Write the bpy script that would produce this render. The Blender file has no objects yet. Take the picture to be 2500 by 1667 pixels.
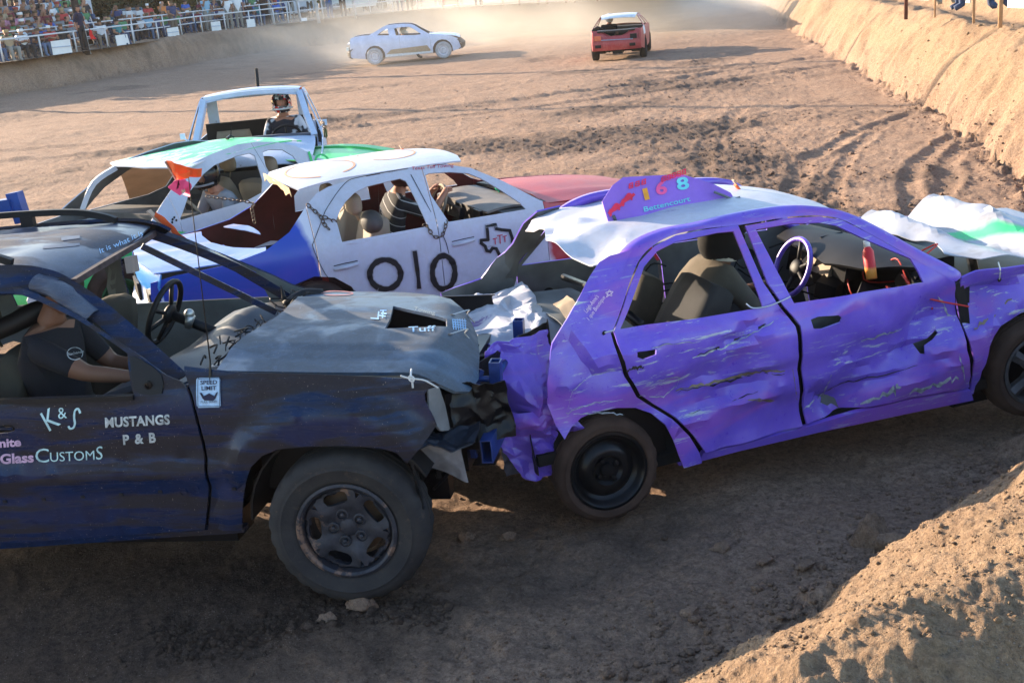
import bpy, bmesh, math, random
import numpy as np
from mathutils import Vector, Matrix
from mathutils.geometry import delaunay_2d_cdt

random.seed(7)
SC = bpy.context.scene
COL = SC.collection
R = math.radians

# ---------------------------------------------------------------- camera, sky, sun, exposure
CAM_F, CAM_PITCH, CAM_ROLL, CAM_H = 2800.0, R(17.66), R(-5.70), 2.82
_F = Vector((0, math.cos(CAM_PITCH), -math.sin(CAM_PITCH)))
_R = Vector((1, 0, 0)); _U = _R.cross(_F)
_c, _s = math.cos(CAM_ROLL), math.sin(CAM_ROLL)
CR = _R * _c + _U * _s
CU = -_R * _s + _U * _c
CP = Vector((0, 0, CAM_H))
cam_d = bpy.data.cameras.new('camera')
cam = bpy.data.objects.new('camera', cam_d); COL.objects.link(cam)
rot = Matrix((CR, CU, -_F)).transposed()
cam.matrix_world = Matrix.Translation(CP) @ rot.to_4x4()
cam_d.sensor_fit = 'HORIZONTAL'; cam_d.sensor_width = 36.0
cam_d.lens = CAM_F / 2500 * 36.0
cam_d.clip_start = 0.05; cam_d.clip_end = 2000
SC.camera = cam

SUN_DIR = Vector((0.774, -0.633, 0)).normalized()      # the way the light travels, on the ground
SUN_EL = R(14.0)
sun_d = bpy.data.lights.new('sun', 'SUN')
sun_d.energy = 4.7; sun_d.angle = R(0.5); sun_d.color = (1.0, 0.80, 0.58)
sun = bpy.data.objects.new('sun', sun_d); COL.objects.link(sun)
ld = Vector((SUN_DIR.x * math.cos(SUN_EL), SUN_DIR.y * math.cos(SUN_EL), -math.sin(SUN_EL)))
sun.rotation_euler = ld.to_track_quat('-Z', 'Y').to_euler()
W = bpy.data.worlds.new('World'); SC.world = W; W.use_nodes = True
wn = W.node_tree; bg = wn.nodes['Background']
sky = wn.nodes.new('ShaderNodeTexSky'); sky.sky_type = 'NISHITA'; sky.sun_disc = False
sky.sun_elevation = SUN_EL
# Blender: rotation 0 puts the sun at +Y, growing clockwise seen from above
sky.sun_rotation = math.atan2(-SUN_DIR.x, -SUN_DIR.y) % (2 * math.pi)
sky.air_density = 1.0; sky.dust_density = 0.8; sky.ozone_density = 1.6
wn.links.new(sky.outputs[0], bg.inputs[0]); bg.inputs[1].default_value = 0.15
SC.view_settings.view_transform = 'Standard'; SC.view_settings.look = 'None'
SC.view_settings.gamma = 1.0; SC.view_settings.use_curve_mapping = False
SC.view_settings.exposure = 1.75
SC.cycles.max_bounces = 6; SC.cycles.diffuse_bounces = 3; SC.cycles.glossy_bounces = 3
SC.cycles.transmission_bounces = 4; SC.cycles.volume_bounces = 2; SC.cycles.transparent_max_bounces = 6
SC.cycles.use_denoising = True
SC.cycles.sample_clamp_indirect = 4.0

# ---------------------------------------------------------------- helpers: objects
def tag(o, label=None, cat=None, group=None, kind=None):
    if label: o['label'] = label
    if cat: o['category'] = cat
    if group: o['group'] = group
    if kind: o['kind'] = kind
    return o

def empty(name, loc=(0, 0, 0), yaw=0.0, pitch=0.0, roll=0.0, label=None, cat=None, group=None):
    o = bpy.data.objects.new(name, None); COL.objects.link(o)
    o.empty_display_size = 0.2
    cy, sy = math.cos(yaw), math.sin(yaw); cp, sp = math.cos(pitch), math.sin(pitch); cr, sr = math.cos(roll), math.sin(roll)
    Z = Matrix(((cy, -sy, 0), (sy, cy, 0), (0, 0, 1)))
    Y = Matrix(((cp, 0, -sp), (0, 1, 0), (sp, 0, cp)))
    X = Matrix(((1, 0, 0), (0, cr, -sr), (0, sr, cr)))
    o.matrix_world = Matrix.Translation(loc) @ (Z @ Y @ X).to_4x4()
    return tag(o, label, cat, group)

def link(name, me, mat=None, parent=None, label=None, cat=None, group=None, kind=None):
    o = bpy.data.objects.new(name, me); COL.objects.link(o)
    if parent is not None: o.parent = parent
    if mat is not None:
        if isinstance(mat, (list, tuple)):
            for m in mat: me.materials.append(m)
        elif not me.materials: me.materials.append(mat)
    return tag(o, label, cat, group, kind)

def bm_obj(name, bm, mat, parent=None, smooth=False, **k):
    me = bpy.data.meshes.new(name); bm.to_mesh(me); bm.free()
    if smooth: me.shade_smooth()
    return link(name, me, mat, parent, **k)

def auto_smooth(o, ang=40):
    o.data.shade_smooth()
    try: o.data.set_sharp_from_angle(angle=R(ang))
    except Exception: pass
    return o

def copy_tree(o, parent=None, **kw):
    c = o.copy(); COL.objects.link(c)
    if parent is not None:
        mi = o.matrix_parent_inverse.copy(); c.parent = parent; c.matrix_parent_inverse = mi
    for ch in list(o.children): copy_tree(ch, c)
    return c

# ---------------------------------------------------------------- helpers: pixel rays of the photograph (2500 x 1667) to places
def ray(px, py):
    return (_F + CR * ((px - 1250) / CAM_F) - CU * ((py - 833.5) / CAM_F)).normalized()
def at_z(px, py, z=0.0):
    d = ray(px, py); return CP + d * ((z - CAM_H) / d.z)
def at_y(px, py, y):
    d = ray(px, py); return CP + d * (y / d.y)

# ---------------------------------------------------------------- helpers: shapes in a bmesh
def box(bm, c, s, rot=None, taper=1.0):
    vs = []
    for dx, dy, dz in ((-1,-1,-1),(1,-1,-1),(1,1,-1),(-1,1,-1),(-1,-1,1),(1,-1,1),(1,1,1),(-1,1,1)):
        t = taper if dz > 0 else 1.0
        v = Vector((dx*s[0]/2*t, dy*s[1]/2*t, dz*s[2]/2))
        if rot is not None: v = rot @ v
        vs.append(bm.verts.new(v + Vector(c)))
    for f in ((0,3,2,1),(4,5,6,7),(0,1,5,4),(1,2,6,5),(2,3,7,6),(3,0,4,7)):
        bm.faces.new([vs[i] for i in f])
    return vs

def frames(pts, up=Vector((0, 0, 1))):
    out = []
    n = len(pts)
    for i in range(n):
        a = pts[max(i-1, 0)]; b = pts[min(i+1, n-1)]
        t = (b - a).normalized()
        s = t.cross(up)
        if s.length < 1e-4: s = t.cross(Vector((1, 0, 0)))
        s.normalize(); u = s.cross(t)
        out.append((t, s, u))
    return out

def tube(bm, pts, r, n=8, cap=True, flat=1.0, closed=False, up=Vector((0,0,1))):
    pts = [Vector(p) for p in pts]
    rr = r if isinstance(r, (list, tuple)) else [r]*len(pts)
    fr = frames(pts, up)
    if closed:
        m = len(pts); fr = []
        for i in range(m):
            t = (pts[(i+1) % m] - pts[i-1]).normalized(); s = t.cross(up)
            if s.length < 1e-4: s = t.cross(Vector((1,0,0)))
            s.normalize(); fr.append((t, s, s.cross(t)))
    rings = []
    for p, q, (t, s, u) in zip(pts, rr, fr):
        rings.append([bm.verts.new(p + s*(math.cos(2*math.pi*k/n)*q) + u*(math.sin(2*math.pi*k/n)*q*flat)) for k in range(n)])
    m = len(rings)
    for i in range(m if closed else m-1):
        a, b = rings[i], rings[(i+1) % m]
        for k in range(n): bm.faces.new((a[k], a[(k+1) % n], b[(k+1) % n], b[k]))
    if cap and not closed:
        bm.faces.new(rings[0][::-1]); bm.faces.new(rings[-1])
    return rings

def strip(bm, a, b):
    """quads between two equally long point rows"""
    va = [bm.verts.new(p) for p in a]; vb = [bm.verts.new(p) for p in b]
    for i in range(len(a)-1): bm.faces.new((va[i], va[i+1], vb[i+1], vb[i]))
    return va, vb

def beam(bm, pts, w, h, up=Vector((0,0,1))):
    """rectangular section swept along points"""
    pts = [Vector(p) for p in pts]; rings = []
    ww = w if isinstance(w, (list, tuple)) else [w]*len(pts)
    hh = h if isinstance(h, (list, tuple)) else [h]*len(pts)
    for p, a, b, (t, s, u) in zip(pts, ww, hh, frames(pts, up)):
        rings.append([bm.verts.new(p + s*(i*a/2) + u*(j*b/2)) for i, j in ((-1,-1),(1,-1),(1,1),(-1,1))])
    for a, b in zip(rings, rings[1:]):
        for k in range(4): bm.faces.new((a[k], a[(k+1) % 4], b[(k+1) % 4], b[k]))
    bm.faces.new(rings[0][::-1]); bm.faces.new(rings[-1])

def lathe(bm, prof, n=32, M=None, close=False):
    """prof: (r, y) pairs turned about the local y axis"""
    M = M or Matrix.Identity(4); rings = []
    for r_, y in prof:
        rings.append([bm.verts.new(M @ Vector((r_*math.cos(2*math.pi*k/n), y, r_*math.sin(2*math.pi*k/n)))) for k in range(n)])
    m = len(rings)
    for i in range(m if close else m-1):
        a, b = rings[i], rings[(i+1) % m]
        for k in range(n): bm.faces.new((a[k], b[k], b[(k+1) % n], a[(k+1) % n]))
    return rings

def catmull(pts, k=6, closed=False):
    pts = [Vector(p) for p in pts]; n = len(pts); out = []
    rng = n if closed else n-1
    for i in range(rng):
        if closed: p0, p1, p2, p3 = pts[i-1], pts[i], pts[(i+1) % n], pts[(i+2) % n]
        else: p0, p1, p2, p3 = pts[max(i-1,0)], pts[i], pts[i+1], pts[min(i+2,n-1)]
        for j in range(k):
            t = j/k
            out.append(0.5*((2*p1) + (p2-p0)*t + (2*p0-5*p1+4*p2-p3)*t*t + (3*p1-p0-3*p2+p3)*t**3))
    if not closed: out.append(pts[-1].copy())
    return out

# ---------------------------------------------------------------- numpy value noise
_rs = np.random.RandomState(3); _LAT = _rs.rand(256, 256).astype(np.float64)
def vnoise(x, y, s=0):
    x = np.asarray(x, float) + 37.3*s; y = np.asarray(y, float) + 91.7*s
    xi = np.floor(x).astype(int); yi = np.floor(y).astype(int); fx = x-xi; fy = y-yi
    fx = fx*fx*fx*(fx*(fx*6-15)+10); fy = fy*fy*fy*(fy*(fy*6-15)+10)
    g = lambda a, b: _LAT[a & 255, b & 255]
    return ((g(xi,yi)*(1-fx)+g(xi+1,yi)*fx)*(1-fy) + (g(xi,yi+1)*(1-fx)+g(xi+1,yi+1)*fx)*fy)*2-1
def fbm(x, y, o=4, s=0, g=0.5):
    a = 1.0; t = 0.0; n = 0.0; ca, sa = math.cos(.6), math.sin(.6)
    for i in range(o):
        t = t + a*vnoise(x, y, s+i); n += a; a *= g
        x, y = (ca*x - sa*y)*2.03, (sa*x + ca*y)*2.03
    return t/n
def sstep(a, b, x):
    t = np.clip((x-a)/(b-a), 0, 1); return t*t*(3-2*t)

# ---------------------------------------------------------------- materials
def nt_new(name):
    m = bpy.data.materials.new(name); m.use_nodes = True
    nt = m.node_tree; b = nt.nodes['Principled BSDF']; return m, nt, b
def N(nt, t, **k):
    n = nt.nodes.new(t)
    for a, v in k.items():
        if a.startswith('i_'):
            key = a[2:]; key = int(key) if key.isdigit() else key.replace('_', ' ')
            n.inputs[key].default_value = v
        else: setattr(n, a, v)
    return n
def coords(nt, scale=(1,1,1), kind='Object', rot=(0,0,0)):
    tc = N(nt, 'ShaderNodeTexCoord'); mp = N(nt, 'ShaderNodeMapping')
    mp.inputs['Scale'].default_value = scale; mp.inputs['Rotation'].default_value = rot
    nt.links.new(tc.outputs[kind], mp.inputs[0]); return mp.outputs[0]
def noise(nt, vec, scale, detail=4, rough=.55, dist=0.0):
    n = N(nt, 'ShaderNodeTexNoise'); n.inputs['Scale'].default_value = scale; n.inputs['Detail'].default_value = detail
    n.inputs['Roughness'].default_value = rough; n.inputs['Distortion'].default_value = dist
    nt.links.new(vec, n.inputs['Vector']); return n.outputs['Fac']
def ramp(nt, fac, a, b, ca=(0,0,0,1), cb=(1,1,1,1)):
    r = N(nt, 'ShaderNodeValToRGB'); e = r.color_ramp.elements
    e[0].position = a; e[1].position = b; e[0].color = ca; e[1].color = cb
    nt.links.new(fac, r.inputs[0]); return r.outputs[0]
def mix(nt, fac, a, b, mode='MIX'):
    m = N(nt, 'ShaderNodeMix', data_type='RGBA', blend_type=mode)
    for s, v in ((0, fac), (6, a), (7, b)):
        if hasattr(v, 'node'): nt.links.new(v, m.inputs[s])
        elif s == 0: m.inputs[0].default_value = v
        else: m.inputs[s].default_value = (*v[:3], 1)
    return m.outputs[2]
def math_(nt, op, a, b=None, clamp=False):
    m = N(nt, 'ShaderNodeMath', operation=op); m.use_clamp = clamp
    for i, v in enumerate((a, b)):
        if v is None: continue
        if hasattr(v, 'node'): nt.links.new(v, m.inputs[i])
        else: m.inputs[i].default_value = v
    return m.outputs[0]
def bump(nt, b, h, strength=.3, dist=.01):
    n = N(nt, 'ShaderNodeBump'); n.inputs['Strength'].default_value = strength; n.inputs['Distance'].default_value = dist
    nt.links.new(h, n.inputs['Height']); nt.links.new(n.outputs[0], b.inputs['Normal'])

def plain(name, col, rough=.6, metal=0.0, var=.15, scale=14, bumpy=.0, spec=.3):
    m, nt, b = nt_new(name)
    v = coords(nt); n = noise(nt, v, scale, 5)
    f = ramp(nt, n, .3, .7)
    c = mix(nt, f, tuple(x*(1-var) for x in col), tuple(min(1, x*(1+var)) for x in col))
    nt.links.new(c, b.inputs['Base Color']); b.inputs['Roughness'].default_value = rough
    b.inputs['Metallic'].default_value = metal; b.inputs['Specular IOR Level'].default_value = spec
    if bumpy: bump(nt, b, noise(nt, v, scale*6, 4), bumpy, .004)
    return m

def paint(name, col, dust=(.42,.33,.26), damt=.35, rough=.38, chips=None, camt=.0, cscale=(2.5,14,14), low=.5, second=None, wob=.25, sc2=3.0):
    """car paint with dust that lies in blotches and along the lower body, and scrapes"""
    m, nt, b = nt_new(name)
    v = coords(nt)
    n1 = noise(nt, v, 3.0, 6, .65, .6); n2 = noise(nt, v, 26, 5, .7)
    c = mix(nt, ramp(nt, n1, .3, .7), tuple(x*.82 for x in col), tuple(min(1, x*1.12) for x in col))
    if second is not None:
        v3 = coords(nt, (.6, 1, 2.0))
        c = mix(nt, ramp(nt, noise(nt, v3, sc2, 5, .6, 1.2), .52, .60), c, second)
    if chips is not None:
        vs = coords(nt, cscale, rot=(0, R(-7), 0))
        k1 = ramp(nt, noise(nt, vs, 1.0, 9, .72, .5), .60 - camt*.1, .64 - camt*.1)
        k2 = ramp(nt, noise(nt, coords(nt, (1.3,3,3)), 1.2, 3), .42, .6)
        c = mix(nt, math_(nt, 'MULTIPLY', k1, k2), c, chips)
    sx = N(nt, 'ShaderNodeSeparateXYZ'); tc = N(nt, 'ShaderNodeTexCoord'); nt.links.new(tc.outputs['Object'], sx.inputs[0])
    lo = N(nt, 'ShaderNodeMapRange'); lo.inputs['From Min'].default_value = low; lo.inputs['From Max'].default_value = low-.35
    nt.links.new(sx.outputs['Z'], lo.inputs['Value'])
    d = math_(nt, 'MULTIPLY', ramp(nt, n2, .35, .75), damt)
    d2 = math_(nt, 'MULTIPLY', ramp(nt, n1, .45, .65), damt*.6)
    d = math_(nt, 'ADD', d, d2, True)
    l2 = math_(nt, 'MULTIPLY', lo.outputs[0], math_(nt, 'MULTIPLY', n2, 1.1*min(1, damt*2.2)))
    d = math_(nt, 'MAXIMUM', d, l2)
    c = mix(nt, d, c, dust)
    nt.links.new(c, b.inputs['Base Color'])
    r_ = math_(nt, 'ADD', math_(nt, 'MULTIPLY', d, .6), rough, True)
    nt.links.new(r_, b.inputs['Roughness'])
    bump(nt, b, noise(nt, v, 5, 5, .6, .3), wob, .012)
    return m
SHADOW_DUMMY = None
# ================================================================ GROUND: one sheet, finer near the camera
def seg_dist(px, py, poly):
    """distance to a polyline, signed: + on its left side; also arc position"""
    best = np.full(px.shape, 1e9); sg = np.zeros(px.shape); arc = np.zeros(px.shape); L = 0.0
    for (ax, ay), (bx, by) in zip(poly, poly[1:]):
        dx, dy = bx-ax, by-ay; l = math.hypot(dx, dy)
        t = np.clip(((px-ax)*dx+(py-ay)*dy)/(l*l), 0, 1)
        qx, qy = px-(ax+t*dx), py-(ay+t*dy); d = np.hypot(qx, qy); m = d < best
        best = np.where(m, d, best); sg = np.where(m, np.sign(dx*qy-dy*qx), sg); arc = np.where(m, L+t*l, arc)
        L += l
    return best*sg, arc
# foot of the bank on the photographer's side and along the right of the track (outside = right of the line)
RB = [(-9, -3.4), (-4, .3), (-1.4, 2.35), (-.1, 3.55), (.6, 4.05), (1.35, 4.6), (2.2, 5.35), (2.9, 5.95), (4.1, 7.4), (5.3, 10), (6.1, 13.0), (6.8, 16.6), (7.5, 20.1),
      (8.3, 25.4), (9.2, 31.2), (10.8, 41), (12.4, 50), (14.4, 62), (15.2, 68), (13.8, 73), (10, 75.5), (5, 75), (-1, 72.0), (-5, 67.6), (-9, 63.2), (-12.6, 57.5), (-15.0, 52.0), (-17.0, 46.5), (-18.9, 41),
      (-21, 33), (-23, 24), (-25, 10), (-26, -5)]
S_END = sum(math.hypot(b[0]-a[0], b[1]-a[1]) for a, b in zip(RB[:17], RB[1:18]))   # arc length along the right bank

def ridge_noise(x, y, s): return 1-np.abs(fbm(x, y, 3, s))*2
def ground_h(x, y, detail=True):
    x = np.asarray(x, float); y = np.asarray(y, float)
    d, arc = seg_dist(x, y, RB); out = -d                       # out > 0 beyond the foot of the bank
    near = 1-sstep(15, 23, arc)                                # the low spill by the camera
    far = sstep(95, 125, arc)                                   # the far and left banks
    edge = fbm(x*.9, y*.9, 3, 5)*.22 + fbm(x*3.2, y*3.2, 3, 6)*.07
    o = out + edge - .17*near
    top = 1.28 - .22*near + .16*far
    wid = 1.05 + .12*near - .1*far
    t = np.clip(o/wid, 0, 1)
    prof = np.where(near > .5, np.power(t, .95), np.power(t, .85))
    prof = prof*(2-prof)*.35 + prof*.65
    z = top*np.clip(prof, 0, 1.0)
    # second, lower ridge behind the right bank and then flat ground
    rb = sstep(20, 27, arc)*(1-sstep(88, 100, arc))
    z = z - rb*.30*sstep(1.15, 1.9, o) + rb*.62*sstep(2.5, 3.3, o)
    z = z - near*.62*sstep(1.22, 2.0, o)
    z = z + far*.30*sstep(-7, 0, out)*np.where(out < 0, 1, 1)*(1-sstep(0, 1.2, out)*.6)
    # shallow unevenness of the track
    z = z + .05*fbm(x*.35, y*.35, 3, 1)*(1-sstep(-.3, .3, o)*.2)
    z = z + .02*fbm(x*1.3, y*1.3, 3, 2)
    churn = np.zeros_like(z)
    if detail:
        inside = 1-sstep(-.2, .3, o)
        near_f = 1-sstep(25, 60, y)
        # churned belts of soil across the arena
        def belt(cx, cy, ax, ay, w, l):
            u = (x-cx)*ax+(y-cy)*ay; v = -(x-cx)*ay+(y-cy)*ax
            return np.exp(-(v/w)**2 - (u/l)**2)
        churn = .95*belt(2.6, 13.2, .25, .97, 1.25, 5.0) + .6*belt(5.2, 30, .25, .97, 2.2, 9) + .6*belt(-9.5, 21, .8, .6, 2.0, 8) \
              + .35*belt(.8, 20, .95, -.3, 1.5, 5) + .5*belt(-7.5, 15.5, .9, .4, 1.0, 4) + .42*belt(1.9, 6.0, .9, .45, .35, 2.2) + .3*belt(4.9, 11.2, .3, .95, .6, 2.2)
        churn = churn*(.55+.75*sstep(-.25, .35, fbm(x*.8, y*.8, 3, 11)))
        churn = np.clip(churn + .32*sstep(.05, .5, fbm(x*.28, y*.45, 3, 17)), 0, 1)*inside
        lump = fbm(x*3.1, y*3.1, 4, 21, .6); l2 = fbm(x*9, y*9, 4, 24, .6); l3 = fbm(x*27, y*27, 3, 28, .6)
        z = z + churn*(.060*lump + .040*l2 + .015*l3)
        z = z + inside*(1-churn)*(.013*lump + .009*l2 + .006*l3)
        # tyre ruts with raised lips: arcs in the arena
        for cx, cy, rr, w, dep, a0, a1 in ((16, 9, 13.4, .12, .032, 2.2, 3.3), (16, 9, 11.9, .12, .032, 2.2, 3.3), (15, 6.5, 9.6, .10, .02, 1.7, 3.2), (15, 6.5, 10.3, .10, .02, 1.7, 3.2), (15.4, 6.6, 11.0, .1, .018, 1.8, 3.1), (19, 11, 13.2, .10, .02, 2.3, 3.4), (17.6, 9.5, 14.2, .09, .02, 2.4, 3.2), (22, 13, 19.3, .10, .022, 2.6, 3.3), (9, 17, 5.6, .10, .025, 1.9, 3.6),
                                           (-3, 33, 15.5, .14, .022, -2.6, -1.5), (-3, 33, 17.1, .14, .022, -2.6, -1.6), (-9, 30, 11.5, .14, .025, -2.0, -.9),
                                           (-12, 4, 16.6, .12, .02, .3, 1.0), (-12, 4, 18.1, .12, .02, .3, 1.1), (-6, 60, 33, .25, .05, -2.2, -.9), (-6, 60, 35, .25, .05, -2.2, -.9), (30, 2, 27.2, .14, .035, 2.0, 3.0), (30, 2, 25.7, .14, .035, 2.0, 3.0)):
            rd = np.hypot(x-cx, y-cy)-rr + .15*fbm(x*.7, y*.7, 2, int(rr*3)); an = np.arctan2(y-cy, x-cx)
            on = sstep(a0, a0+.15, an)*(1-sstep(a1-.15, a1, an))*inside
            cut = np.exp(-(rd/w)**4); lip = np.exp(-((np.abs(rd)-w*1.55)/(w*.45))**2)
            tread = np.sin(an*rr*26)*.010*cut*(1-sstep(12, 22, y))
            z = z + on*(-dep*.8*cut + dep*.6*lip*(.5+.6*lump) + tread)
            churn = np.clip(churn + on*(.20*lip+.12*cut), 0, 1)
        # faces of the banks: slumped lumps, vertical scour
        face = sstep(-.15, .1, o)
        sc = (fbm(arc*1.4, o*1.1+arc*.3, 4, 31, .65)*(1-near)+near*fbm(x*1.7, y*1.7, 4, 31, .6)); sc2 = (fbm(arc*4.5, o*3.6, 4, 35, .65)*(1-near)+near*fbm(x*5, y*5, 4, 35, .6)); sc3 = fbm(x*19, y*19, 3, 39, .6)
        z = z + face*((.055*sc + .045*sc2)*(1-.6*near) + .014*sc3 + near*(.022*l2+.008*l3))
        z = z + .10*np.exp(-((o+.02)/.16)**2)*sstep(-.1, .5, sc2+lump*.5)            # crumbled soil along the foot
        # the old tyre scar in the near bank by the camera
        churn = np.where(face > .3, np.clip(.25+sc2*.4, 0, 1), churn)
    return z, churn, o

def build_ground():
    cols = 760; rows = 860
    a = np.radians(np.concatenate([np.linspace(-75, -27.5, 50)[:-1], np.linspace(-27.5, 27.5, cols-98), np.linspace(27.5, 75, 50)[1:]]))
    cols = len(a)
    r = 2.1*np.power(125/2.1, np.linspace(0, 1, rows)**1.0)
    A, Rr = np.meshgrid(a, r)
    X = (Rr*np.sin(A)).ravel(); Y = (Rr*np.cos(A)).ravel()
    Z, churn, o = ground_h(X, Y)
    co = np.stack([X, Y, Z], -1).astype(np.float32)
    me = bpy.data.meshes.new('ground')
    i = np.arange(rows-1)[:, None]*cols + np.arange(cols-1)[None, :]
    q = np.stack([i, i+1, i+cols+1, i+cols], -1).reshape(-1, 4)[:, ::1]
    q = q.astype(np.int32); nq = len(q)
    # coarse skirt: the land behind the camera and out to the horizon
    sk = []
    me.vertices.add(len(co)); me.vertices.foreach_set('co', co.ravel())
    me.loops.add(nq*4); me.loops.foreach_set('vertex_index', q[:, ::-1].ravel())
    me.polygons.add(nq); me.polygons.foreach_set('loop_start', np.arange(0, nq*4, 4, dtype=np.int32)); me.polygons.foreach_set('loop_total', np.full(nq, 4, np.int32))
    me.update(calc_edges=True)
    at = me.attributes.new('churn', 'FLOAT', 'POINT'); at.data.foreach_set('value', churn.astype(np.float32))
    dark_w = np.exp(-((X+2.4)/1.9)**2-((Y-5.0)/1.0)**2)+.15*np.exp(-((X-1.5)/2.5)**2-((Y-6.2)/.6)**2)  # darkens the ground at the near left, faintly along the purple sedan
    at = me.attributes.new('dark_patch', 'FLOAT', 'POINT'); at.data.foreach_set('value', dark_w.astype(np.float32))
    at = me.attributes.new('bank', 'FLOAT', 'POINT'); at.data.foreach_set('value', (sstep(-.1, .5, o)*(1-.85*sstep(0, 12, -X-4)*sstep(20, 40, Y))).astype(np.float32))
    me.shade_smooth()
    if me.polygons[0].normal.z < 0: me.flip_normals()
    return me

def dirt_material():
    m, nt, b = nt_new('track_dirt')
    v = coords(nt)
    at = N(nt, 'ShaderNodeAttribute', attribute_name='churn').outputs['Fac']
    bk = N(nt, 'ShaderNodeAttribute', attribute_name='bank').outputs['Fac']
    big = noise(nt, v, .35, 5, .6, .6); mid = noise(nt, v, 2.2, 6, .65, .4); fine = noise(nt, v, 22, 6, .7); grain = noise(nt, v, 120, 4, .75)
    dusty = mix(nt, ramp(nt, mid, .32, .7), (.375, .238, .160), (.485, .330, .235))
    dusty = mix(nt, ramp(nt, fine, .40, .66), dusty, (.235, .155, .112), 'MIX')
    dark = mix(nt, ramp(nt, fine, .3, .7), (.095, .063, .047), (.20, .14, .108))
    f = math_(nt, 'ADD', math_(nt, 'MULTIPLY', at, .95), math_(nt, 'MULTIPLY', math_(nt, 'SUBTRACT', big, .5), 1.5), True)
    f2 = ramp(nt, math_(nt, 'ADD', f, math_(nt, 'MULTIPLY', math_(nt, 'SUBTRACT', mid, .5), .9)), .18, .72)
    c = mix(nt, f2, dusty, dark)
    dark_f = N(nt, 'ShaderNodeAttribute', attribute_name='dark_patch').outputs['Fac']  # mask that blends the ground colour towards a very dark brown
    c = mix(nt, math_(nt, 'MULTIPLY', ramp(nt, math_(nt, 'ADD', dark_f, math_(nt, 'MULTIPLY', math_(nt, 'SUBTRACT', mid, .5), .8)), .2, .8), .85), c, mix(nt, ramp(nt, fine, .35, .7), (.05,.032,.024), (.12,.08,.06)))
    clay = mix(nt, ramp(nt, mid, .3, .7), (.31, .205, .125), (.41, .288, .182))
    dark_f = N(nt, 'ShaderNodeAttribute', attribute_name='dark_patch').outputs['Fac']
    c = mix(nt, math_(nt, 'MULTIPLY', ramp(nt, math_(nt, 'ADD', dark_f, math_(nt, 'MULTIPLY', math_(nt, 'SUBTRACT', mid, .5), .8)), .2, .8), .85), c, mix(nt, ramp(nt, fine, .35, .7), (.05,.032,.024), (.12,.08,.06)))
    clay = mix(nt, ramp(nt, fine, .45, .72), clay, (.23, .145, .09))
    c = mix(nt, math_(nt, 'MULTIPLY', bk, .85), c, clay)
    sp = ramp(nt, grain, .60, .72)
    c = mix(nt, math_(nt, 'MULTIPLY', sp, .55), c, (.55, .46, .40))
    sp2 = ramp(nt, noise(nt, v, 70, 3, .6), .30, .38, (1,1,1,1), (0,0,0,1))
    c = mix(nt, math_(nt, 'MULTIPLY', sp2, .6), c, (.10, .07, .055))
    g1 = ramp(nt, noise(nt, v, 48, 5, .8, .2), .33, .67, (.66,.64,.62,1), (1.30,1.30,1.30,1)); c = mix(nt, 1.0, c, g1, 'MULTIPLY')
    vo = N(nt, 'ShaderNodeTexVoronoi'); vo.inputs['Scale'].default_value = 55; nt.links.new(v, vo.inputs['Vector'])
    st = math_(nt, 'MULTIPLY', ramp(nt, vo.outputs['Distance'], .16, .24, (1,1,1,1), (0,0,0,1)), ramp(nt, noise(nt, v, 6, 3), .45, .6))
    c = mix(nt, math_(nt, 'MULTIPLY', st, .5), c, mix(nt, vo.outputs['Color'], (.14,.10,.08), (.52,.43,.37)))
    nt.links.new(c, b.inputs['Base Color']); b.inputs['Roughness'].default_value = .95; b.inputs['Specular IOR Level'].default_value = .15
    h = math_(nt, 'ADD', math_(nt, 'MULTIPLY', fine, .6), math_(nt, 'MULTIPLY', grain, .35))
    h = math_(nt, 'ADD', h, math_(nt, 'MULTIPLY', mid, .8))
    h = math_(nt, 'ADD', h, math_(nt, 'MULTIPLY', st, .35))
    bump(nt, b, h, 1.0, .05)
    return m
DIRT = dirt_material()
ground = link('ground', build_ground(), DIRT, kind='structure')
# the land all round, a little lower than the worked sheet
bm = bmesh.new()
for v in ((-900, -900), (900, -900), (900, 900), (-900, 900)): bm.verts.new((v[0], v[1], -.45))
bm.faces.new(bm.verts); land = bm_obj('terrain', bm, DIRT, kind='structure')

def gz(x, y): return float(ground_h(np.array([x]), np.array([y]))[0][0])
def at_ground(px, py):
    z = 0.0
    for _ in range(14):
        p = at_z(px, py, z); z = z*.4+.6*gz(p.x, p.y)
    return p
def gz0(x, y): return float(ground_h(np.array([x]), np.array([y]), False)[0][0])
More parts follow.
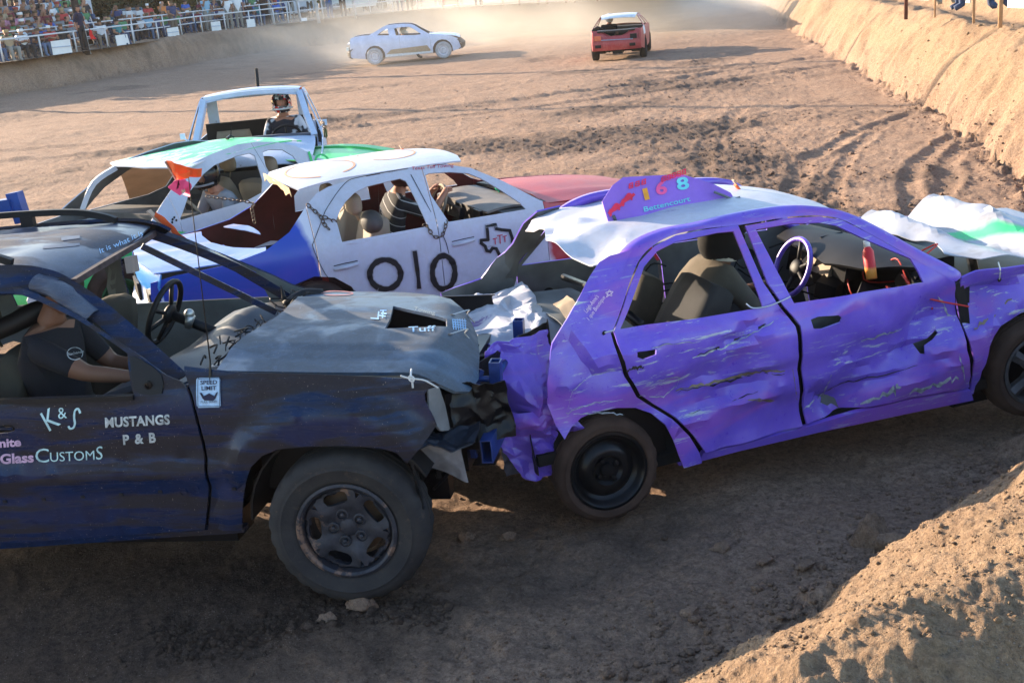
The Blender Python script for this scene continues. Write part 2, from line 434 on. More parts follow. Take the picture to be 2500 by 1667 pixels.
# ================================================================ CAR TOOLKIT
def cdt_panel(name, outline, mat, parent, fn, holes=(), step=.08, thick=.012, extra=(), label=None, mat_in=None, seed=0, smooth=60, kind=None):
    """a sheet-metal panel: outline and holes are 2D points, fn maps (u, v) to a local 3D point; the sheet gets real thickness"""
    rnd = random.Random(seed)
    def dens(poly):
        out = []
        n = len(poly)
        for i in range(n):
            a = Vector(poly[i][:2]); b = Vector(poly[(i+1) % n][:2]); k = max(1, int((b-a).length/(step*.9)))
            for j in range(k): out.append(a.lerp(b, j/k))
        return out
    loops = [dens(outline)] + [dens(h) for h in holes]
    verts = []; edges = []
    for lp in loops:
        s = len(verts); verts += lp
        edges += [(s+i, s+(i+1) % len(lp)) for i in range(len(lp))]
    nb = len(verts)
    xs = [v.x for v in loops[0]]; ys = [v.y for v in loops[0]]
    bpts = verts[:nb]
    ny = int((max(ys)-min(ys))/step)+1; nx = int((max(xs)-min(xs))/step)+1
    B = np.array([(p.x, p.y) for p in bpts])
    for i in range(nx+1):
        for j in range(ny+1):
            p = Vector((min(xs)+(i+.5*(j % 2))*step+rnd.uniform(-.12, .12)*step, min(ys)+j*step+rnd.uniform(-.12, .12)*step))
            if np.min((B[:, 0]-p.x)**2+(B[:, 1]-p.y)**2) > (.42*step)**2: verts.append(p)
    for e in extra: verts.append(Vector(e))
    ov, oe, of, *_ = delaunay_2d_cdt([Vector(v) for v in verts], edges, [], 0, 1e-5)
    def inside(p, poly):
        c = False; n = len(poly); j = n-1
        for i in range(n):
            a, b_ = poly[i], poly[j]
            if (a.y > p.y) != (b_.y > p.y) and p.x < (b_.x-a.x)*(p.y-a.y)/(b_.y-a.y)+a.x: c = not c
            j = i
        return c
    bm = bmesh.new(); vs = {}
    for f in of:
        c = sum((ov[i] for i in f), Vector((0, 0)))/len(f)
        if not inside(c, loops[0]) or any(inside(c, h) for h in loops[1:]): continue
        fv = []
        for i in f:
            if i not in vs: vs[i] = bm.verts.new(fn(ov[i].x, ov[i].y))
            fv.append(vs[i])
        if len(set(fv)) == 3:
            try: bm.faces.new(fv)
            except ValueError: pass
    bmesh.ops.recalc_face_normals(bm, faces=bm.faces)
    return sheet(name, bm, mat, parent, thick, label, mat_in, smooth, kind)

def sheet(name, bm, mat, parent, thick, label=None, mat_in=None, smooth=60, kind=None, ref=None):
    """give an open surface real thickness, inward"""
    bm.normal_update()
    if thick:
        top = list(bm.faces); vm = {}
        nrm = {v: v.normal.copy() for v in bm.verts}
        bnd = [e for e in bm.edges if len(e.link_faces) == 1]
        for v in list(bm.verts): vm[v] = bm.verts.new(v.co - nrm[v]*thick)
        for f in top:
            g = bm.faces.new([vm[v] for v in reversed(f.verts)]); g.material_index = 1 if mat_in else 0
        for e in bnd:
            lf = e.link_faces[0]
            for l in lf.loops:
                if l.edge == e:
                    a, b = l.vert, l.link_loop_next.vert
                    try: bm.faces.new((b, a, vm[a], vm[b]))
                    except ValueError: pass
                    break
    me = bpy.data.meshes.new(name); bm.to_mesh(me); bm.free()
    o = link(name, me, [mat, mat_in] if mat_in else mat, parent, label=label, kind=kind)
    auto_smooth(o, smooth)
    return o

class Car:
    def __init__(s, name, loc, ypr, label, cat='car', hw=.86, roof=1.38, belt=.93, scale=1.0, group=None):
        s.e = empty(name, loc, R(ypr[0]), R(ypr[1]), R(ypr[2]), label, cat, group)
        s.M = s.e.matrix_world.copy(); s.Mi = s.M.inverted()
        s.hw, s.roof, s.belt = hw, roof, belt
        s.x0, s.x1 = -1.0, 3.45       # ends in plan
        s.tum = .27; s.bow = .05; s.top_w = .60
    # side half width at (x, z)
    def ys(s, x, z):
        w = s.hw
        if z > s.belt:
            t = min(1.2, (z-s.belt)/(s.roof-s.belt)); w -= .015 + (s.tum-.015)*t**1.15
        elif z > s.belt-.15: w -= .015*((z-s.belt+.15)/.15)**2
        if z < .45: w -= .05*((.45-z)/.3)**2
        mid = (s.x0+s.x1)/2; h = (s.x1-s.x0)/2
        u = abs(x-mid)/h
        w -= s.bow*u*u + .10*max(0, u-.72)**2/.08
        return max(.05, w)
    def zt(s, x, y): return .95
    def local(s, p): return s.Mi @ p
    def lray(s, px, py):
        o = s.Mi @ CP; d = (s.Mi.to_3x3() @ ray(px, py)).normalized(); return o, d
    def side(s, px, py, sg=-1, off=0.0):
        o, d = s.lray(px, py); w = s.hw
        for _ in range(12):
            t = (sg*(w+off)-o.y)/d.y; p = o+d*t; w = s.ys(p.x, p.z)
        return p
    def sxz(s, pts, sg=-1):
        return [(q.x, q.z) for q in (s.side(px, py, sg) for px, py in pts)]
    def top(s, px, py, fn=None):
        fn = fn or s.zt; o, d = s.lray(px, py)
        t0 = (2.1-o.z)/d.z; t1 = (.35-o.z)/d.z; a = t0; n = 160
        f = lambda t: (o.z+d.z*t) - fn(o.x+d.x*t, o.y+d.y*t)
        for i in range(1, n+1):
            b = t0+(t1-t0)*i/n
            if f(b) <= 0: break
            a = b
        for _ in range(14):
            m = (a+b)/2
            if f(m) > 0: a = m
            else: b = m
        p = o+d*b; return Vector((p.x, p.y, fn(p.x, p.y)))
    def txy(s, pts, fn=None): return [(q.x, q.y) for q in (s.top(px, py, fn) for px, py in pts)]
    def on(s, px, py, axis, val):
        o, d = s.lray(px, py); t = (val-o[axis])/d[axis]; return o+d*t
    def side_fn(s, sg=-1, off=0.0, dent=None):
        def f(x, z):
            y = s.ys(x, z)+off
            if dent: y -= dent(x, z)
            return Vector((x, sg*y, z))
        return f

_LL = _LAT.tolist()
def _v1(x, y, s):
    x += 37.3*s; y += 91.7*s; xi = math.floor(x); yi = math.floor(y); fx = x-xi; fy = y-yi
    fx = fx*fx*fx*(fx*(fx*6-15)+10); fy = fy*fy*fy*(fy*(fy*6-15)+10); xi &= 255; yi &= 255; x2 = (xi+1) & 255; y2 = (yi+1) & 255
    a, b = _LL[xi], _LL[x2]
    return ((a[yi]*(1-fx)+b[yi]*fx)*(1-fy)+(a[y2]*(1-fx)+b[y2]*fx)*fy)*2-1
def n1(x, y, sc, seed, o=3):
    x *= sc; y *= sc; a = 1.0; t = 0.0; n = 0.0
    for i in range(o):
        t += a*_v1(x, y, seed+i); n += a; a *= .5; x, y = (.8253*x-.5646*y)*2.03, (.5646*x+.8253*y)*2.03
    return t/n
def ss1(a, b, x):
    t = max(0.0, min(1.0, (x-a)/(b-a))); return t*t*(3-2*t)
def rn(x, y, sc, seed):      # creased noise: sharp folds, as in bent sheet metal
    return 1-3.2*abs(n1(x, y, sc, seed, 2))

def offset_poly(poly, d):
    """shrink (d>0) a closed 2D polygon"""
    P = [Vector(p) for p in poly]; n = len(P)
    area = sum(P[i].x*P[(i+1) % n].y-P[(i+1) % n].x*P[i].y for i in range(n)); s = 1 if area > 0 else -1
    out = []
    for i in range(n):
        a, b, c = P[i-1], P[i], P[(i+1) % n]
        e1 = (b-a).normalized(); e2 = (c-b).normalized()
        n_1 = Vector((-e1.y, e1.x))*s; n_2 = Vector((-e2.y, e2.x))*s
        m = n_1+n_2
        if m.length < 1e-3: m = n_1
        m.normalize(); k = d/max(.35, m.dot(n_1)); out.append(tuple(b+m*k))
    return out

def wheel(parent, x, y, z, rad, width, M_T, M_R, style='steel', side=-1, rim_r=None, n=56, lean=0.0, steer=0.0, label=None, M_hub=None, spin=0.0, tread=True, under=None):
    """wheel = tyre + rim (+ hub, nuts). The local y axis is the axle; side -1 puts the outer face towards -y"""
    rim_r = rim_r or rad*.62
    M = Matrix.Translation((x, y, z)) @ Matrix.Rotation(steer, 4, 'Z') @ Matrix.Rotation(lean, 4, 'X') @ Matrix.Scale(-1 if side > 0 else 1, 4, (0, 1, 0))
    h = width/2
    bm = bmesh.new()
    prof = [(rim_r-.005, h*.62), (rim_r+.01, h*.86), (rim_r+(rad-rim_r)*.42, h*1.02), (rad-.045, h*.97), (rad-.018, h*.86), (rad-.004, h*.66), (rad, h*.25)]
    if tread:
        prof += [(rad-.010, h*.22), (rad-.010, h*.15), (rad, h*.12), (rad, -h*.12), (rad-.010, -h*.15), (rad-.010, -h*.22)]
    prof += [(rad, -h*.25), (rad-.004, -h*.66), (rad-.018, -h*.86), (rad-.045, -h*.97), (rad-.060, -h*.99), (rad-.064, -h*.985),
             (rim_r+(rad-rim_r)*.52, -h*1.04), (rim_r+(rad-rim_r)*.50, -h*1.02), (rim_r+(rad-rim_r)*.22, -h*.97), (rim_r+.012, -h*.88), (rim_r-.003, -h*.70)]
    rings = lathe(bm, prof, n, M)
    if tread:
        for ri in range(3, len(rings)):
            r_, y_ = prof[ri]
            if r_ > rad-.03 and abs(y_) > h*.3:
                for k in range(0, n):
                    if k % 3 == 0:
                        v = rings[ri][k]; c = M @ Vector((0, y_, 0)); v.co = c + (v.co-c)*(1-.009/rad)
    bmesh.ops.recalc_face_normals(bm, faces=bm.faces)
    w = bm_obj('wheel', bm, M_T, parent, True, label=label); auto_smooth(w, 50); w.name = 'wheel'
    bm = bmesh.new(); r = rim_r
    if style == 'steel':
        prof = [(r-.003, -h*.70), (r+.008, -h*.90), (r-.006, -h*.93), (r-.018, -h*.80), (r-.028, -h*.45), (r*.80, -h*.30), (r*.74, -h*.20), (r*.60, -h*.55), (r*.50, -h*.68), (r*.40, -h*.66), (r*.32, -h*.42), (r*.20, -h*.40), (r*.17, -h*.62), (.001, -h*.64)]
        lathe(bm, prof, n, M)
        for k in range(4):
            a = 2*math.pi*k/4+.5+spin; c = Vector((r*.28*math.cos(a), -h*.42, r*.28*math.sin(a)))
            lathe(bm, [(.014, 0), (.014, -.02), (.001, -.024)], 6, M @ Matrix.Translation(c))
    elif style == 'jeep':
        # barrel
        lathe(bm, [(r-.003, -h*.70), (r+.010, -h*.94), (r-.004, -h*.98), (r-.016, -h*.90), (r-.022, -h*.4), (r-.03, h*.5), (r-.01, h*.62)], n, M)
        # face plate with five rounded openings and five small ones in the spokes' forks
        R0 = r-.018
        outer = [Vector((R0*math.cos(2*math.pi*k/60), R0*math.sin(2*math.pi*k/60))) for k in range(60)]
        holes = []
        for k in range(5):
            a = math.pi/2+2*math.pi*k/5+spin
            ca, sa = math.cos(a), math.sin(a)
            hh = []
            for u, v in ((-.30,-.10),(-.32,.0),(-.30,.10),(-.22,.15),(0,.165),(.22,.15),(.30,.10),(.32,0),(.27,-.10),(.17,-.145),(0,-.15),(-.17,-.145)):
                rr = r*.68+v*r*.85; t = u*r*.80
                hh.append(Vector((rr*ca-t*sa, rr*sa+t*ca)))
            holes.append(hh)
            a2 = a+math.pi/5; ca, sa = math.cos(a2), math.sin(a2)
            holes.append([Vector(((r*q)*ca-t*r*sa, (r*q)*sa+t*r*ca)) for q, t in ((.72, 0), (.86, .055), (.86, -.055))])
        def ff(u, v):
            rr = math.hypot(u, v)/r; an = math.atan2(v, u)-spin-math.pi/2
            ph = math.cos(5*an)   # 1 in the openings' direction, -1 along spokes
            y = -h*(.52+.16*sstep(.25, .55, np.array(rr)).item()+.12*max(0, -ph)*min(1, rr*1.5)) + (h*.22 if rr > .9 else 0)
            return M @ Vector((u, y, v))
        o = cdt_panel('rim_face', outer, M_R, parent, ff, holes, step=r*.085, thick=.022, smooth=35)
        bmx = bmesh.new(); bmx.from_mesh(o.data); bpy.data.objects.remove(o)
        me2 = bpy.data.meshes.new('x'); bmx.to_mesh(me2); bmx.free(); bm.from_mesh(me2)
        lathe(bm, [(.001, -h*.60), (r*.16, -h*.60), (r*.19, -h*.56), (r*.19, -h*.3)], 20, M)
    elif style == 'spoke':
        lathe(bm, [(r-.003, -h*.70), (r+.010, -h*.94), (r-.006, -h*.98), (r-.022, -h*.8), (r-.03, h*.5)], n, M)
        for k in range(5):
            a = 2*math.pi*k/5+spin
            tube(bm, [M @ Vector((q*math.cos(a), -h*.72, q*math.sin(a))) for q in (r*.1, r*.5, r*.97)], [.05, .034, .040], 6)
        lathe(bm, [(.001, -h*.78), (r*.22, -h*.76), (r*.26, -h*.55)], 20, M)
    elif style == 'small':
        lathe(bm, [(r-.003, -h*.70), (r+.006, -h*.9), (r-.02, -h*.8), (r*.75, -h*.35), (r*.5, -h*.55), (r*.3, -h*.4), (.001, -h*.5)], 28, M)
    bmesh.ops.recalc_face_normals(bm, faces=bm.faces)
    rim = bm_obj('rim', bm, M_R, w, True); auto_smooth(rim, 40)
    if style == 'jeep':
        for k in range(5):
            a = 2*math.pi*k/5+spin+.35; c = Vector((r*.31*math.cos(a), -h*.60, r*.31*math.sin(a)))
            bm = bmesh.new(); lathe(bm, [(.030, .03), (.030, -.004), (.024, -.006), (.022, .012)], 16, M @ Matrix.Translation(c))
            lathe(bm, [(.011, .012), (.011, -.010), (.001, -.014)], 6, M @ Matrix.Translation(c)); bm_obj('lug_nut', bm, M_R, w)
    if M_hub:
        bm = bmesh.new(); lathe(bm, [(rim_r*.72, h*.2), (rim_r*.72, h*.05), (.001, h*.05)], 24, M); lathe(bm, [(rim_r*.3, -h*.2), (rim_r*.3, h*.4)], 12, M)
        bm_obj('brake_disc', bm, M_hub, w, True)
    return w

_font_cache = {}
def text_mesh(s, size=1.0, bold=0.0, shear=0.0, spacing=1.0, ext=0.0):
    c = bpy.data.curves.new('t', 'FONT'); c.body = s; c.size = size; c.shear = shear; c.offset = bold; c.space_character = spacing; c.extrude = ext
    c.resolution_u = 3
    o = bpy.data.objects.new('t', c); COL.objects.link(o)
    bpy.context.view_layer.update()
    dg = bpy.context.evaluated_depsgraph_get(); me = bpy.data.meshes.new_from_object(o.evaluated_get(dg))
    COL.objects.unlink(o); bpy.data.objects.remove(o); bpy.data.curves.remove(c)
    return me

def decal_text(name, s, p0, p1, hpx, surf, mat, parent, lift=.004, bold=.0, vec_up=None, shear=0.0, spacing=1.0, wave=0.0, stroke=None):
    """lettering laid on a surface: p0 and p1 are the ends of the base line, hpx the cap height, all in photo pixels; surf(px,py) gives the
    local point on that surface. Built once as geometry that follows the panel."""
    me = text_mesh(s, 1.0, bold, shear, spacing)
    bm = bmesh.new(); bm.from_mesh(me)
    if len(bm.verts) == 0: return None
    bmesh.ops.triangulate(bm, faces=bm.faces)
    for _ in range(2):
        le = [e for e in bm.edges if e.calc_length() > .22]
        if le: bmesh.ops.subdivide_edges(bm, edges=le, cuts=1); bmesh.ops.triangulate(bm, faces=bm.faces)
    xs = [v.co.x for v in bm.verts]; x0, x1 = min(xs), max(xs)
    a = Vector(p0); b = Vector(p1); d = b-a; L = d.length; e = d/L
    u = Vector(vec_up).normalized() if vec_up else Vector((e.y, -e.x))
    for v in bm.verts:
        t = (v.co.x-x0)/(x1-x0); q = a + d*t + u*(v.co.y/.70*hpx) + u*(wave*math.sin(t*9))
        p, nrm = surf(q.x, q.y); v.co = p + nrm*lift
    bm.normal_update()
    return bm_obj(name, bm, mat, parent)

def stroke_decal(name, strokes, wpx, surf, mat, parent, lift=.004, lab=None):
    """brush or spray strokes given as polylines in photo pixels, widths in pixels"""
    bm = bmesh.new()
    for si, st in enumerate(strokes):
        P = catmull([Vector((x, y, 0)) for x, y in st], 6) if len(st) > 2 else [Vector((x, y, 0)) for x, y in st]
        w = wpx[si] if isinstance(wpx, (list, tuple)) else wpx
        A = []; B = []
        for i, p in enumerate(P):
            t = (P[min(i+1, len(P)-1)]-P[max(i-1, 0)]); t = t.normalized() if t.length > 0 else Vector((1, 0, 0)); n_ = Vector((-t.y, t.x, 0))
            ww = w*(1+.10*math.sin(i*.37+si*2)+.05*math.sin(i*.9)); 
            for lst, k in ((A, .5), (B, -.5)):
                q = p+n_*ww*k; c, nr = surf(q.x, q.y); lst.append(c+nr*(lift+.0006*si))
        strip(bm, A, B)
    bmesh.ops.recalc_face_normals(bm, faces=bm.faces)
    return bm_obj(name, bm, mat, parent, label=lab)

def side_surf(car, sg=-1, dent=None):
    def f(px, py):
        p = car.side(px, py, sg)
        if dent:
            for _ in range(3):
                dd = dent(p.x, p.z); p = car.side(px, py, sg, -dd)
        return p, Vector((0, sg, 0))
    return f
def top_surf(car, fn):
    def f(px, py): return car.top(px, py, fn), Vector((0, 0, 1))
    return f

# common materials
RUBBER = plain('dusty_tyre_rubber', (.026, .021, .019), .9, 0, .35, 9, .4)
RUBBER_D = plain('muddy_tyre_rubber', (.060, .036, .027), .95, 0, .35, 7, .5)
BLACKM = plain('black_steel', (.006, .006, .008), .35, .3, .4, 8, .15)
BLACKP = plain('black_plastic', (.007, .007, .009), .55, 0, .3, 8)
GREYP = plain('dusty_grey_plastic', (.07, .066, .064), .7, 0, .3, 5)
DARKIN = plain('dark_interior', (.012, .011, .011), .85, 0, .4, 4)
BEIGEP = plain('beige_trim', (.30, .235, .17), .75, 0, .15, 4)
PRIMER = plain('grey_primer_metal', (.12, .13, .135), .6, .1, .3, 5, .1)
BARE = plain('bare_metal', (.40, .40, .39), .35, .8, .3, 12, .2)
ALU = plain('dull_aluminium_wheel', (.09, .088, .095), .5, .5, .4, 12, .2)
CHAINM = plain('rusty_chain_steel', (.14, .10, .08), .5, .7, .4, 20)
ORANGE = plain('orange_flagging_tape', (.85, .14, .04), .6, 0, .15, 5)
PINK = plain('pink_flagging_tape', (.80, .10, .28), .6, 0, .15, 5)
WOOD = plain('grey_lath_wood', (.42, .30, .22), .85, 0, .2, 10)
SKIN = plain('sunburnt_skin', (.42, .19, .12), .6, 0, .10, 6)
SKIN2 = plain('tanned_skin', (.17, .080, .050), .55, 0, .10, 6)
WIRE = plain('steel_wire', (.55, .55, .55), .4, .6, .1)
# ================================================================ PEOPLE
def skin_body(name, V, E, rad, mats, zones, parent=None, M=None, sub=1, **kw):
    """V joint points, E edges, rad radii; zones: one material index per edge (nearest bone decides)"""
    me = bpy.data.meshes.new(name); me.from_pydata([tuple(v) for v in V], E, []); me.update()
    o = bpy.data.objects.new(name, me); COL.objects.link(o)
    md = o.modifiers.new('s', 'SKIN'); md.use_smooth_shade = True
    for i, sv in enumerate(me.skin_vertices[0].data):
        r = rad[i]; sv.radius = r if isinstance(r, tuple) else (r, r); sv.use_root = (i == 0)
    if sub:
        ms = o.modifiers.new('b', 'SUBSURF'); ms.levels = sub; ms.render_levels = sub
    bpy.context.view_layer.update()
    dg = bpy.context.evaluated_depsgraph_get(); m2 = bpy.data.meshes.new_from_object(o.evaluated_get(dg))
    bpy.data.objects.remove(o); bpy.data.meshes.remove(me)
    m2.materials.clear()
    for m in mats: m2.materials.append(m)
    VV = [Vector(v) for v in V]
    A = np.array([VV[a] for a, b in E]); B = np.array([VV[b] for a, b in E]); D = B-A; LL = (D*D).sum(1)+1e-9
    idx = []
    for p in m2.polygons:
        c = np.array(p.center); t = np.clip(((c-A)*D).sum(1)/LL, 0, 1); q = A+D*t[:, None]
        idx.append(zones[int(np.argmin(((c-q)**2).sum(1)))])
    m2.polygons.foreach_set('material_index', idx); m2.shade_smooth(); m2.name = name
    if M is not None: m2.transform(M)
    return link(name, m2, None, parent, **kw)

def hand_chain(V, E, rad, zones, wrist, hand_dir, palm_n, curl, zi, s=1.0, wi=None):
    """palm and five fingers from the wrist vertex"""
    d = Vector(hand_dir).normalized(); n = Vector(palm_n).normalized(); w = d.cross(n).normalized()
    k = len(V); V.append(wrist + d*.05*s); rad.append(.030*s); E.append((wi, k)); zones.append(zi); pk = k
    for f, (off, l) in enumerate(((-.030, .062), (-.010, .075), (.010, .072), (.028, .056))):
        b = V[pk]+w*off*s+d*.035*s; pts = [b]; a = 0; dd = d.copy()
        for j in range(3):
            a += curl; dd = d*math.cos(a)+n*math.sin(a); pts.append(pts[-1]+dd*(l*s/3*(1.25-.2*j)))
        prev = pk
        for j, p in enumerate(pts):
            V.append(p); rad.append((.0105-.0015*j)*s if j else .012*s); E.append((prev, len(V)-1)); zones.append(zi); prev = len(V)-1
    b = V[pk]-w*.032*s-d*.01*s; prev = pk
    for j, p in enumerate((b, b-w*.022*s+d*.024*s+n*.01*s, b-w*.022*s+d*.05*s+n*.025*s)):
        V.append(p); rad.append(.011*s); E.append((prev, len(V)-1)); zones.append(zi); prev = len(V)-1

def helmet(parent, c, yaw, mat, mat_v, s=1.0, pitch=0.0, face=None, name='helmet', trim=None):
    """full-face helmet with an open visor port, chin bar, peak and the face behind it"""
    M = Matrix.Translation(c) @ Matrix.Rotation(yaw, 4, 'Z') @ Matrix.Rotation(pitch, 4, 'Y') @ Matrix.Scale(s, 4)
    bm = bmesh.new(); bmesh.ops.create_icosphere(bm, subdivisions=4, radius=1)
    for v in bm.verts:
        x, y, z = v.co
        v.co = Vector((x*.150*(1.06 if x > 0 else 1.0), y*.128, z*.145+(-.02 if z < 0 else 0)))
        if z < -.2 and x > 0: v.co.x += .03*(-z)
    kill = [f for f in bm.faces if (f.calc_center_median().x > .085 and -.045 < f.calc_center_median().z < .045 and abs(f.calc_center_median().y) < .098) or f.calc_center_median().z < -.125]
    bmesh.ops.delete(bm, geom=kill, context='FACES')
    for v in bm.verts: v.co = M @ v.co
    h = sheet(name, bm, mat, parent, .012)
    if trim:
        bm = bmesh.new()
        for yy in (-.05, .05):
            tube(bm, [M @ Vector((math.cos(a)*.158, yy*math.cos(a*.8)*1.2, math.sin(a)*.150)) for a in [i*.18+.4 for i in range(10)]], .012, 5, flat=.4)
        tube(bm, [M @ Vector((.165*math.cos(a), .135*math.sin(a), -.075)) for a in [i*.2-1.4 for i in range(15)]], .012, 5)
        bm_obj('helmet_stripe', bm, trim, h, True)
    if mat_v:
        bm = bmesh.new()
        rows = []
        for z, k in ((-.045, 1.0), (0, 1.03), (.048, 1.0)):
            rows.append([M @ Vector((.160*k*math.cos(a), .136*k*math.sin(a), z)) for a in [i*.16-.88 for i in range(12)]])
        strip(bm, rows[0], rows[1]); strip(bm, rows[1], rows[2]); bmesh.ops.remove_doubles(bm, verts=bm.verts, dist=1e-5)
        sheet('visor', bm, mat_v, h, .003)
    bm = bmesh.new(); beam(bm, [M @ Vector((.10, 0, .085)), M @ Vector((.215, 0, .095))], .15*s, .010*s); bm_obj('helmet_peak', bm, mat, h)
    return h

def head_mesh(parent, c, yaw, mat, hair, s=1.0, pitch=0.0, cap=None):
    """a head with brow, nose, lips, chin and ears; hair or a cap as its child"""
    M = Matrix.Translation(c) @ Matrix.Rotation(yaw, 4, 'Z') @ Matrix.Rotation(pitch, 4, 'Y') @ Matrix.Scale(s, 4)
    bm = bmesh.new(); bmesh.ops.create_icosphere(bm, subdivisions=4, radius=1)
    for v in bm.verts:
        x, y, z = v.co; q = Vector((x*.098, y*.076, z*.118))
        if z < 0: q.y *= 1-.32*(-z)**1.5; q.x *= 1-.10*(-z); q.x += .016*(-z) if x > 0 else .02*z*z
        if x > .3:
            q.x += .026*math.exp(-(y/.16)**2-((z+.12)/.17)**2)       # nose
            q.x -= .012*math.exp(-((abs(y)-.38)/.16)**2-((z-.08)/.12)**2)  # eye sockets
            q.x += .008*math.exp(-(y/.3)**2-((z+.45)/.06)**2) + .006*math.exp(-(y/.3)**2-((z+.56)/.05)**2)
            q.x += .007*math.exp(-((z-.24)/.08)**2)
        q.y += math.copysign(.014, y)*math.exp(-((x+.05)/.16)**2-((z+.05)/.22)**2) if abs(y) > .8 else 0
        v.co = M @ q
    h = bm_obj('head', bm, mat, parent, True)
    bm = bmesh.new(); bmesh.ops.create_icosphere(bm, subdivisions=3, radius=1)
    for v in bm.verts:
        x, y, z = v.co; v.co = Vector((x*.106-.008, y*.084, z*.124+.008))
    kill = [f for f in bm.faces if f.calc_center_median().z < (-.03 if f.calc_center_median().x < -.02 else .052) ]
    bmesh.ops.delete(bm, geom=kill, context='FACES')
    for v in bm.verts: v.co = M @ v.co
    sheet('cap' if cap else 'hair', bm, cap or hair, h, .006)
    if cap:
        bm = bmesh.new(); beam(bm, [M @ Vector((.07, 0, .062)), M @ Vector((.165, 0, .052))], .13*s, .006*s); bm_obj('cap_peak', bm, cap, h)
    return h

def person_seated(name, seat, yaw, mats, label, armR=None, armL=None, lean=.15, cat='person', headyaw=0, s=1.0, sleeve=.6, group=None, hands=True, legs=True):
    """seated figure, hips at seat; the +x of its own frame is where it faces. armR/armL: hand targets in the same frame"""
    e = empty(name, seat, yaw, label=label, cat=cat, group=group)
    sh, sk, tr = mats; V = []; rad = []; E = []; zn = []
    def add(p, r, par=None, z=0):
        V.append(Vector(p)*s); rad.append(tuple(q*s for q in r) if isinstance(r, tuple) else r*s)
        if par is not None: E.append((par, len(V)-1)); zn.append(z)
        return len(V)-1
    l = lean
    hip = add((0, 0, .10), (.16, .13)); w = add((.03*l, 0, .28), (.165, .125), hip, 0); ch = add((-.02+l*.25, 0, .46), (.185, .13), w, 0); nk0 = add((l*.40, 0, .60), (.10, .09), ch, 0)
    nk = add((.02+l*.45, 0, .68), .058, nk0, 1); hd = add((.03+l*.5, 0, .74), .05, nk, 1)
    for sy, tgt in ((-1, armR), (1, armL)):
        shd = add((l*.36, sy*.19, .55), .080, ch, 0)
        if tgt is None: tgt = (.34, sy*.16, .12)
        sh_p = Vector((l*.36, sy*.19, .55)); tg = Vector(tgt); d = tg-sh_p; L1, L2 = .29, .26
        D = min(d.length, L1+L2-.01); a = (L1*L1-L2*L2+D*D)/(2*D); h = math.sqrt(max(0, L1*L1-a*a)); dn = d.normalized()
        bend = (Vector((-.1, sy*.5, -1))-dn*Vector((-.1, sy*.5, -1)).dot(dn)).normalized()
        el = sh_p+dn*a+bend*h; wr = sh_p+dn*D
        m1 = sh_p.lerp(el, sleeve); a1 = add(m1, .060, shd, 0); a2 = add(el, .046, a1, 1 if sleeve < 1 else 0)
        fm = el.lerp(wr, .35); a3 = add(fm, .045, a2, 1); a4 = add(wr, .029, a3, 1)
        if hands:
            VV = V; dd = (wr-el).normalized()
            hand_chain(V, E, rad, zn, V[a4], dd, (.2, 0, -1) if abs(dd.z) < .8 else (1, 0, 0), .55, 1, s, a4)
    if legs:
        for sy in (-1, 1):
            t = add((.12, sy*.10, .09), .095, hip, 2); k = add((.46, sy*.12, .14), .068, t, 2); an = add((.60, sy*.12, -.24), .045, k, 2); add((.74, sy*.12, -.29), .038, an, 2)
    b = skin_body('body', V, E, rad, [sh, sk, tr], zn, e)
    e['_head'] = 0
    hp = Vector((.05+l*.52, 0, .80))*s
    return e, hp

# crowd materials: shirt colour comes from the object's own colour
def crowd_mats():
    m1, nt, b = nt_new('spectator_shirt'); oi = N(nt, 'ShaderNodeObjectInfo'); nt.links.new(oi.outputs['Color'], b.inputs['Base Color']); b.inputs['Roughness'].default_value = .9
    m2, nt, b = nt_new('spectator_trousers'); oi = N(nt, 'ShaderNodeObjectInfo'); r = N(nt, 'ShaderNodeValToRGB'); r.color_ramp.interpolation = 'CONSTANT'
    cr = r.color_ramp; cols = [(.03,.05,.11), (.05,.09,.18), (.02,.02,.025), (.16,.13,.10), (.09,.14,.24), (.25,.24,.22)]
    cr.elements[0].color = (*cols[0], 1); cr.elements[1].position = 1/6; cr.elements[1].color = (*cols[1], 1)
    for i in range(2, 6): e = cr.elements.new(i/6); e.color = (*cols[i], 1)
    nt.links.new(oi.outputs['Random'], r.inputs[0]); nt.links.new(r.outputs[0], b.inputs['Base Color']); b.inputs['Roughness'].default_value = .9
    m3, nt, b = nt_new('spectator_skin'); oi = N(nt, 'ShaderNodeObjectInfo')
    nt.links.new(ramp(nt, oi.outputs['Random'], 0, 1, (.44,.23,.15,1), (.20,.10,.065,1)), b.inputs['Base Color']); b.inputs['Roughness'].default_value = .7
    m4, nt, b = nt_new('spectator_hair'); oi = N(nt, 'ShaderNodeObjectInfo'); r = N(nt, 'ShaderNodeValToRGB'); r.color_ramp.interpolation = 'CONSTANT'
    mm = N(nt, 'ShaderNodeMath', operation='FRACT'); m5 = N(nt, 'ShaderNodeMath', operation='MULTIPLY'); m5.inputs[1].default_value = 17.3
    nt.links.new(oi.outputs['Random'], m5.inputs[0]); nt.links.new(m5.outputs[0], mm.inputs[0]); nt.links.new(mm.outputs[0], r.inputs[0])
    cr = r.color_ramp; cr.elements[0].color = (.03,.02,.015,1); cr.elements[1].position = .35; cr.elements[1].color = (.10,.06,.03,1)
    e = cr.elements.new(.6); e.color = (.35,.24,.12,1); e = cr.elements.new(.75); e.color = (.7,.7,.7,1); e = cr.elements.new(.9); e.color = (.30,.05,.04,1)
    nt.links.new(r.outputs[0], b.inputs['Base Color']); b.inputs['Roughness'].default_value = .9
    return m1, m3, m2, m4
CM = crowd_mats()
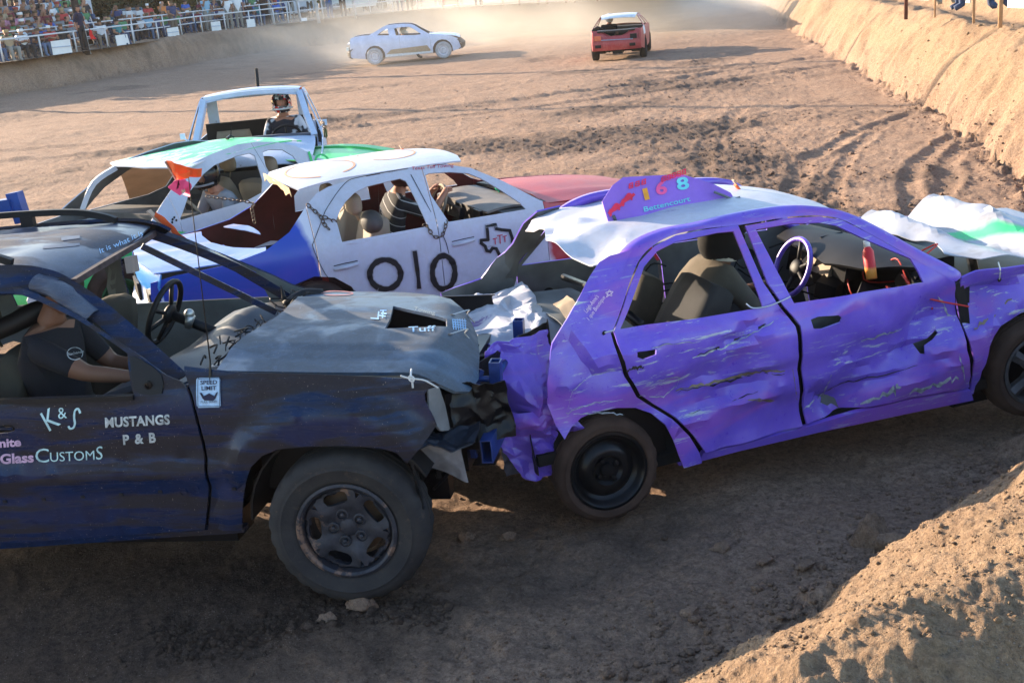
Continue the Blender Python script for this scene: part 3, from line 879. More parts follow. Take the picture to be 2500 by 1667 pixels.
def crowd_body(kind, v):
    """one continuous figure for the stands: seated or standing, several arm poses; legs, head and hair zones"""
    rnd = random.Random(v*7+len(kind)); V = []; rad = []; E = []; zn = []
    def add(p, r, par=None, z=0):
        V.append(Vector(p)); rad.append(r)
        if par is not None: E.append((par, len(V)-1)); zn.append(z)
        return len(V)-1
    H = .92 if kind == 'stand' else .02
    hip = add((0, 0, H+.05), (.16, .12)); w = add((.02, 0, H+.22), (.16, .11), hip); ch = add((.0, 0, H+.40), (.18, .12), w)
    nk0 = add((.01, 0, H+.53), (.10, .08), ch); nk = add((.02, 0, H+.60), .055, nk0, 1); h1 = add((.03, 0, H+.68), (.078, .09), nk, 1); add((.02, 0, H+.78), (.078, .092), h1, 3)
    pose = v % 4
    for sy in (-1, 1):
        s_ = add((0, sy*.19, H+.48), .075, ch, 0)
        if pose == 0 or (pose == 1 and sy > 0): el, wr = (.05, sy*.26, H+.22), (.24, sy*.18, H+.12)
        elif pose == 1: el, wr = (.12, sy*.24, H+.30), (.16, sy*.10, H+.62)
        elif pose == 2: el, wr = (.02, sy*.30, H+.24), (.22, sy*.02, H+.30)
        else: el, wr = (.04, sy*.27, H+.22), (.10, sy*.27, H-.04)
        a = add(Vector((0, sy*.19, H+.48)).lerp(Vector(el), .55), .055, s_, 0); b = add(el, .043, a, 1); c = add(wr, .032, b, 1); add(Vector(wr)+(Vector(wr)-Vector(el)).normalized()*.09, .035, c, 1)
    for sy in (-1, 1):
        if kind == 'stand':
            t = add((0, sy*.09, H-.06), .095, hip, 2); k = add((.02, sy*(.10+.02*rnd.random()), .48), .065, t, 2); a = add((0, sy*.11, .09), .045, k, 2); add((.13, sy*.12, .04), .04, a, 2)
        else:
            t = add((.10, sy*.10, H+.04), .10, hip, 2); k = add((.44, sy*(.13+.03*rnd.random()), H+.08), .068, t, 2); a = add((.46, sy*.14, H-.32), .045, k, 2); add((.58, sy*.14, H-.38), .04, a, 2)
    return skin_body('spectator', V, E, rad, list(CM[:3])+[CM[3]], zn, None, sub=0)
# ---------------------------------------------------------------- folded sheet metal: flat facets that meet in sharp creases
def facet(u, v, sc, seed):
    u, v = u*sc, v*sc; i, j = math.floor(u), math.floor(v); best = None; pts = []
    for a in range(i-1, i+3):
        for b in range(j-1, j+3):
            h = math.sin(a*127.1+b*311.7+seed*74.7)*43758.5453; h -= math.floor(h)
            g = math.sin(a*269.5+b*183.3+seed*31.9)*43758.5453; g -= math.floor(g)
            w = math.sin(a*419.2+b*71.9+seed*17.3)*43758.5453; w -= math.floor(w)
            pts.append((a+.5+.75*(h-.5), b+.5+.75*(g-.5), w*2-1, h, g))
    # creased surface: lower envelope of tilted planes, one per seed point
    val = 1e9
    for px, py, hgt, h, g in pts:
        ca = math.cos(h*6.3); sa = math.sin(h*6.3); du = u-px; dv = v-py; p = hgt*.55 + 1.0*max(abs(du*ca+dv*sa), abs(dv*ca-du*sa)*(.5+.6*g))*(.75+.5*h) + du*(g-.5)*.6
        val = min(val, p)
    return val*1.4-.75
# ================================================================ GENERAL CAR SHELL used by the cars farther off
def clip_x(poly, x, keep_greater):
    out = []; n = len(poly)
    ins = (lambda p: p[0] >= x) if keep_greater else (lambda p: p[0] <= x)
    for i in range(n):
        a, b = poly[i], poly[(i+1) % n]
        if ins(a): out.append(a)
        if ins(a) != ins(b): t = (x-a[0])/(b[0]-a[0]); out.append((x, a[1]+t*(b[1]-a[1])))
    return out
def arch_pts(cx, cz, r, zb, k=9):
    a0 = math.asin(max(-.95, min(.95, (zb-cz)/r)))
    return [(cx+r*math.cos(a), cz+r*math.sin(a)) for a in [a0+(math.pi-2*a0)*i/(k-1) for i in range(k)]]   # front to rear over the top
def shell(car, top, xr, xf, wb, zb, ra, holes, splits, mats, mat_in, step=.1, dent=None, dz=.30, sides=(-1, 1), thick=.014, cz=.32, offs=None):
    """both sides: outline = top silhouette, then along the sill with two wheel arches; cut into parts at the splits"""
    af = arch_pts(wb, cz, ra, zb); ar = arch_pts(0, cz, ra, zb)
    out = list(top) + [(xf, zb+.06)] + af[::1] + ar + [(xr, zb+.08)]
    objs = []
    for sg in sides:
        for k, (nm, x0, x1) in enumerate(splits):
            g = .0035 if sg == sides[0] else 0
            p = clip_x(clip_x(out, x0+g, True), x1-g, False)
            hs = [h for h in (clip_x(clip_x(hh, x0+.012, True), x1-.012, False) for hh in holes) if len(h) >= 3 and max(q[0] for q in h)-min(q[0] for q in h) > .05]
            m = mats.get(nm, mats['body']); far = sg != sides[0]
            objs.append(cdt_panel(nm, p, m, car.e, car.side_fn(sg, (offs or {}).get(nm, 0), dent), hs, step=step*(1.6 if far else 1), thick=thick, mat_in=mat_in, smooth=35))
    return objs
def top_sheet(nm, car, rows, mat, mi=None, crown=.03, n=10, fn=None, thick=.012, step=None):
    """sheet across the car: rows of (x, half width, edge z)"""
    bm = bmesh.new(); R0 = catmull([Vector(r) for r in rows], 4); g = []
    for r in R0:
        row = []
        for i in range(n+1):
            t = -1+2*i/n; x, y, z = r.x, r.y*t, r.z+crown*(1-t*t)
            if fn: x, y, z = fn(x, y, z)
            row.append(bm.verts.new((x, y, z)))
        g.append(row)
    for a, b in zip(g, g[1:]):
        for i in range(n): bm.faces.new((a[i], a[i+1], b[i+1], b[i]))
    bmesh.ops.recalc_face_normals(bm, faces=bm.faces); bm.normal_update()
    if sum(f.normal.z for f in bm.faces)+.3*sum(f.normal.x*(1 if rows[0][0] > 1 else -1) for f in bm.faces) < 0: bmesh.ops.reverse_faces(bm, faces=bm.faces)
    return sheet(nm, bm, mat, car.e, thick, mat_in=mi, smooth=35)
def simple_insides(car, xr, xf, hw, wb, mat, belt, dash_x, cz=.32, seatm=None, dark=None):
    bm = bmesh.new(); box(bm, ((dash_x+.1)/2, 0, .26), (dash_x+.2, hw*1.8, .05)); box(bm, (dash_x+.25, 0, .5), (.05, hw*1.75, belt-.35)); box(bm, (.12, 0, .48), (.05, hw*1.7, .5)); bm_obj('floor_pan', bm, mat, car.e)
    for x in (0, wb):
        for sy in (-1, 1):
            bm = bmesh.new(); box(bm, (x, sy*(hw-.27), .45), (.78, .26, .46)); bm_obj('inner_wheel_housing', bm, dark or BLACKP, car.e)
    bm = bmesh.new(); beam(bm, [(dash_x, -hw+.08, belt-.10), (dash_x-.05, 0, belt-.08), (dash_x, hw-.08, belt-.10)], .35, .22, up=Vector((0,0,1))); bm_obj('dashboard', bm, GREYP, car.e)
# ================================================================ PURPLE SEDAN
PURPLE = paint('purple_spray_paint', (.150, .080, .58), damt=.09, rough=.27, chips=(.40,.44,.52), camt=.30, cscale=(3.5,26,42), low=.30, second=(.23,.075,.50), sc2=1.3, wob=.12)
WHITEP = paint('white_brushed_paint', (.50,.52,.60), damt=.28, rough=.4, low=.1, chips=(.16,.10,.30), camt=-.2)
GASH = plain('torn_steel_gash', (.05,.045,.045), .6, .2, .8, 30)
TORN = plain('scraped_bare_edge', (.36,.40,.44), .5, .3, .5, 30)
MUDM = plain('mud_smear', (.22,.17,.12), .9, 0, .4, 20)

PC = Car('wrecked_sedan', (.216, 6.258, .045), (15.61, .88, -.37), 'purple four-door wreck with white roof, roof board 168 and crushed tail', 'car', hw=.86, roof=1.42, belt=.97)
PC.tum = .25; PC.x0, PC.x1 = -1.3, 3.6
e = PC.e
GA = lambda x, z, cx, cz, sx, sz, a=0: math.exp(-(((x-cx)*math.cos(a)+(z-cz)*math.sin(a))/sx)**2-((-(x-cx)*math.sin(a)+(z-cz)*math.cos(a))/sz)**2)
def crease(x, z, x0, z0, x1, z1, w, d):
    dx, dz = x1-x0, z1-z0; l = math.hypot(dx, dz); t = ((x-x0)*dx+(z-z0)*dz)/(l*l)
    v = (-(x-x0)*dz+(z-z0)*dx)/l; k = max(0, 1-abs(v)/w); ends = max(0, min(1, min(t, 1-t)*6+.25)) if -.05 < t < 1.05 else 0
    return d*k*ends
def pdent(x, z):
    # + pushes the sheet inwards
    d = .012*max(-.6, n1(x, z, 2.2, 41)) + .004*n1(x, z, 9, 42)
    if z < .99:
        f = min(1, (.99-z)/.06)
        d += 1.5*f*(.055*GA(x, z, .75, .60, .42, .13, .12) + .035*GA(x, z, 1.02, .40, .35, .10) - .012*GA(x, z, .6, .80, .30, .05, .15))
        d += 1.6*f*(crease(x, z, .45, .60, 1.10, .72, .06, -.022) + crease(x, z, .62, .83, 1.08, .97, .05, .030) + crease(x, z, .3, .45, 1.05, .53, .05, -.02))
        d += 1.5*f*(.060*GA(x, z, 1.75, .62, .42, .12, .18) + crease(x, z, 1.20, .55, 2.05, .68, .06, -.028) + crease(x, z, 1.35, .42, 2.1, .50, .05, .022) + .04*GA(x, z, 1.35, .36, .14, .12))
        d += 1.6*f*(crease(x, z, 1.15, .48, 1.42, .28, .07, .03) + crease(x, z, 1.95, .85, 1.75, .55, .09, .03) + .035*GA(x, z, 2.02, .72, .10, .16))
        d += 1.5*f*(.07*GA(x, z, 2.30, .72, .14, .20, .3) + crease(x, z, 2.15, .78, 2.75, .88, .06, .04) + crease(x, z, 2.2, .55, 2.6, .72, .08, -.03))
        d += f*(.050*facet(x*.6, z*1.1, 3.0, 44)+.020*facet(x, z*1.4, 7.0, 47)+.006)
    # tail: folded in
    if x < .28:
        k = min(1, (.28-x)/.45)
        d += k*(.055*facet(x, z, 4.2, 45) + .015*facet(x, z, 9, 46)) + .06*k*k*GA(x, z, -.1, .95, .25, .12)
    d += crease(x, z, -.12, 1.08, .02, .82, .05, -.045) + .03*GA(x, z, .05, .82, .12, .05)
    return d
sf = PC.side_fn(-1, 0, pdent); sfd = PC.side_fn(-1, .006, pdent)
T = lambda pts: PC.sxz(pts)
# rear quarter with wheel arch
arch = [(1368,1062),(1385,1035),(1410,1012),(1450,998),(1500,990),(1550,994),(1590,1008),(1622,1034),(1640,1070),(1650,1105),(1657,1131)]
q_out = T([(1462,640),(1440,672),(1405,735),(1368,790),(1342,832),(1338,880),(1330,930),(1335,985),(1350,1030)]+arch+[(1704,1122),(1700,1100),(1680,1062),(1640,1022),(1590,992),(1550,967),(1518,915),(1499,860),(1489,812),(1496,798),(1531,703),(1558,636),(1592,598),(1560,606),(1488,624)])
cdt_panel('rear_quarter_panel', q_out, PURPLE, e, sf, step=.05, thick=.010, mat_in=PRIMER, smooth=28)
# rear door
rd_out = T([(1496,806),(1533,704),(1562,637),(1597,600),(1648,574),(1720,560),(1800,549),(1818,590),(1862,690),(1903,750),(1932,792),(1942,900),(1950,970),(1955,1037),(1880,1058),(1800,1078),(1714,1097),(1690,1060),(1650,1018),(1598,987),(1558,960),(1527,912),(1508,858)])
rd_win = T([(1511,801),(1549,712),(1571,651),(1604,612),(1648,590),(1750,568),(1789,564),(1807,606),(1850,715),(1862,750),(1700,776)])
h1_ = T([(1541,848),(1592,845),(1590,858),(1556,868),(1541,862)])
rdoor = cdt_panel('rear_door', rd_out, PURPLE, e, sfd, [rd_win, h1_], step=.045, thick=.012, mat_in=PRIMER, smooth=28)
# front door
fd_out = T([(1818,551),(1928,531),(1998,528),(2055,537),(2119,569),(2215,623),(2307,677),(2331,688),(2342,720),(2352,790),(2347,850),(2357,900),(2364,945),(2220,966),(2081,1000),(1968,1033),(1963,970),(1953,900),(1944,790),(1914,748),(1873,690),(1838,600)])
fd_win = T([(1843,560),(1928,545),(1998,543),(2042,551),(2103,580),(2167,608),(2222,631),(2240,660),(2251,688),(2100,712),(1936,739),(1895,660)])
h2_ = T([(1968,775),(1985,767),(2035,764),(2046,772),(2043,783),(1990,796),(1972,796)])
h3_ = T([(2236,842),(2262,826),(2292,808),(2298,815),(2280,828),(2256,842),(2252,862),(2244,862)])
fdoor = cdt_panel('front_door', fd_out, PURPLE, e, sfd, [fd_win, h2_, h3_], step=.045, thick=.012, mat_in=PRIMER, smooth=28)
# front fender to beyond the picture's edge
fe = [(2.145,.925),(2.16,.80),(2.165,.62),(2.18,.50),(2.20,.35),(2.225,.215),(2.245,.215),(2.265,.36),(2.31,.50),(2.40,.60),(2.52,.655),(2.64,.665),(2.78,.635),(2.90,.56),(2.98,.45),(3.02,.33),(3.30,.32),(3.34,.60),(3.28,.78),(3.0,.86),(2.65,.915),(2.42,.935),(2.24,.945)]
cdt_panel('front_fender', fe, PURPLE, e, sf, step=.05, thick=.010, mat_in=PRIMER, smooth=28)
# rocker
sl = T([(1655,1134),(1704,1124),(1714,1103),(1800,1084),(1955,1043),(2081,1006),(2220,972),(2366,951),(2372,975),(2220,1006),(2000,1052),(1800,1099),(1690,1128)])
cdt_panel('rocker_panel', sl, PURPLE, e, PC.side_fn(-1, .016), step=.06, thick=.03, smooth=40)
# roof side rail from C pillar to cowl, and A pillar
ra = [PC.side(px, py) for px, py in [(1496,800),(1533,703),(1561,636),(1597,599),(1648,573),(1720,559),(1810,549),(1928,530),(1998,527),(2055,536),(2119,568),(2215,622),(2307,676),(2335,688)]]
rb_px = [(1480,740),(1500,660),(1520,620),(1560,585),(1625,559),(1700,545),(1800,521),(1920,503),(2004,505),(2070,520),(2140,553),(2240,608),(2330,655),(2345,672)]
rail_top = [PC.side(px, py, -1, -.02) for px, py in rb_px]
bm = bmesh.new(); A = []; B = []; C_ = []
for p, q in zip(ra, rail_top):
    A.append(p+Vector((0, .004, 0))); q = Vector((q.x, -min(PC.ys(q.x, q.z)-.012, PC.hw-.02), q.z)); B.append(q); C_.append(q+Vector((0, .055, -.004)))
strip(bm, catmull(A, 4), catmull([(a+b)/2+Vector((0,-.012,.004)) for a, b in zip(A, B)], 4)); strip(bm, catmull([(a+b)/2+Vector((0,-.012,.004)) for a, b in zip(A, B)], 4), catmull(B, 4)); strip(bm, catmull(B, 4), catmull(C_, 4))
bmesh.ops.remove_doubles(bm, verts=bm.verts, dist=1e-5); bmesh.ops.recalc_face_normals(bm, faces=bm.faces)
sheet('roof_side_rail', bm, PURPLE, e, .014, mat_in=PRIMER)
# seams between doors: rubber-dark inner jamb seen in the gaps
for px in ([(1908,748),(1938,791),(1948,900),(1956,970),(1962,1036)], [(2337,690),(2350,740),(2356,800),(2352,850),(2363,905),(2369,950)], [(1495,812),(1504,858),(1522,913),(1554,963),(1595,990),(1645,1020),(1686,1060),(1708,1100)]):
    bm = bmesh.new(); beam(bm, catmull([PC.side(a, b, -1, -.035) for a, b in px], 3), .06, .007, up=Vector((0,1,0))); bm_obj('door_jamb', bm, BLACKP, e)
# far side, seen from within
far = [(x, z) for x, z in rd_out]; fw = rd_win
ffn = PC.side_fn(1, 0)
cdt_panel('far_rear_door', rd_out, PURPLE, e, ffn, [rd_win], step=.09, thick=.012, mat_in=PRIMER)
cdt_panel('far_front_door', fd_out, PURPLE, e, ffn, [fd_win], step=.09, thick=.012, mat_in=PRIMER)
cdt_panel('far_fender', fe, PURPLE, e, ffn, step=.12, thick=.012, mat_in=PRIMER)
cdt_panel('far_rear_quarter', [(-.42,.95),(-.15,1.0),(.0,1.16),(.12,1.33),(.20,1.40),(.35,1.41),(.16,1.1),(.05,.9),(.1,.7),(.35,.5),(.42,.25),(.35,.25),(.25,.52),(.0,.62),(-.2,.55),(-.42,.55)], PURPLE, e, PC.side_fn(1, -.03, lambda x, z: .05*rn(x, z, 3, 51)*(x < .2)), step=.06, thick=.012, mat_in=PRIMER, smooth=30)
cdt_panel('far_rocker', sl, PURPLE, e, ffn, step=.1, thick=.03)
bm = bmesh.new(); pts = [Vector((p.x, -p.y-.0, p.z)) for p in ra[2:]]
beam(bm, catmull([Vector((p.x, abs(p.y)-.03, p.z+.02)) for p in ra[2:]], 3), .05, .05); bm_obj('far_roof_rail', bm, PURPLE, e, True)
# roof
def proof(x, y):
    c = 1-(y/.62)**2
    z = 1.405+.038*c - .07*max(0, (x-1.05)/.5)**2 - .04*max(0, (.45-x)/.45)**2
    if x < .75:
        k = min(1, (.75-x)/.6); z += k*(.065*facet(x*.8, y, 3.0, 61)-.012 + .022*facet(x, y, 6, 62)) - .05*k*k*max(0, -y)*1.0
        z += .06*k*GA(x, y, .28, .05, .10, .12)
    else: z += .006*n1(x, y, 3, 63)
    return z
seam = [(-.018,-.548)]
r_out = [(.10,-.60),(.20,-.615),(.45,-.612),(.75,-.605),(1.05,-.60),(1.35,-.585),(1.56,-.56),(1.60,-.3),(1.61,0),(1.60,.3),(1.55,.555),(1.2,.585),(.8,.60),(.4,.60),(.16,.585),(.06,.40),(.10,.15),(.02,-.1),(.06,-.35)]
cdt_panel('roof_panel', r_out, WHITEP, e, lambda x, y: Vector((x, y, proof(x, y))), step=.04, thick=.006, mat_in=DARKIN, smooth=15)
# crushed boot lid: white sheet folded like paper
def crumple(u, v, base, eu, ev, nrm, amp, sd, sc=2.2):
    a = facet(u, v, sc*1.1, sd); b = facet(u+3.1, v*1.3, sc*2.2, sd+1)*.5; c = facet(u, v+5, sc*.6, sd+2)
    return base+eu*u+ev*v+nrm*(amp*(.65*a+.35*b+.5*c))+eu*(amp*.35*b)+ev*(amp*.3*a)
def crumple_sheet(name, base, eu, ev, nrm, U_, V_, amp, sd, mat, parent, nu=34, nv=34, sc=2.2, mi=None, shape=None, th=.005):
    bm = bmesh.new(); g = []
    for i in range(nu+1):
        row = []
        for j in range(nv+1):
            u, v = U_*i/nu, V_*j/nv
            p = crumple(u, v, base, eu, ev, nrm, amp, sd, sc)
            if shape: p = shape(p, i/nu, j/nv)
            row.append(bm.verts.new(p))
        g.append(row)
    for i in range(nu):
        for j in range(nv):
            a, b, c, d = g[i][j], g[i+1][j], g[i+1][j+1], g[i][j+1]
            if (i+j) % 2: bm.faces.new((a, b, c)); bm.faces.new((a, c, d))
            else: bm.faces.new((a, b, d)); bm.faces.new((b, c, d))
    bmesh.ops.recalc_face_normals(bm, faces=bm.faces)
    return sheet(name, bm, mat, parent, th, mat_in=mi, smooth=16)
def shp(p, a, b):
    q = p.copy(); q.z += .09*math.sin(math.pi*a)*(1-abs(b-.4)) - .08*max(0, .2-b)
    q.x += -.05*math.sin(3*b*math.pi)*a; return q
crumple_sheet('crushed_boot_lid', Vector((-.42, .66, .97)), Vector((.02, -1, -.05)).normalized(), Vector((1, .04, .02)).normalized(), Vector((0, 0, 1)), 1.26, .50, .14, 71, WHITEP, e, nu=70, nv=34, sc=3.4, mi=PRIMER, shape=shp)
# rear corner crushed into folds, hanging to below the bumper line
def shp2(p, a, b):
    q = p.copy(); q.y += .10*math.sin(math.pi*b)*-1 + .12*(1-a)*.6; q.x += .13*math.sin(b*math.pi*1.0)*-.2 + .10*max(0, b-.55); return q
crumple_sheet('crushed_rear_corner', Vector((-.53, -.70, .985)), Vector((1, -.10, .05)).normalized(), Vector((.16, .02, -1)).normalized(), Vector((0, -1, 0)), .36, .66, .12, 75, PURPLE, e, nu=44, nv=60, sc=5.5, mi=PRIMER, shape=shp2)
crumple_sheet('hanging_bumper_fold', Vector((-.50, -.78, .66)), Vector((1, -.08, .03)).normalized(), Vector((.22, .10, -1)).normalized(), Vector((0, -1, 0)), .30, .40, .10, 77, PURPLE, e, nu=40, nv=48, sc=7, mi=PRIMER, shape=lambda p, a, b: p+Vector((-.05*math.sin(b*3.1), -.05*math.sin(a*3.1), -.03*a)))
crumple_sheet('torn_grey_liner', Vector((-.52, -.66, .60)), Vector((1, -.1, .03)).normalized(), Vector((.1, .05, -1)).normalized(), Vector((0, -1, 0)), .26, .34, .05, 97, plain('scuffed_grey_liner', (.10,.10,.13), .4, .1, .4, 18), e, nu=24, nv=24, sc=8)
crumple_sheet('crushed_tail_skin', Vector((-.50, .72, .86)), Vector((.06, -1, 0)).normalized(), Vector((.10, 0, -1)).normalized(), Vector((-1, 0, 0)), 1.35, .46, .06, 79, PURPLE, e, nu=60, nv=34, sc=4.5, mi=PRIMER)
crumple_sheet('bent_bumper_skin', Vector((-.44, -.80, .52)), Vector((.05, 1, 0)).normalized(), Vector((.05, 0, -1)).normalized(), Vector((-1, 0, 0)), 1.3, .20, .05, 83, BLACKP, e, nu=26, nv=10, sc=3)
for i_, (x_, y_, z_, sd_) in enumerate(((-.56,-.58,.72,201),(-.60,-.40,.60,202),(-.58,-.20,.74,203),(-.52,-.72,.90,204))):
    crumple_sheet('torn_bare_metal', Vector((x_, y_, z_)), Vector((.7, .5, .2)).normalized(), Vector((-.2, .3, -1)).normalized(), Vector((-.3, -1, .2)).normalized(), .20, .22, .07, sd_, BARE if i_ % 2 else plain('lilac_bent_scrap', (.30,.16,.42), .25, .2, .3, 12), e, nu=14, nv=14, sc=9)
crumple_sheet('folded_package_shelf', Vector((.02, .58, .93)), Vector((0, -1, 0)), Vector((1, 0, -.05)).normalized(), Vector((0, 0, 1)), 1.15, .36, .035, 87, PRIMER, e, nu=26, nv=12, sc=3)
crumple_sheet('torn_inner_flange', Vector((.03, -.45, .95)), Vector((.1, 1, .05)).normalized(), Vector((.8, .1, .3)).normalized(), Vector((-.3, 0, .8)), .55, .10, .04, 89, BEIGEP, e, nu=20, nv=8, sc=5)
# bonnet: white with a green stroke, buckled into a high peak
def phood(x, y):
    z = .945 + .02*(1-(y/.7)**2)
    k = math.exp(-((x-2.98-.05*y)/.16)**2); z += .12*k*(.55+.45*ss1(-.7, .3, y))
    z += .085*math.exp(-((x-2.62+.10*y)/.09)**2)*ss1(-.5, .3, y) + .05*facet(x, y, 3.0, 93)-.02 - .05*math.exp(-((x-2.80)/.10)**2) 
    return z
HG = [(2.38,.62),(2.50,.64),(2.9,.64),(3.35,.60),(3.40,0),(3.34,-.62),(3.05,-.70),(2.75,-.64),(2.50,-.55),(2.40,-.35),(2.52,-.1),(2.46,.15),(2.42,.4)]
m, nt, b = nt_new('white_bonnet_with_green_stroke')
v_ = coords(nt); sx = N(nt, 'ShaderNodeSeparateXYZ'); nt.links.new(v_, sx.inputs[0])
t1 = math_(nt, 'ABSOLUTE', math_(nt, 'SUBTRACT', math_(nt, 'ADD', sx.outputs['X'], math_(nt, 'MULTIPLY', sx.outputs['Y'], .45)), 2.80))
t1 = math_(nt, 'ADD', t1, math_(nt, 'MULTIPLY', math_(nt, 'SUBTRACT', noise(nt, v_, 4, 3), .5), .12))
gk = math_(nt, 'MULTIPLY', ramp(nt, t1, .03, .065, (1,1,1,1), (0,0,0,1)), math_(nt, 'LESS_THAN', sx.outputs['Y'], .28))
nt.links.new(mix(nt, gk, mix(nt, ramp(nt, noise(nt, v_, 6, 5), .5, .8), (.36,.38,.44), (.15,.14,.135)), (.05,.50,.20)), b.inputs['Base Color']); b.inputs['Roughness'].default_value = .4
cdt_panel('buckled_bonnet', HG, m, e, lambda x, y: Vector((x, y, phood(x, y))), step=.04, thick=.006, mat_in=DARKIN, smooth=12)
# front: slam panel and engine bay so nothing is hollow
bm = bmesh.new(); box(bm, (2.75, 0, .55), (1.0, 1.3, .36)); box(bm, (3.25, 0, .5), (.1, 1.4, .3)); box(bm, (2.5, .2, .74), (.4, .5, .12)); tube(bm, [(2.5, -.5, .8), (2.7, -.2, .84), (2.9, .3, .8)], .03)
bm_obj('engine', bm, BLACKM, e)
# floor, firewall, cross members
bm = bmesh.new(); box(bm, (1.1, 0, .24), (2.6, 1.56, .06)); box(bm, (2.24, 0, .55), (.05, 1.5, .66)); box(bm, (-.1, 0, .38), (.5, 1.5, .06)); box(bm, (1.0, 0, .32), (2.2, .25, .12)); box(bm, (.32, 0, .55), (.06, 1.45, .5))
bm_obj('floor_pan', bm, DARKIN, e)
for c_, s_ in (((.06, -.60, .40), (.62, .26, .42)), ((2.62, -.56, .36), (.8, .22, .55)), ((.06, .60, .40), (.62, .26, .42)), ((2.62, .56, .36), (.8, .22, .55))):
    bm = bmesh.new(); box(bm, c_, s_); bm_obj('inner_wheel_housing', bm, BLACKP, e)
bm = bmesh.new(); box(bm, (0, 0, .28), (.12, 1.3, .1)); bm_obj('rear_axle', bm, BLACKP, e)
# door inner shells (dark inside handles holes)
bm = bmesh.new(); box(bm, (.80, -.76, .64), (.50, .03, .56)); box(bm, (1.62, -.76, .60), (.9, .03, .60)); bm_obj('inner_door_shell', bm, PRIMER, e)
# dashboard, torn open
def dashz(x, y): return .985-.10*((x-2.05)/.25)**2+.015*math.cos(y*3)-.05*max(0, (-y-.1))
cdt_panel('dashboard_top', [(1.86,-.35),(1.80,.0),(1.84,.3),(1.88,.70),(2.2,.70),(2.26,0),(2.22,-.66),(2.05,-.64)], BLACKP, e, lambda x, y: Vector((x, y, dashz(x, y))), step=.07, thick=.02, smooth=50)
bm = bmesh.new(); rr_ = random.Random(5)
for i in range(26):
    p = Vector((rr_.uniform(1.85, 2.15), rr_.uniform(-.66, .6), rr_.uniform(.66, .92))); s_ = rr_.uniform(.05, .16)
    box(bm, p, (s_, s_*rr_.uniform(.6, 1.6), s_*rr_.uniform(.5, 1)), Matrix.Rotation(rr_.uniform(-1, 1), 3, 'X') @ Matrix.Rotation(rr_.uniform(-1, 1), 3, 'Z'))
bm_obj('broken_dashboard_core', bm, BLACKP, e)
bm = bmesh.new(); box(bm, (1.90, .22, .86), (.03, .34, .16), Matrix.Rotation(.4, 3, 'Y')); bm_obj('instrument_cluster', bm, BEIGEP, e)
bm = bmesh.new()
for i in range(9):
    p0 = Vector((rr_.uniform(1.85, 2.2), rr_.uniform(-.6, .1), rr_.uniform(.78, .95)))
    tube(bm, catmull([p0, p0+Vector((rr_.uniform(-.12,.12), -.1, rr_.uniform(.0,.12))), p0+Vector((rr_.uniform(-.2,.2), -.22, rr_.uniform(-.1,.02))), p0+Vector((rr_.uniform(-.2,.2), -.3, -.12))], 5), .005, 5)
bm_obj('loose_wire', bm, plain('red_cable', (.5,.03,.02), .5, 0, .1), e)
def steering_wheel(parent, c, axis, r, mat, mat2, name='steering_wheel'):
    q = Vector((0, 0, 1)).rotation_difference(Vector(axis).normalized()).to_matrix().to_4x4(); M = Matrix.Translation(c) @ q
    bm = bmesh.new(); tube(bm, [M @ Vector((r*math.cos(a), r*math.sin(a), 0)) for a in [2*math.pi*i/36 for i in range(36)]], .017, 8, closed=True, up=M.to_3x3() @ Vector((0, 0, 1)))
    w = bm_obj(name, bm, mat, parent, True)
    bm = bmesh.new(); bmesh.ops.create_uvsphere(bm, u_segments=16, v_segments=8, radius=.065)
    for v in bm.verts: v.co = M @ Vector((v.co.x, v.co.y, v.co.z*.45-.03))
    for a in (0, math.pi, -math.pi/2-.35, -math.pi/2+.35): tube(bm, [M @ Vector((.04*math.cos(a), .04*math.sin(a), -.03)), M @ Vector((r*math.cos(a), r*math.sin(a), 0))], .013, 6)
    tube(bm, [M @ Vector((0, 0, -.03)), M @ Vector((0, 0, -.35))], .03, 8)
    bm_obj('wheel_hub', bm, mat2, w, True); return w
steering_wheel(e, (1.76, .30, .82), (-.93, .0, .40), .185, PURPLE, BLACKP)
def seat(parent, x, y, z, mat, mat2, h=.62, w=.48, rec=.28, name='seat', headrest=True, yawr=0):
    M = Matrix.Translation((x, y, z)) @ Matrix.Rotation(yawr, 4, 'Z')
    def pad(L, wd, th, M2, nm, par, mt, curve=.0):
        bm = bmesh.new(); nx, ny = 10, 8; top = []; 
        bmesh.ops.create_cube(bm, size=1); bmesh.ops.subdivide_edges(bm, edges=bm.edges, cuts=5, use_grid_fill=True)
        for v in bm.verts:
            a, b_, c = v.co*2; k = (1-abs(a)**4*.25)*(1-abs(b_)**6*.12)
            v.co = M2 @ Vector((a*L/2*(1-.06*abs(b_)**3*abs(c)), b_*wd/2*(1-.10*abs(a)**4), c*th/2*k+.02*(b_*b_)*(1 if c > 0 else 0)))
        o = bm_obj(nm, bm, mt, par, True); return o
    b = pad(h, w, .15, M @ Matrix.Translation((-.30, 0, .36)) @ Matrix.Rotation(-(math.pi/2-rec)+math.pi, 4, 'Y') , name+'_back', parent, mat)
    c = pad(.50, w, .15, M @ Matrix.Translation((.0, 0, .06)) @ Matrix.Rotation(-.12, 4, 'Y'), name+'_cushion', parent, mat2)
    if headrest:
        bm = bmesh.new(); bmesh.ops.create_icosphere(bm, subdivisions=3, radius=1)
        hm = M @ Matrix.Translation((-.30-math.sin(rec)*h*.66, 0, .36+h*.68))
        for v in bm.verts:
            q = v.co; v.co = hm @ Vector((q.x*.065, math.copysign(abs(q.y)**.7, q.y)*.125, math.copysign(abs(q.z)**.7, q.z)*.095))
        for sy in (-.05, .05): tube(bm, [hm @ Vector((0, sy, -.05)), hm @ Vector((.04, sy, -.16))], .007, 6)
        bm_obj('headrest', bm, mat, b, True)
    return b, c
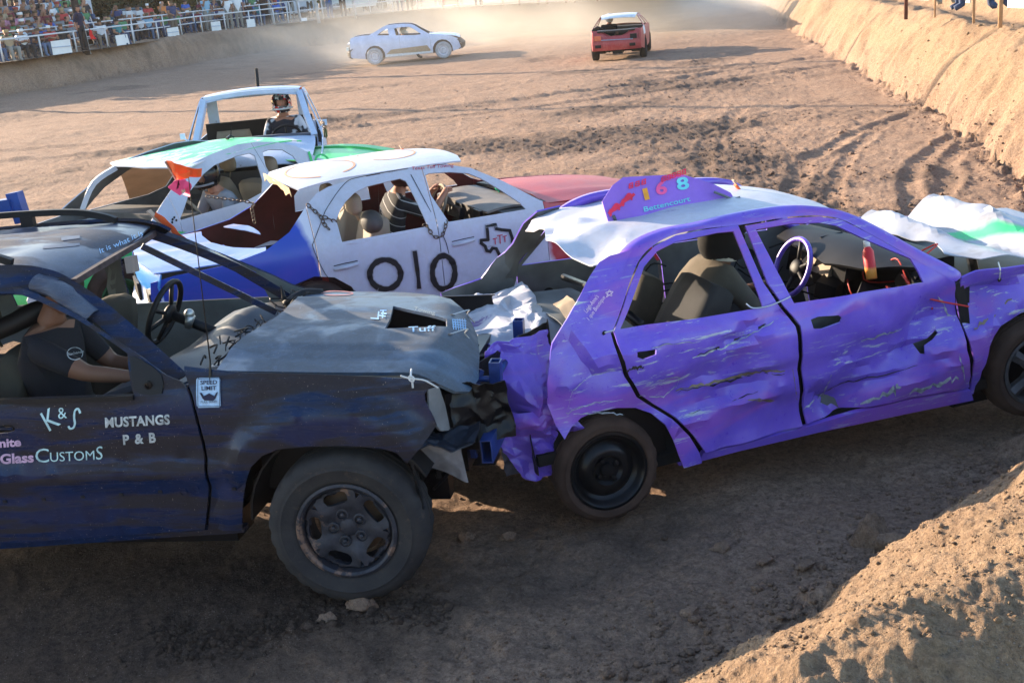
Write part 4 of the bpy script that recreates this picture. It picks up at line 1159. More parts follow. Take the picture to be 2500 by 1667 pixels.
seat(e, .98, -.33, .38, plain('grey_cloth_seat', (.030,.030,.032), .9, 0, .2, 6), plain('dark_seat_cloth', (.03,.028,.028), .95), h=.70, rec=.55, headrest=False)
bm = bmesh.new(); bmesh.ops.create_icosphere(bm, subdivisions=3, radius=1)
hm = Matrix.Translation((.62, .42, 1.17)) @ Matrix.Rotation(.25, 4, 'X')
for v in bm.verts: v.co = hm @ Vector((v.co.x*.11, v.co.y*.17, v.co.z*.10))
tube(bm, [hm @ Vector((0, .07, -.05)), hm @ Vector((.03, .07, -.25))], .008); tube(bm, [hm @ Vector((0, -.07, -.05)), hm @ Vector((.03, -.07, -.25))], .008)
bm_obj('headrest', bm, BEIGEP, e, True)
seat(e, .95, .36, .38, plain('worn_tan_seat', (.08,.065,.05), .9, 0, .3, 6), DARKIN, h=.5, rec=.4, headrest=False)
for k in range(16):
    p0 = Vector((rr_.uniform(.1, 2.0), .74, rr_.uniform(.45, .9))); bm = bmesh.new(); tube(bm, catmull([p0, p0+Vector((.15, -.03, rr_.uniform(-.1,.1))), p0+Vector((.3, -.04, rr_.uniform(-.16,.12))), p0+Vector((.42, -.01, rr_.uniform(-.1,.1)))], 5), .006, 5); bm_obj('loose_cable', bm, BLACKP, e)
bm = bmesh.new(); tube(bm, [(.34,-.60,.95), (.34,0,1.0), (.34,.62,.95)], .022, 8); bm_obj('rear_brace_tube', bm, BLACKM, e, True)
# wheels
RIM_B = plain('black_painted_steel_wheel', (.012,.012,.014), .28, .4, .5, 6, .1)
wheel(e, 0, -.77, .275, .285, .15, RUBBER_D, RIM_B, 'steel', rim_r=.205, lean=R(-2))
wheel(e, 2.66, -.78, .29, .30, .19, RUBBER_D, ALU, 'spoke', rim_r=.205, steer=R(-7))
wheel(e, 0, .77, .275, .285, .15, RUBBER_D, RIM_B, 'steel', side=1, rim_r=.205)
wheel(e, 2.62, .76, .29, .30, .19, RUBBER_D, ALU, 'spoke', side=1, rim_r=.205)
# gashes and scrapes: real slivers of torn sheet standing on the door skins
ssf = side_surf(PC, -1, lambda x, z: pdent(x, z)-.007)
def jag(pts, a, sd, k=7):
    r_ = random.Random(sd); out = []
    for (x0, y0), (x1, y1) in zip(pts, pts[1:]):
        for j in range(k): t = j/k; out.append((x0+(x1-x0)*t+r_.uniform(-a, a)*.4, y0+(y1-y0)*t+r_.uniform(-a, a)))
    return out+[pts[-1]]
def gash(pts, w, sd, mat, a=3.0, lift=.002, nm='gash'):
    c = jag(pts, a, sd); bm = bmesh.new(); A = []; B = []; r_ = random.Random(sd+1); n = len(c)
    for i, (x, y) in enumerate(c):
        k = math.sin(math.pi*min(1, (i+.4)/n))**.5*w*r_.uniform(.35, 1.25)
        for L, sg in ((A, -.5), (B, .5)):
            p, nr = ssf(x, y+sg*k); L.append(p+nr*lift)
    strip(bm, A, B); bm_obj(nm, bm, mat, e)
gash([(1650,952),(1720,938),(1800,920),(1862,905),(1921,905)], 9, 1, MUDM, nm='torn_edge'); gash([(1652,956),(1740,938),(1800,925),(1860,912),(1915,912)], 5, 2, GASH, lift=.004)
gash([(1690,873),(1760,846),(1830,812),(1905,766)], 7, 3, GASH); gash([(1690,876),(1760,850),(1830,818),(1900,776)], 5, 4, TORN, lift=.003, nm='scrape')
gash([(1528,904),(1550,898),(1572,896)], 9, 5, GASH); gash([(1560,965),(1620,968),(1650,940)], 4, 6, TORN, nm='scrape')
gash([(1730,990),(1790,972),(1850,935)], 5, 7, MUDM, nm='scrape'); gash([(1826,975),(1890,978)], 8, 8, MUDM, a=1, nm='mud_smear')
gash([(1680,1010),(1760,985),(1850,955)], 3, 9, GASH); gash([(1960,1000),(2010,960),(2030,915)], 7, 10, TORN, nm='scrape'); gash([(2100,985),(2180,955),(2200,945)], 16, 11, TORN, a=8, nm='scrape')
gash([(2220,960),(2290,935),(2340,925)], 14, 12, TORN, a=8, nm='scrape'); gash([(2290,720),(2310,760),(2330,780)], 12, 13, TORN, a=7, nm='scrape'); gash([(2380,800),(2420,770),(2470,730)], 14, 14, MUDM, a=6, nm='scrape')
gash([(2100,835),(2160,815),(2200,808)], 6, 15, TORN, nm='scrape'); gash([(1590,850),(1640,838),(1700,835)], 3, 16, TORN, nm='scrape'); gash([(1600,930),(1660,920),(1650,945)], 3, 17, TORN, nm='scrape')
gash([(1935,900),(1941,940),(1946,975)], 12, 18, MUDM, a=3, nm='scrape'); gash([(1520,1010),(1470,1008),(1400,1010)], 4, 19, TORN, nm='scrape'); gash([(2340,860),(2350,900),(2356,930)], 14, 20, TORN, a=5, nm='scrape')
gash([(2000,960),(2060,935),(2140,918),(2300,880)], 3, 21, GASH); gash([(1380,1010),(1440,985),(1520,975)], 3, 22, TORN, nm='scrape'); gash([(1430,925),(1395,960),(1385,1000)], 3, 23, TORN, nm='scrape')
for x_, z_, r_ in ((.45,.62,.07),(.62,.80,.035),(.30,.80,.04),(1.35,.70,.09),(1.6,.55,.06),(1.75,.80,.04),(.8,.55,.05),(-.05,.80,.05)):
    bm = bmesh.new(); lathe(bm, [(r_, 0), (r_*.9, .004), (.001, .004)], 14, Matrix.Translation((x_, PC.ys(x_, z_)-.018, z_))); bmesh.ops.recalc_face_normals(bm, faces=bm.faces); bm_obj('inner_door_hole', bm, BLACKP, e)
# script on the C pillar
PINKW = plain('pale_pink_marker', (.75,.55,.70), .6)
su = side_surf(PC, -1, lambda x, z: pdent(x, z)-.004)
decal_text('lettering', "Leigh-Anne's", (1432, 764), (1462, 724), 11, su, PINKW, e, shear=.2); decal_text('lettering', "1 que Boutique", (1438, 782), (1478, 726), 10, su, PINKW, e, shear=.2)
stroke_decal('star_mark', [[(1480,725),(1487,708),(1493,722),(1478,714),(1496,712),(1480,725)]], 1.6, su, PINKW, e)
# board on the roof
bd = [(1470,492),(1495,453),(1520,434),(1600,430),(1665,427),(1742,449),(1785,470),(1795,486),(1760,492),(1700,502),(1600,520),(1540,540),(1487,549)]
BO = PC.on(1487, 549, 1, -.30); 
bpl_n = Vector((-.04, -1, .42)).normalized()
def board_pt(px, py, off=0.0):
    o, d = PC.lray(px, py); P0 = Vector((.45, -.10, 1.50)); t = (P0+bpl_n*off-o).dot(bpl_n)/d.dot(bpl_n); return o+d*t
BM_ = paint('purple_board_paint', (.27,.12,.62), damt=.08, rough=.6)
eu = Vector((1, 0, 0)); eu = (eu-bpl_n*eu.dot(bpl_n)).normalized(); ev = bpl_n.cross(eu)
pts3 = [board_pt(*p) for p in bd]; O3 = pts3[0]
cdt_panel('roof_board', [((p-O3).dot(eu), (p-O3).dot(ev)) for p in pts3], BM_, e, lambda u, v: O3+eu*u+ev*v+bpl_n*(.012*math.sin(u*5)), step=.08, thick=.012)
bsf = lambda px, py: (board_pt(px, py)+bpl_n*(.012*math.sin((board_pt(px, py)-O3).dot(eu)*5)), bpl_n)
for s_, p0, p1, h, c in (('1', (1572,490), (1584,487), 27, (.85,.35,.04)), ('6', (1601,478), (1628,473), 30, (.85,.10,.30)), ('8', (1652,466), (1682,461), 29, (.16,.62,.68))):
    decal_text('board_number', s_, p0, p1, h, bsf, plain('board_colour_'+s_, c, .6), e, bold=.03, lift=.006)
decal_text('board_name', 'Bettencourt', (1571, 519), (1684, 492), 12, bsf, plain('pale_cyan_marker', (.16,.55,.62), .6), e, bold=.012, lift=.006)
REDM = plain('red_marker', (.75,.03,.08), .6)
for p0, n_, dx, dy in (((1534,462), 3, 15, -4), ((1613,446), 5, 12, -4)):
    st = []
    for i in range(n_):
        x, y = p0[0]+dx*i, p0[1]+dy*i
        st += [[(x, y), (x+1, y-11)], [(x, y-5), (x+9, y-8)], [(x+9, y-2), (x+8, y-14)], [(x+1, y-11), (x+10, y-14)], [(x,y),(x+9,y-3)]]
    stroke_decal('board_lettering', st, 2.6, bsf, REDM, e, lift=.006)
for cx, cy in ((1501, 512), (1531, 488)):
    st = [[(cx-16, cy+11), (cx-6, cy+3), (cx+4, cy-2), (cx+16, cy-13)], [(cx-14, cy+6), (cx, cy-5), (cx+12, cy-10)], [(cx-8, cy+2), (cx+1, cy-11), (cx+7, cy-9)], [(cx-13, cy+13), (cx-9, cy+15)], [(cx+7, cy-1), (cx+11, cy-1)]]
    stroke_decal('car_silhouette', st, 7, bsf, REDM, e, lift=.006)
# board brackets
bm = bmesh.new(); a = board_pt(1498, 528, .02); tube(bm, [a, a+Vector((.03, .02, -.06)), Vector((a.x+.10, a.y+.02, proof(a.x+.1, a.y)))], .010, 6); bm_obj('board_bracket', bm, PRIMER, e); bm = bmesh.new()
a = board_pt(1768, 478, .02); tube(bm, [a+Vector((-.06, 0, .03)), a, a+Vector((.05, 0, -.03)), Vector((a.x+.09, a.y-.02, proof(a.x+.09, a.y)))], .008, 6); bm_obj('board_bracket', bm, PRIMER, e)
# lath with orange tape beyond the board
a = PC.on(1790, 452, 1, .1); bm = bmesh.new(); beam(bm, [a+Vector((0, .0, .03)), a+Vector((.10, -.02, -.13))], .035, .008); lt = bm_obj('marker_lath', bm, WOOD, e)
bm = bmesh.new(); beam(bm, [a+Vector((.01, -.005, .0)), a+Vector((.08, -.02, -.10))], .045, .012); bm_obj('orange_tape', bm, ORANGE, lt)
# wire ties through the door seam
bm = bmesh.new(); q = lambda x, y, o=.02: PC.side(x, y, -1, o)

for pp in (catmull([q(1822,741), q(1838,752), q(1873,748,.03), q(1905,736,.03), q(1930,724,.02)], 4), catmull([q(2437,640), q(2442,660,.03), q(2440,682)], 4), [q(1476,812), q(1500,806)]):
    bm = bmesh.new(); tube(bm, pp, .004, 5); bm_obj('wire_tie', bm, WIRE, e)
for px, py in ((1476,813), (2440,683)):
    bm = bmesh.new(); c = PC.side(px, py, -1, -pdent(PC.side(px,py).x, PC.side(px,py).z)+.001); lathe(bm, [(.013, 0), (.001, -.002)], 12, Matrix.Translation(c)); bm_obj('drilled_hole', bm, BLACKP, e)
# bottle on the dashboard
c = PC.M @ PC.on(2122, 635, 1, -.42); t_ = Matrix.Translation(c) @ Matrix.Rotation(.35, 4, 'Y') @ Matrix.Rotation(-.15, 4, 'X')
bt = empty('spray_bottle', c, label='red and orange bottle with white cap lying on the torn dashboard of the purple sedan', cat='bottle')
bm = bmesh.new(); lathe(bm, [(.001, -.11), (.030, -.11), (.032, -.04), (.032, .05), (.018, .075), (.016, .08), (.001, .08)], 20, Matrix.Rotation(math.pi/2-.45, 4, 'X') @ Matrix.Rotation(.0, 4, 'Y')); bmesh.ops.recalc_face_normals(bm, faces=bm.faces)
m, nt, b = nt_new('bottle_label'); v_ = coords(nt); sx = N(nt, 'ShaderNodeSeparateXYZ'); nt.links.new(v_, sx.inputs[0])
nt.links.new(ramp(nt, math_(nt, 'ADD', math_(nt, 'MULTIPLY', sx.outputs['Z'], 5), .5), .28, .36, (.75,.28,.05,1), (.60,.02,.03,1)), b.inputs['Base Color'])
bm_obj('bottle_body', bm, m, bt, True)
bm = bmesh.new(); lathe(bm, [(.001, .075), (.018, .075), (.018, .115), (.001, .118)], 16, Matrix.Rotation(math.pi/2-.45, 4, 'X')); bmesh.ops.recalc_face_normals(bm, faces=bm.faces); bm_obj('bottle_cap', bm, plain('white_cap', (.8,.8,.8), .4), bt, True)
# driver: olive hooded shirt, white neck brace, hands towards the column
OL = plain('taupe_work_shirt', (.12,.10,.078), .95, 0, .2, 5, .4); BLK = plain('black_cloth', (.012,.012,.014), .9, 0, .3, 5, .3)
pw = PC.M @ Vector((.84, .12, .40)); py_ = R(15.6)
dv, hp = person_seated('person', pw, py_, (OL, SKIN2, BLK), 'driver in taupe shirt with white neck brace bent forward inside the purple sedan', armR=(.66, -.36, .32), armL=(.62, .16, .36), lean=.75, sleeve=.95)
BRACE = plain('white_foam_collar', (.72,.70,.64), .7)
bm = bmesh.new(); lathe(bm, [(.07, 0), (.10, 0), (.12, .11), (.09, .115)], 20, Matrix.Translation(hp+Vector((-.12, 0, -.175))) @ Matrix.Rotation(math.pi/2, 4, 'X') @ Matrix.Rotation(-.2, 4, 'Z')); bmesh.ops.recalc_face_normals(bm, faces=bm.faces); bm_obj('neck_brace', bm, BRACE, dv, True)
helmet(dv, hp+Vector((-.10, 0, -.05)), 0, BLK, None, pitch=.1)
bm = bmesh.new(); lathe(bm, [(.034, -.012), (.037, 0), (.034, .012)], 14, Matrix.Translation(Vector((.60, -.33, .33))) @ Matrix.Rotation(-1.1, 4, 'Z')); bm_obj('green_wristband', bm, plain('lime_band', (.35,.75,.05), .5), dv, True)
# ================================================================ DARK BLUE OFF-ROADER
def jeep_paint(name, base, dustc, dk, dustm, rough, streak=(1.0,4,9), spec=.28):
    m, nt, b = nt_new(name); v = coords(nt)
    a = noise(nt, coords(nt, streak, rot=(0, R(4), 0)), 1.6, 6, .62, .5); f = noise(nt, v, 60, 5, .75); g = noise(nt, v, 9, 6, .7, 1.0)
    c = mix(nt, ramp(nt, g, .3, .7), tuple(x*.65 for x in base), tuple(x*1.35 for x in base))
    c = mix(nt, math_(nt, 'MULTIPLY', ramp(nt, a, .46, .56), dk), c, dustc)
    sc = ramp(nt, noise(nt, coords(nt, (6, 6, 50), rot=(0, R(35), R(20))), 1.5, 8, .8, 2.0), .56, .66)
    c = mix(nt, math_(nt, 'MULTIPLY', sc, .30), c, tuple(min(1, x*2.6+.03) for x in base))
    c = mix(nt, math_(nt, 'MULTIPLY', ramp(nt, f, .40, .75), dustm), c, (.23, .19, .17))
    sp = ramp(nt, noise(nt, v, 130, 2, .5), .71, .74)
    c = mix(nt, math_(nt, 'MULTIPLY', sp, .6), c, (.42, .33, .26))
    nt.links.new(c, b.inputs['Base Color'])
    nt.links.new(math_(nt, 'ADD', math_(nt, 'MULTIPLY', ramp(nt, a, .46, .56), .35), rough, True), b.inputs['Roughness'])
    b.inputs['Specular IOR Level'].default_value = spec; bump(nt, b, noise(nt, v, 6, 4, .5), .08, .01); return m
JB = jeep_paint('rattle_can_blue_paint', (.003,.014,.052), (.014,.009,.009), .85, .04, .26)
JTOP = jeep_paint('dusty_blue_roof_paint', (.012,.028,.065), (.035,.036,.042), .5, .14, .30, (1,2,2))
JHOOD = jeep_paint('dusty_grey_blue_bonnet', (.036,.068,.118), (.080,.084,.086), .5, .14, .40, (1.2,1.4,2), .5)
JC = Car('offroader', (-3.377, 6.292, -.006), (-11.01, .42, -1.17), 'dark blue off-roader with cut-out bonnet vent and speed limit sticker ramming the purple car', 'off-roader', hw=.90, roof=1.68, belt=1.09)
JC.tum = .27; JC.bow = .03; JC.x0, JC.x1 = -1.0, 3.55
j = JC.e; T = lambda pts: JC.sxz(pts)
def flare(x, z):
    d = math.hypot(x-2.72, z-.42)
    f = ss1(.66, .57, d)*(1 if z > .25 else 0)
    d0 = math.hypot(x-.0, z-.42); f0 = ss1(.64, .55, d0)
    return .055*max(f, f0)
def jdent(x, z):
    d = -flare(x, z) - .030*(1-ss1(.70, .785, z))*(1-min(1, flare(x, z)/.02)) + .006*n1(x, z, 2, 101) + .002*n1(x, z, 8, 102)
    if z < 1.08: d += .010*ss1(.80, .76, z)-.012*GA(x, z, 1.4, .74, 1.6, .03) + .016*(z < .665) + .008*GA(x, z, 2.7, 1.0, .8, .012)
    if x > 2.9: d += .035*(x-2.9)/.4*max(-.3, facet(x, z, 3.5, 5)) + .06*max(0, x-2.95)**1.0*(z > .8)*.6
    return d
jf = JC.side_fn(-1, 0, jdent); jfs = JC.side_fn(-1, .004, jdent)
# fender
arch_j = [(1000,1120),(975,1092),(935,1082),(855,1077),(759,1079),(690,1085),(650,1102),(622,1130),(606,1171),(600,1203),(597,1240),(596,1287)]
jfo = T([(450,893),(523,901),(600,910),(700,911),(823,915),(920,919),(1015,925),(1060,932),(1074,941),(1047,948),(1036,962),(1038,982),(1050,1004),(1060,1024),(1066,1038),(1050,1060),(1030,1085)]+arch_j+[(508,1294),(514,1240),(517,1187),(511,1142),(500,1079),(482,1012),(471,967),(450,905)])
cdt_panel('front_fender', jfo, JB, j, jf, step=.045, thick=.012, mat_in=BLACKP, smooth=30)
# front door with window opening
dj_out = T([(464,967),(475,1012),(493,1079),(504,1142),(510,1187),(507,1238),(501,1291),(300,1306),(0,1326),(-150,1336),(-170,1200),(-160,985),(-150,905),(-110,820),(-60,735),(0,700),(51,702),(100,722),(145,744),(185,765),(224,789),(262,815),(302,841),(350,872),(405,914),(443,930),(455,945)])
dj_win = T([(328,961),(323,946),(316,907),(312,862),(293,848),(255,822),(217,797),(179,774),(140,756),(97,736),(51,719),(0,714),(-40,740),(-90,830),(-125,905),(-140,978),(0,972)])
def handle_hole(): return T([(0,1040),(20,1035),(36,1042),(38,1050),(20,1056),(0,1058),(-35,1058),(-40,1045)])
cdt_panel('front_door', dj_out, JB, j, jfs, [dj_win, handle_hole()], step=.05, thick=.014, mat_in=BLACKP, smooth=30)
bm = bmesh.new(); tube(bm, catmull([JC.side(-38,1050,-1,-.02), JC.side(0,1046,-1,.012), JC.side(30,1046,-1,-.015)], 4), .014, 6, flat=.6); bm_obj('door_handle', bm, JB, j, True)
# door sealing strip, moulding edges and clip holes
bm = bmesh.new(); beam(bm, [JC.side(a, b, -1, .014) for a, b in ((-140,985),(0,980),(160,976),(326,970))], .022, .018, up=Vector((0,1,0))); bm_obj('window_seal', bm, BLACKP, j)
for k, px in enumerate(((15,1222),(109,1217),(204,1211),(298,1205),(393,1198),(535,1188),(578,1186))):
    c = JC.side(*px); c = jfs(c.x, c.z)+Vector((0,-.002,0)); bm = bmesh.new(); box(bm, c, (.020, .006, .014)); bm_obj('clip_hole', bm, BLACKP, j)
for px, r_ in (((449,1199), .021), ((479,1191), .018)):
    c = JC.side(*px); c = jfs(c.x, c.z)+Vector((0,-.001,0)); bm = bmesh.new(); lathe(bm, [(r_, 0), (r_, -.004), (r_*.7, -.004), (r_*.65, .002), (.001, .002)], 18, Matrix.Translation(c)); bm_obj('clip_boss', bm, JB, j)
# rocker below the door, dark and spattered
rk = T([(-200,1344),(0,1330),(300,1310),(507,1296),(595,1291),(594,1303),(500,1309),(300,1322),(0,1343),(-200,1357)])
cdt_panel('rocker_panel', rk, JB, j, JC.side_fn(-1, -.015), step=.06, thick=.05, smooth=40)
bm = bmesh.new(); box(bm, (1.2, -.72, .36), (1.9, .2, .12)); box(bm, (1.3, 0, .40), (4.0, .12, .12)); box(bm, (1.2, .45, .42), (3.9, .1, .14)); box(bm, (1.2, -.45, .42), (3.9, .1, .14)); bm_obj('chassis_rail', bm, BLACKM, j)
# rear of the near side, outside the picture
rq = [(.66,.33),(.66,1.08),(.70,1.30),(.80,1.58),(.45,1.60),(.42,1.13),(-.25,1.13),(-.20,1.58),(-.78,1.56),(-.95,1.10),(-.98,.5),(-.50,.45),(-.45,.62),(-.3,.82),(0,.90),(.3,.82),(.45,.62),(.50,.36)]
dj2 = [(x, z) for x, z in rq]
qwin = [(-.70,1.14),(-.62,1.50),(-.30,1.52),(-.32,1.14)]
cdt_panel('rear_side_panel', [( .885,.34),(.87,1.08),(.90,1.30),(.98,1.55),(.9,1.60),(-.78,1.58),(-.95,1.10),(-.98,.5),(-.50,.45),(-.45,.62),(-.3,.82),(0,.90),(.3,.82),(.45,.62),(.50,.36)], JB, j, JC.side_fn(-1, -.002), [[(.10,1.14),(.12,1.50),(.82,1.50),(.78,1.14)], [(-.78,1.14),(-.66,1.50),(-.02,1.50),(-.04,1.14)]], step=.10, thick=.014, mat_in=BLACKP)
jff = JC.side_fn(1, 0)
cdt_panel('far_front_door', dj_out, JB, j, jff, [dj_win], step=.10, thick=.014, mat_in=plain('pale_inner_door_metal', (.15,.17,.17), .6, 0, .35, 3))
cdt_panel('far_rear_side_panel', [( .885,.34),(.87,1.08),(.90,1.30),(.98,1.55),(.9,1.60),(-.78,1.58),(-.95,1.10),(-.98,.5),(-.50,.45),(-.45,.62),(-.3,.82),(0,.90),(.3,.82),(.45,.62),(.50,.36)], JB, j, jff, [[(.10,1.14),(.12,1.50),(.82,1.50),(.78,1.14)], [(-.78,1.14),(-.66,1.50),(-.02,1.50),(-.04,1.14)]], step=.12, thick=.014, mat_in=PRIMER)
cdt_panel('far_fender', [(x, min(z, 1.04)) for x, z in jfo], JB, j, jff, step=.12, thick=.014, mat_in=BLACKP)
bm = bmesh.new(); box(bm, (-.97, 0, .75), (.05, 1.6, .75)); bm_obj('tailgate', bm, JB, j)
# bonnet
def jhood(x, y):
    z = 1.150 - .055*(x-2.1) + .030*(1-(y/.74)**2)
    r = abs(y+.0*x)
    z += .016*ss1(.56, .50, r)*ss1(3.30, 3.15, x)
    z -= .016*math.exp(-((y+.47-.03*(x-2.7))/.022)**2)*ss1(2.2, 2.35, x)*ss1(3.22, 3.1, x)
    z += -.010*float(sstep(.13, .11, np.array(abs(y-.10+.10*(x-2.2)))))*(x < 2.75)*.6
    fx = 3.10 - .10*max(0, abs(y)-.3) - .22*max(0, y+.15)
    if x > fx: z -= .95*(x-fx)**2*2.2
    z += .0015*n1(x, y, 3, 110)
    return z
hd_px_hole = JC.txy([(960,747),(1091,779),(1091,797),(940,802),(953,776)], jhood)
ho = [(2.15,-.735),(2.13,-.57),(2.125,-.32),(2.16,-.08),(2.16,.17),(2.13,.47),(2.06,.73),(2.4,.735),(2.70,.70),(2.90,.62),(3.02,.50),(3.14,.32),(3.26,.02),(3.32,-.24),(3.35,-.45),(3.335,-.60),(3.29,-.69),(3.22,-.725),(2.8,-.74),(2.4,-.74)]
cdt_panel('bonnet', ho, JHOOD, j, lambda x, y: Vector((x, y, jhood(x, y))), [hd_px_hole], step=.045, thick=.016, mat_in=BLACKP, smooth=35)
bm = bmesh.new(); box(bm, (2.80, 0, .70), (.9, .9, .45)); box(bm, (2.95, -.2, .86), (.5, .4, .12)); box(bm, (2.7, .2, .86), (.3, .3, .1)); tube(bm, [(2.5, -.5, .9), (2.8, -.45, .95), (3.1, -.3, .85)], .04); bm_obj('engine', bm, BLACKM, j)
# cowl and scuttle in front of the windscreen opening
cdt_panel('scuttle_panel', [(1.98,-.76),(2.18,-.72),(2.16,-.55),(2.15,-.3),(2.19,-.08),(2.19,.17),(2.16,.47),(2.10,.73),(1.94,.76),(1.97,.5),(2.02,0),(2.02,-.4)], JB, j, lambda x, y: Vector((x, y, 1.125-.04*abs(y)-.3*max(0, x-2.08)+.012*facet(x, y, 6, 9))), step=.05, thick=.02)
bm = bmesh.new(); r_ = random.Random(8)
for i in range(34):
    y = r_.uniform(-.68, .68); p = Vector((2.05+r_.uniform(-.08,.09), y, 1.13+r_.uniform(-.01,.02)))
    tube(bm, catmull([p, p+Vector((r_.uniform(-.06,.06), .05, .03)), p+Vector((r_.uniform(-.08,.08), .11, 0))], 3), r_.uniform(.002,.006), 5)
bm_obj('torn_screen_seal', bm, BLACKP, j, kind='stuff')
# inner fender shapes seen past the far end of the bonnet gap
bm = bmesh.new(); tube(bm, catmull([(2.02, .55, 1.12), (2.10, .64, 1.16), (2.2, .70, 1.14)], 4), .03, 8); tube(bm, [(2.0,.60,1.12),(1.98,.63,1.22)], [.02,.004], 6); bm_obj('wiper_stub', bm, BLACKP, j, True)
# roof with pressed ribs
def jroof(x, y):
    z = 1.705 - .035*(y/.6)**2 - .55*max(0, x-1.0)**2 - .10*max(0, -x)**2
    if x < .98: 
        k = ss1(1.0, .85, x); z += .007*k*(1 if math.cos(y*2*math.pi/.21) > .0 else -.6)
    return z + .004*n1(x, y, 2.5, 115)
ro = [(1.41,-.575),(1.42,-.35),(1.385,0),(1.33,.33),(1.26,.575),(.9,.585),(-.85,.56),(-.92,0),(-.85,-.56),(.9,-.585),(1.2,-.585)]
cdt_panel('roof_panel', ro, JTOP, j, lambda x, y: Vector((x, y, jroof(x, y))), step=.05, thick=.012, mat_in=DARKIN, smooth=40)
# header rail, side rails and pillars
bm = bmesh.new(); beam(bm, catmull([(1.425,-.585,1.585),(1.435,-.35,1.605),(1.40,0,1.61),(1.34,.33,1.60),(1.27,.585,1.59)], 5), .030, .030); bm_obj('screen_header', bm, plain('rusty_header', (.05,.035,.04), .7, 0, .6, 20), j)
for sg, nm in ((-1, 'a_pillar'), (1, 'a_pillar')):
    bm = bmesh.new()
    inn = [Vector((1.39 if sg < 0 else 1.25, sg*.575, 1.61)), Vector((1.56 if sg < 0 else 1.47, sg*.615, 1.505)), Vector((1.76, sg*.66, 1.34)), Vector((2.00, sg*.73, 1.135))]
    out = [Vector((1.30, sg*.64, 1.575)), Vector((1.49, sg*.685, 1.462)), Vector((1.69, sg*.73, 1.295)), Vector((1.93, sg*.80, 1.09))]
    i2 = catmull(inn, 6); o2 = catmull(out, 6)
    mid = [(a+b)/2+Vector((.012, sg*.014, .016)) for a, b in zip(i2, o2)]
    strip(bm, o2, mid); strip(bm, mid, i2); strip(bm, i2, [p+Vector((-.05, -sg*.01, -.03)) for p in i2]); bmesh.ops.remove_doubles(bm, verts=bm.verts, dist=1e-5); bmesh.ops.recalc_face_normals(bm, faces=bm.faces)
    sheet(nm, bm, JB, j, .016, mat_in=BLACKP)
    bm = bmesh.new()
    a = [Vector((1.39, sg*.575, 1.61)), Vector((1.30, sg*.580, 1.655)), Vector((1.1, sg*.585, 1.69)), Vector((.5, sg*.59, 1.695)), Vector((-.9, sg*.57, 1.67))]
    b_ = [Vector((1.30, sg*.645, 1.575)), Vector((1.22, sg*.645, 1.615)), Vector((1.05, sg*.65, 1.64)), Vector((.5, sg*.655, 1.645)), Vector((-.9, sg*.64, 1.62))]
    c_ = [Vector((1.28, sg*.665, 1.545)), Vector((1.18, sg*.685, 1.565)), Vector((1.03, sg*.70, 1.575)), Vector((.5, sg*.71, 1.575)), Vector((-.9, sg*.70, 1.55))]
    strip(bm, catmull(a, 5), catmull(b_, 5)); strip(bm, catmull(b_, 5), catmull(c_, 5)); bmesh.ops.remove_doubles(bm, verts=bm.verts, dist=1e-5); bmesh.ops.recalc_face_normals(bm, faces=bm.faces)
    sheet('roof_side_rail', bm, JB, j, .02, mat_in=BLACKP)
    # roof rack rail
    bm = bmesh.new(); beam(bm, catmull([(1.08, sg*.53, 1.690), (1.00, sg*.53, 1.72), (.85, sg*.53, 1.752), (.6, sg*.53, 1.765), (.2, sg*.53, 1.765), (-.5, sg*.52, 1.74), (-.72, sg*.52, 1.68)], 5), .032, .035)
    box(bm, (.52, sg*.53, 1.72), (.08, .035, .06)); bm_obj('roof_rack_rail', bm, BLACKP, j)
bm = bmesh.new(); beam(bm, [(-.05, -.53, 1.775), (.12, 0, 1.785), (.25, .53, 1.775)], .045, .025); bm_obj('roof_rack_crossbar', bm, JB, j)
# blue square tube box at the top left edge
c0 = JC.on(35, 505, 1, .9); bm = bmesh.new(); beam(bm, [c0+Vector((.0, .0, 0)), c0+Vector((-.45, -.05, -.03))], .10, .11); beam(bm, [c0+Vector((.02, 0, .09)), c0+Vector((.04, 0, -.10))], .08, .07, up=Vector((0,1,0))); bm_obj('roof_box_beam', bm, plain('glossy_blue_steel', (.02,.06,.25), .35, .1, .3, 6), j)
# tape wrapped round the head of the near pillar
bm = bmesh.new(); ring = []
ax = [Vector((1.25,-.615,1.600)), Vector((1.36,-.630,1.560)), Vector((1.45,-.655,1.500)), Vector((1.55,-.675,1.425))]
ax = catmull(ax, 8)
for i, (p, (t, s, u)) in enumerate(zip(ax, frames(ax))):
    ring.append([bm.verts.new(p+s*(.068+.004*facet(i*.16, k*.3, 2, 4))*math.cos(2*math.pi*k/22)+u*(.048+.006*facet(i*.13, k*.4, 2, 6))*math.sin(2*math.pi*k/22)) for k in range(22)])
for a, b_ in zip(ring, ring[1:]):
    for k in range(22): bm.faces.new((a[k], a[(k+1) % 22], b_[(k+1) % 22], b_[k]))
bmesh.ops.recalc_face_normals(bm, faces=bm.faces)
mt, nt, b = nt_new('wrinkled_duct_tape'); v_ = coords(nt); nt.links.new(mix(nt, ramp(nt, noise(nt, v_, 8, 6), .3, .7), (.03,.04,.075), (.075,.10,.15)), b.inputs['Base Color']); b.inputs['Roughness'].default_value = .3
bump(nt, b, noise(nt, coords(nt, (5, 22, 40), rot=(.4,.7,.3)), 1.4, 5, .6, 2.5), .7, .02)
sheet('tape_wrap', bm, mt, j, .006)
# brace bar across the windscreen opening
a = JC.on(346, 601, 0, 1.50); b_ = JC.on(674, 762, 0, 2.06)
bm = bmesh.new(); beam(bm, [a, b_], .022, .034); bm_obj('screen_brace_bar', bm, JB, j)
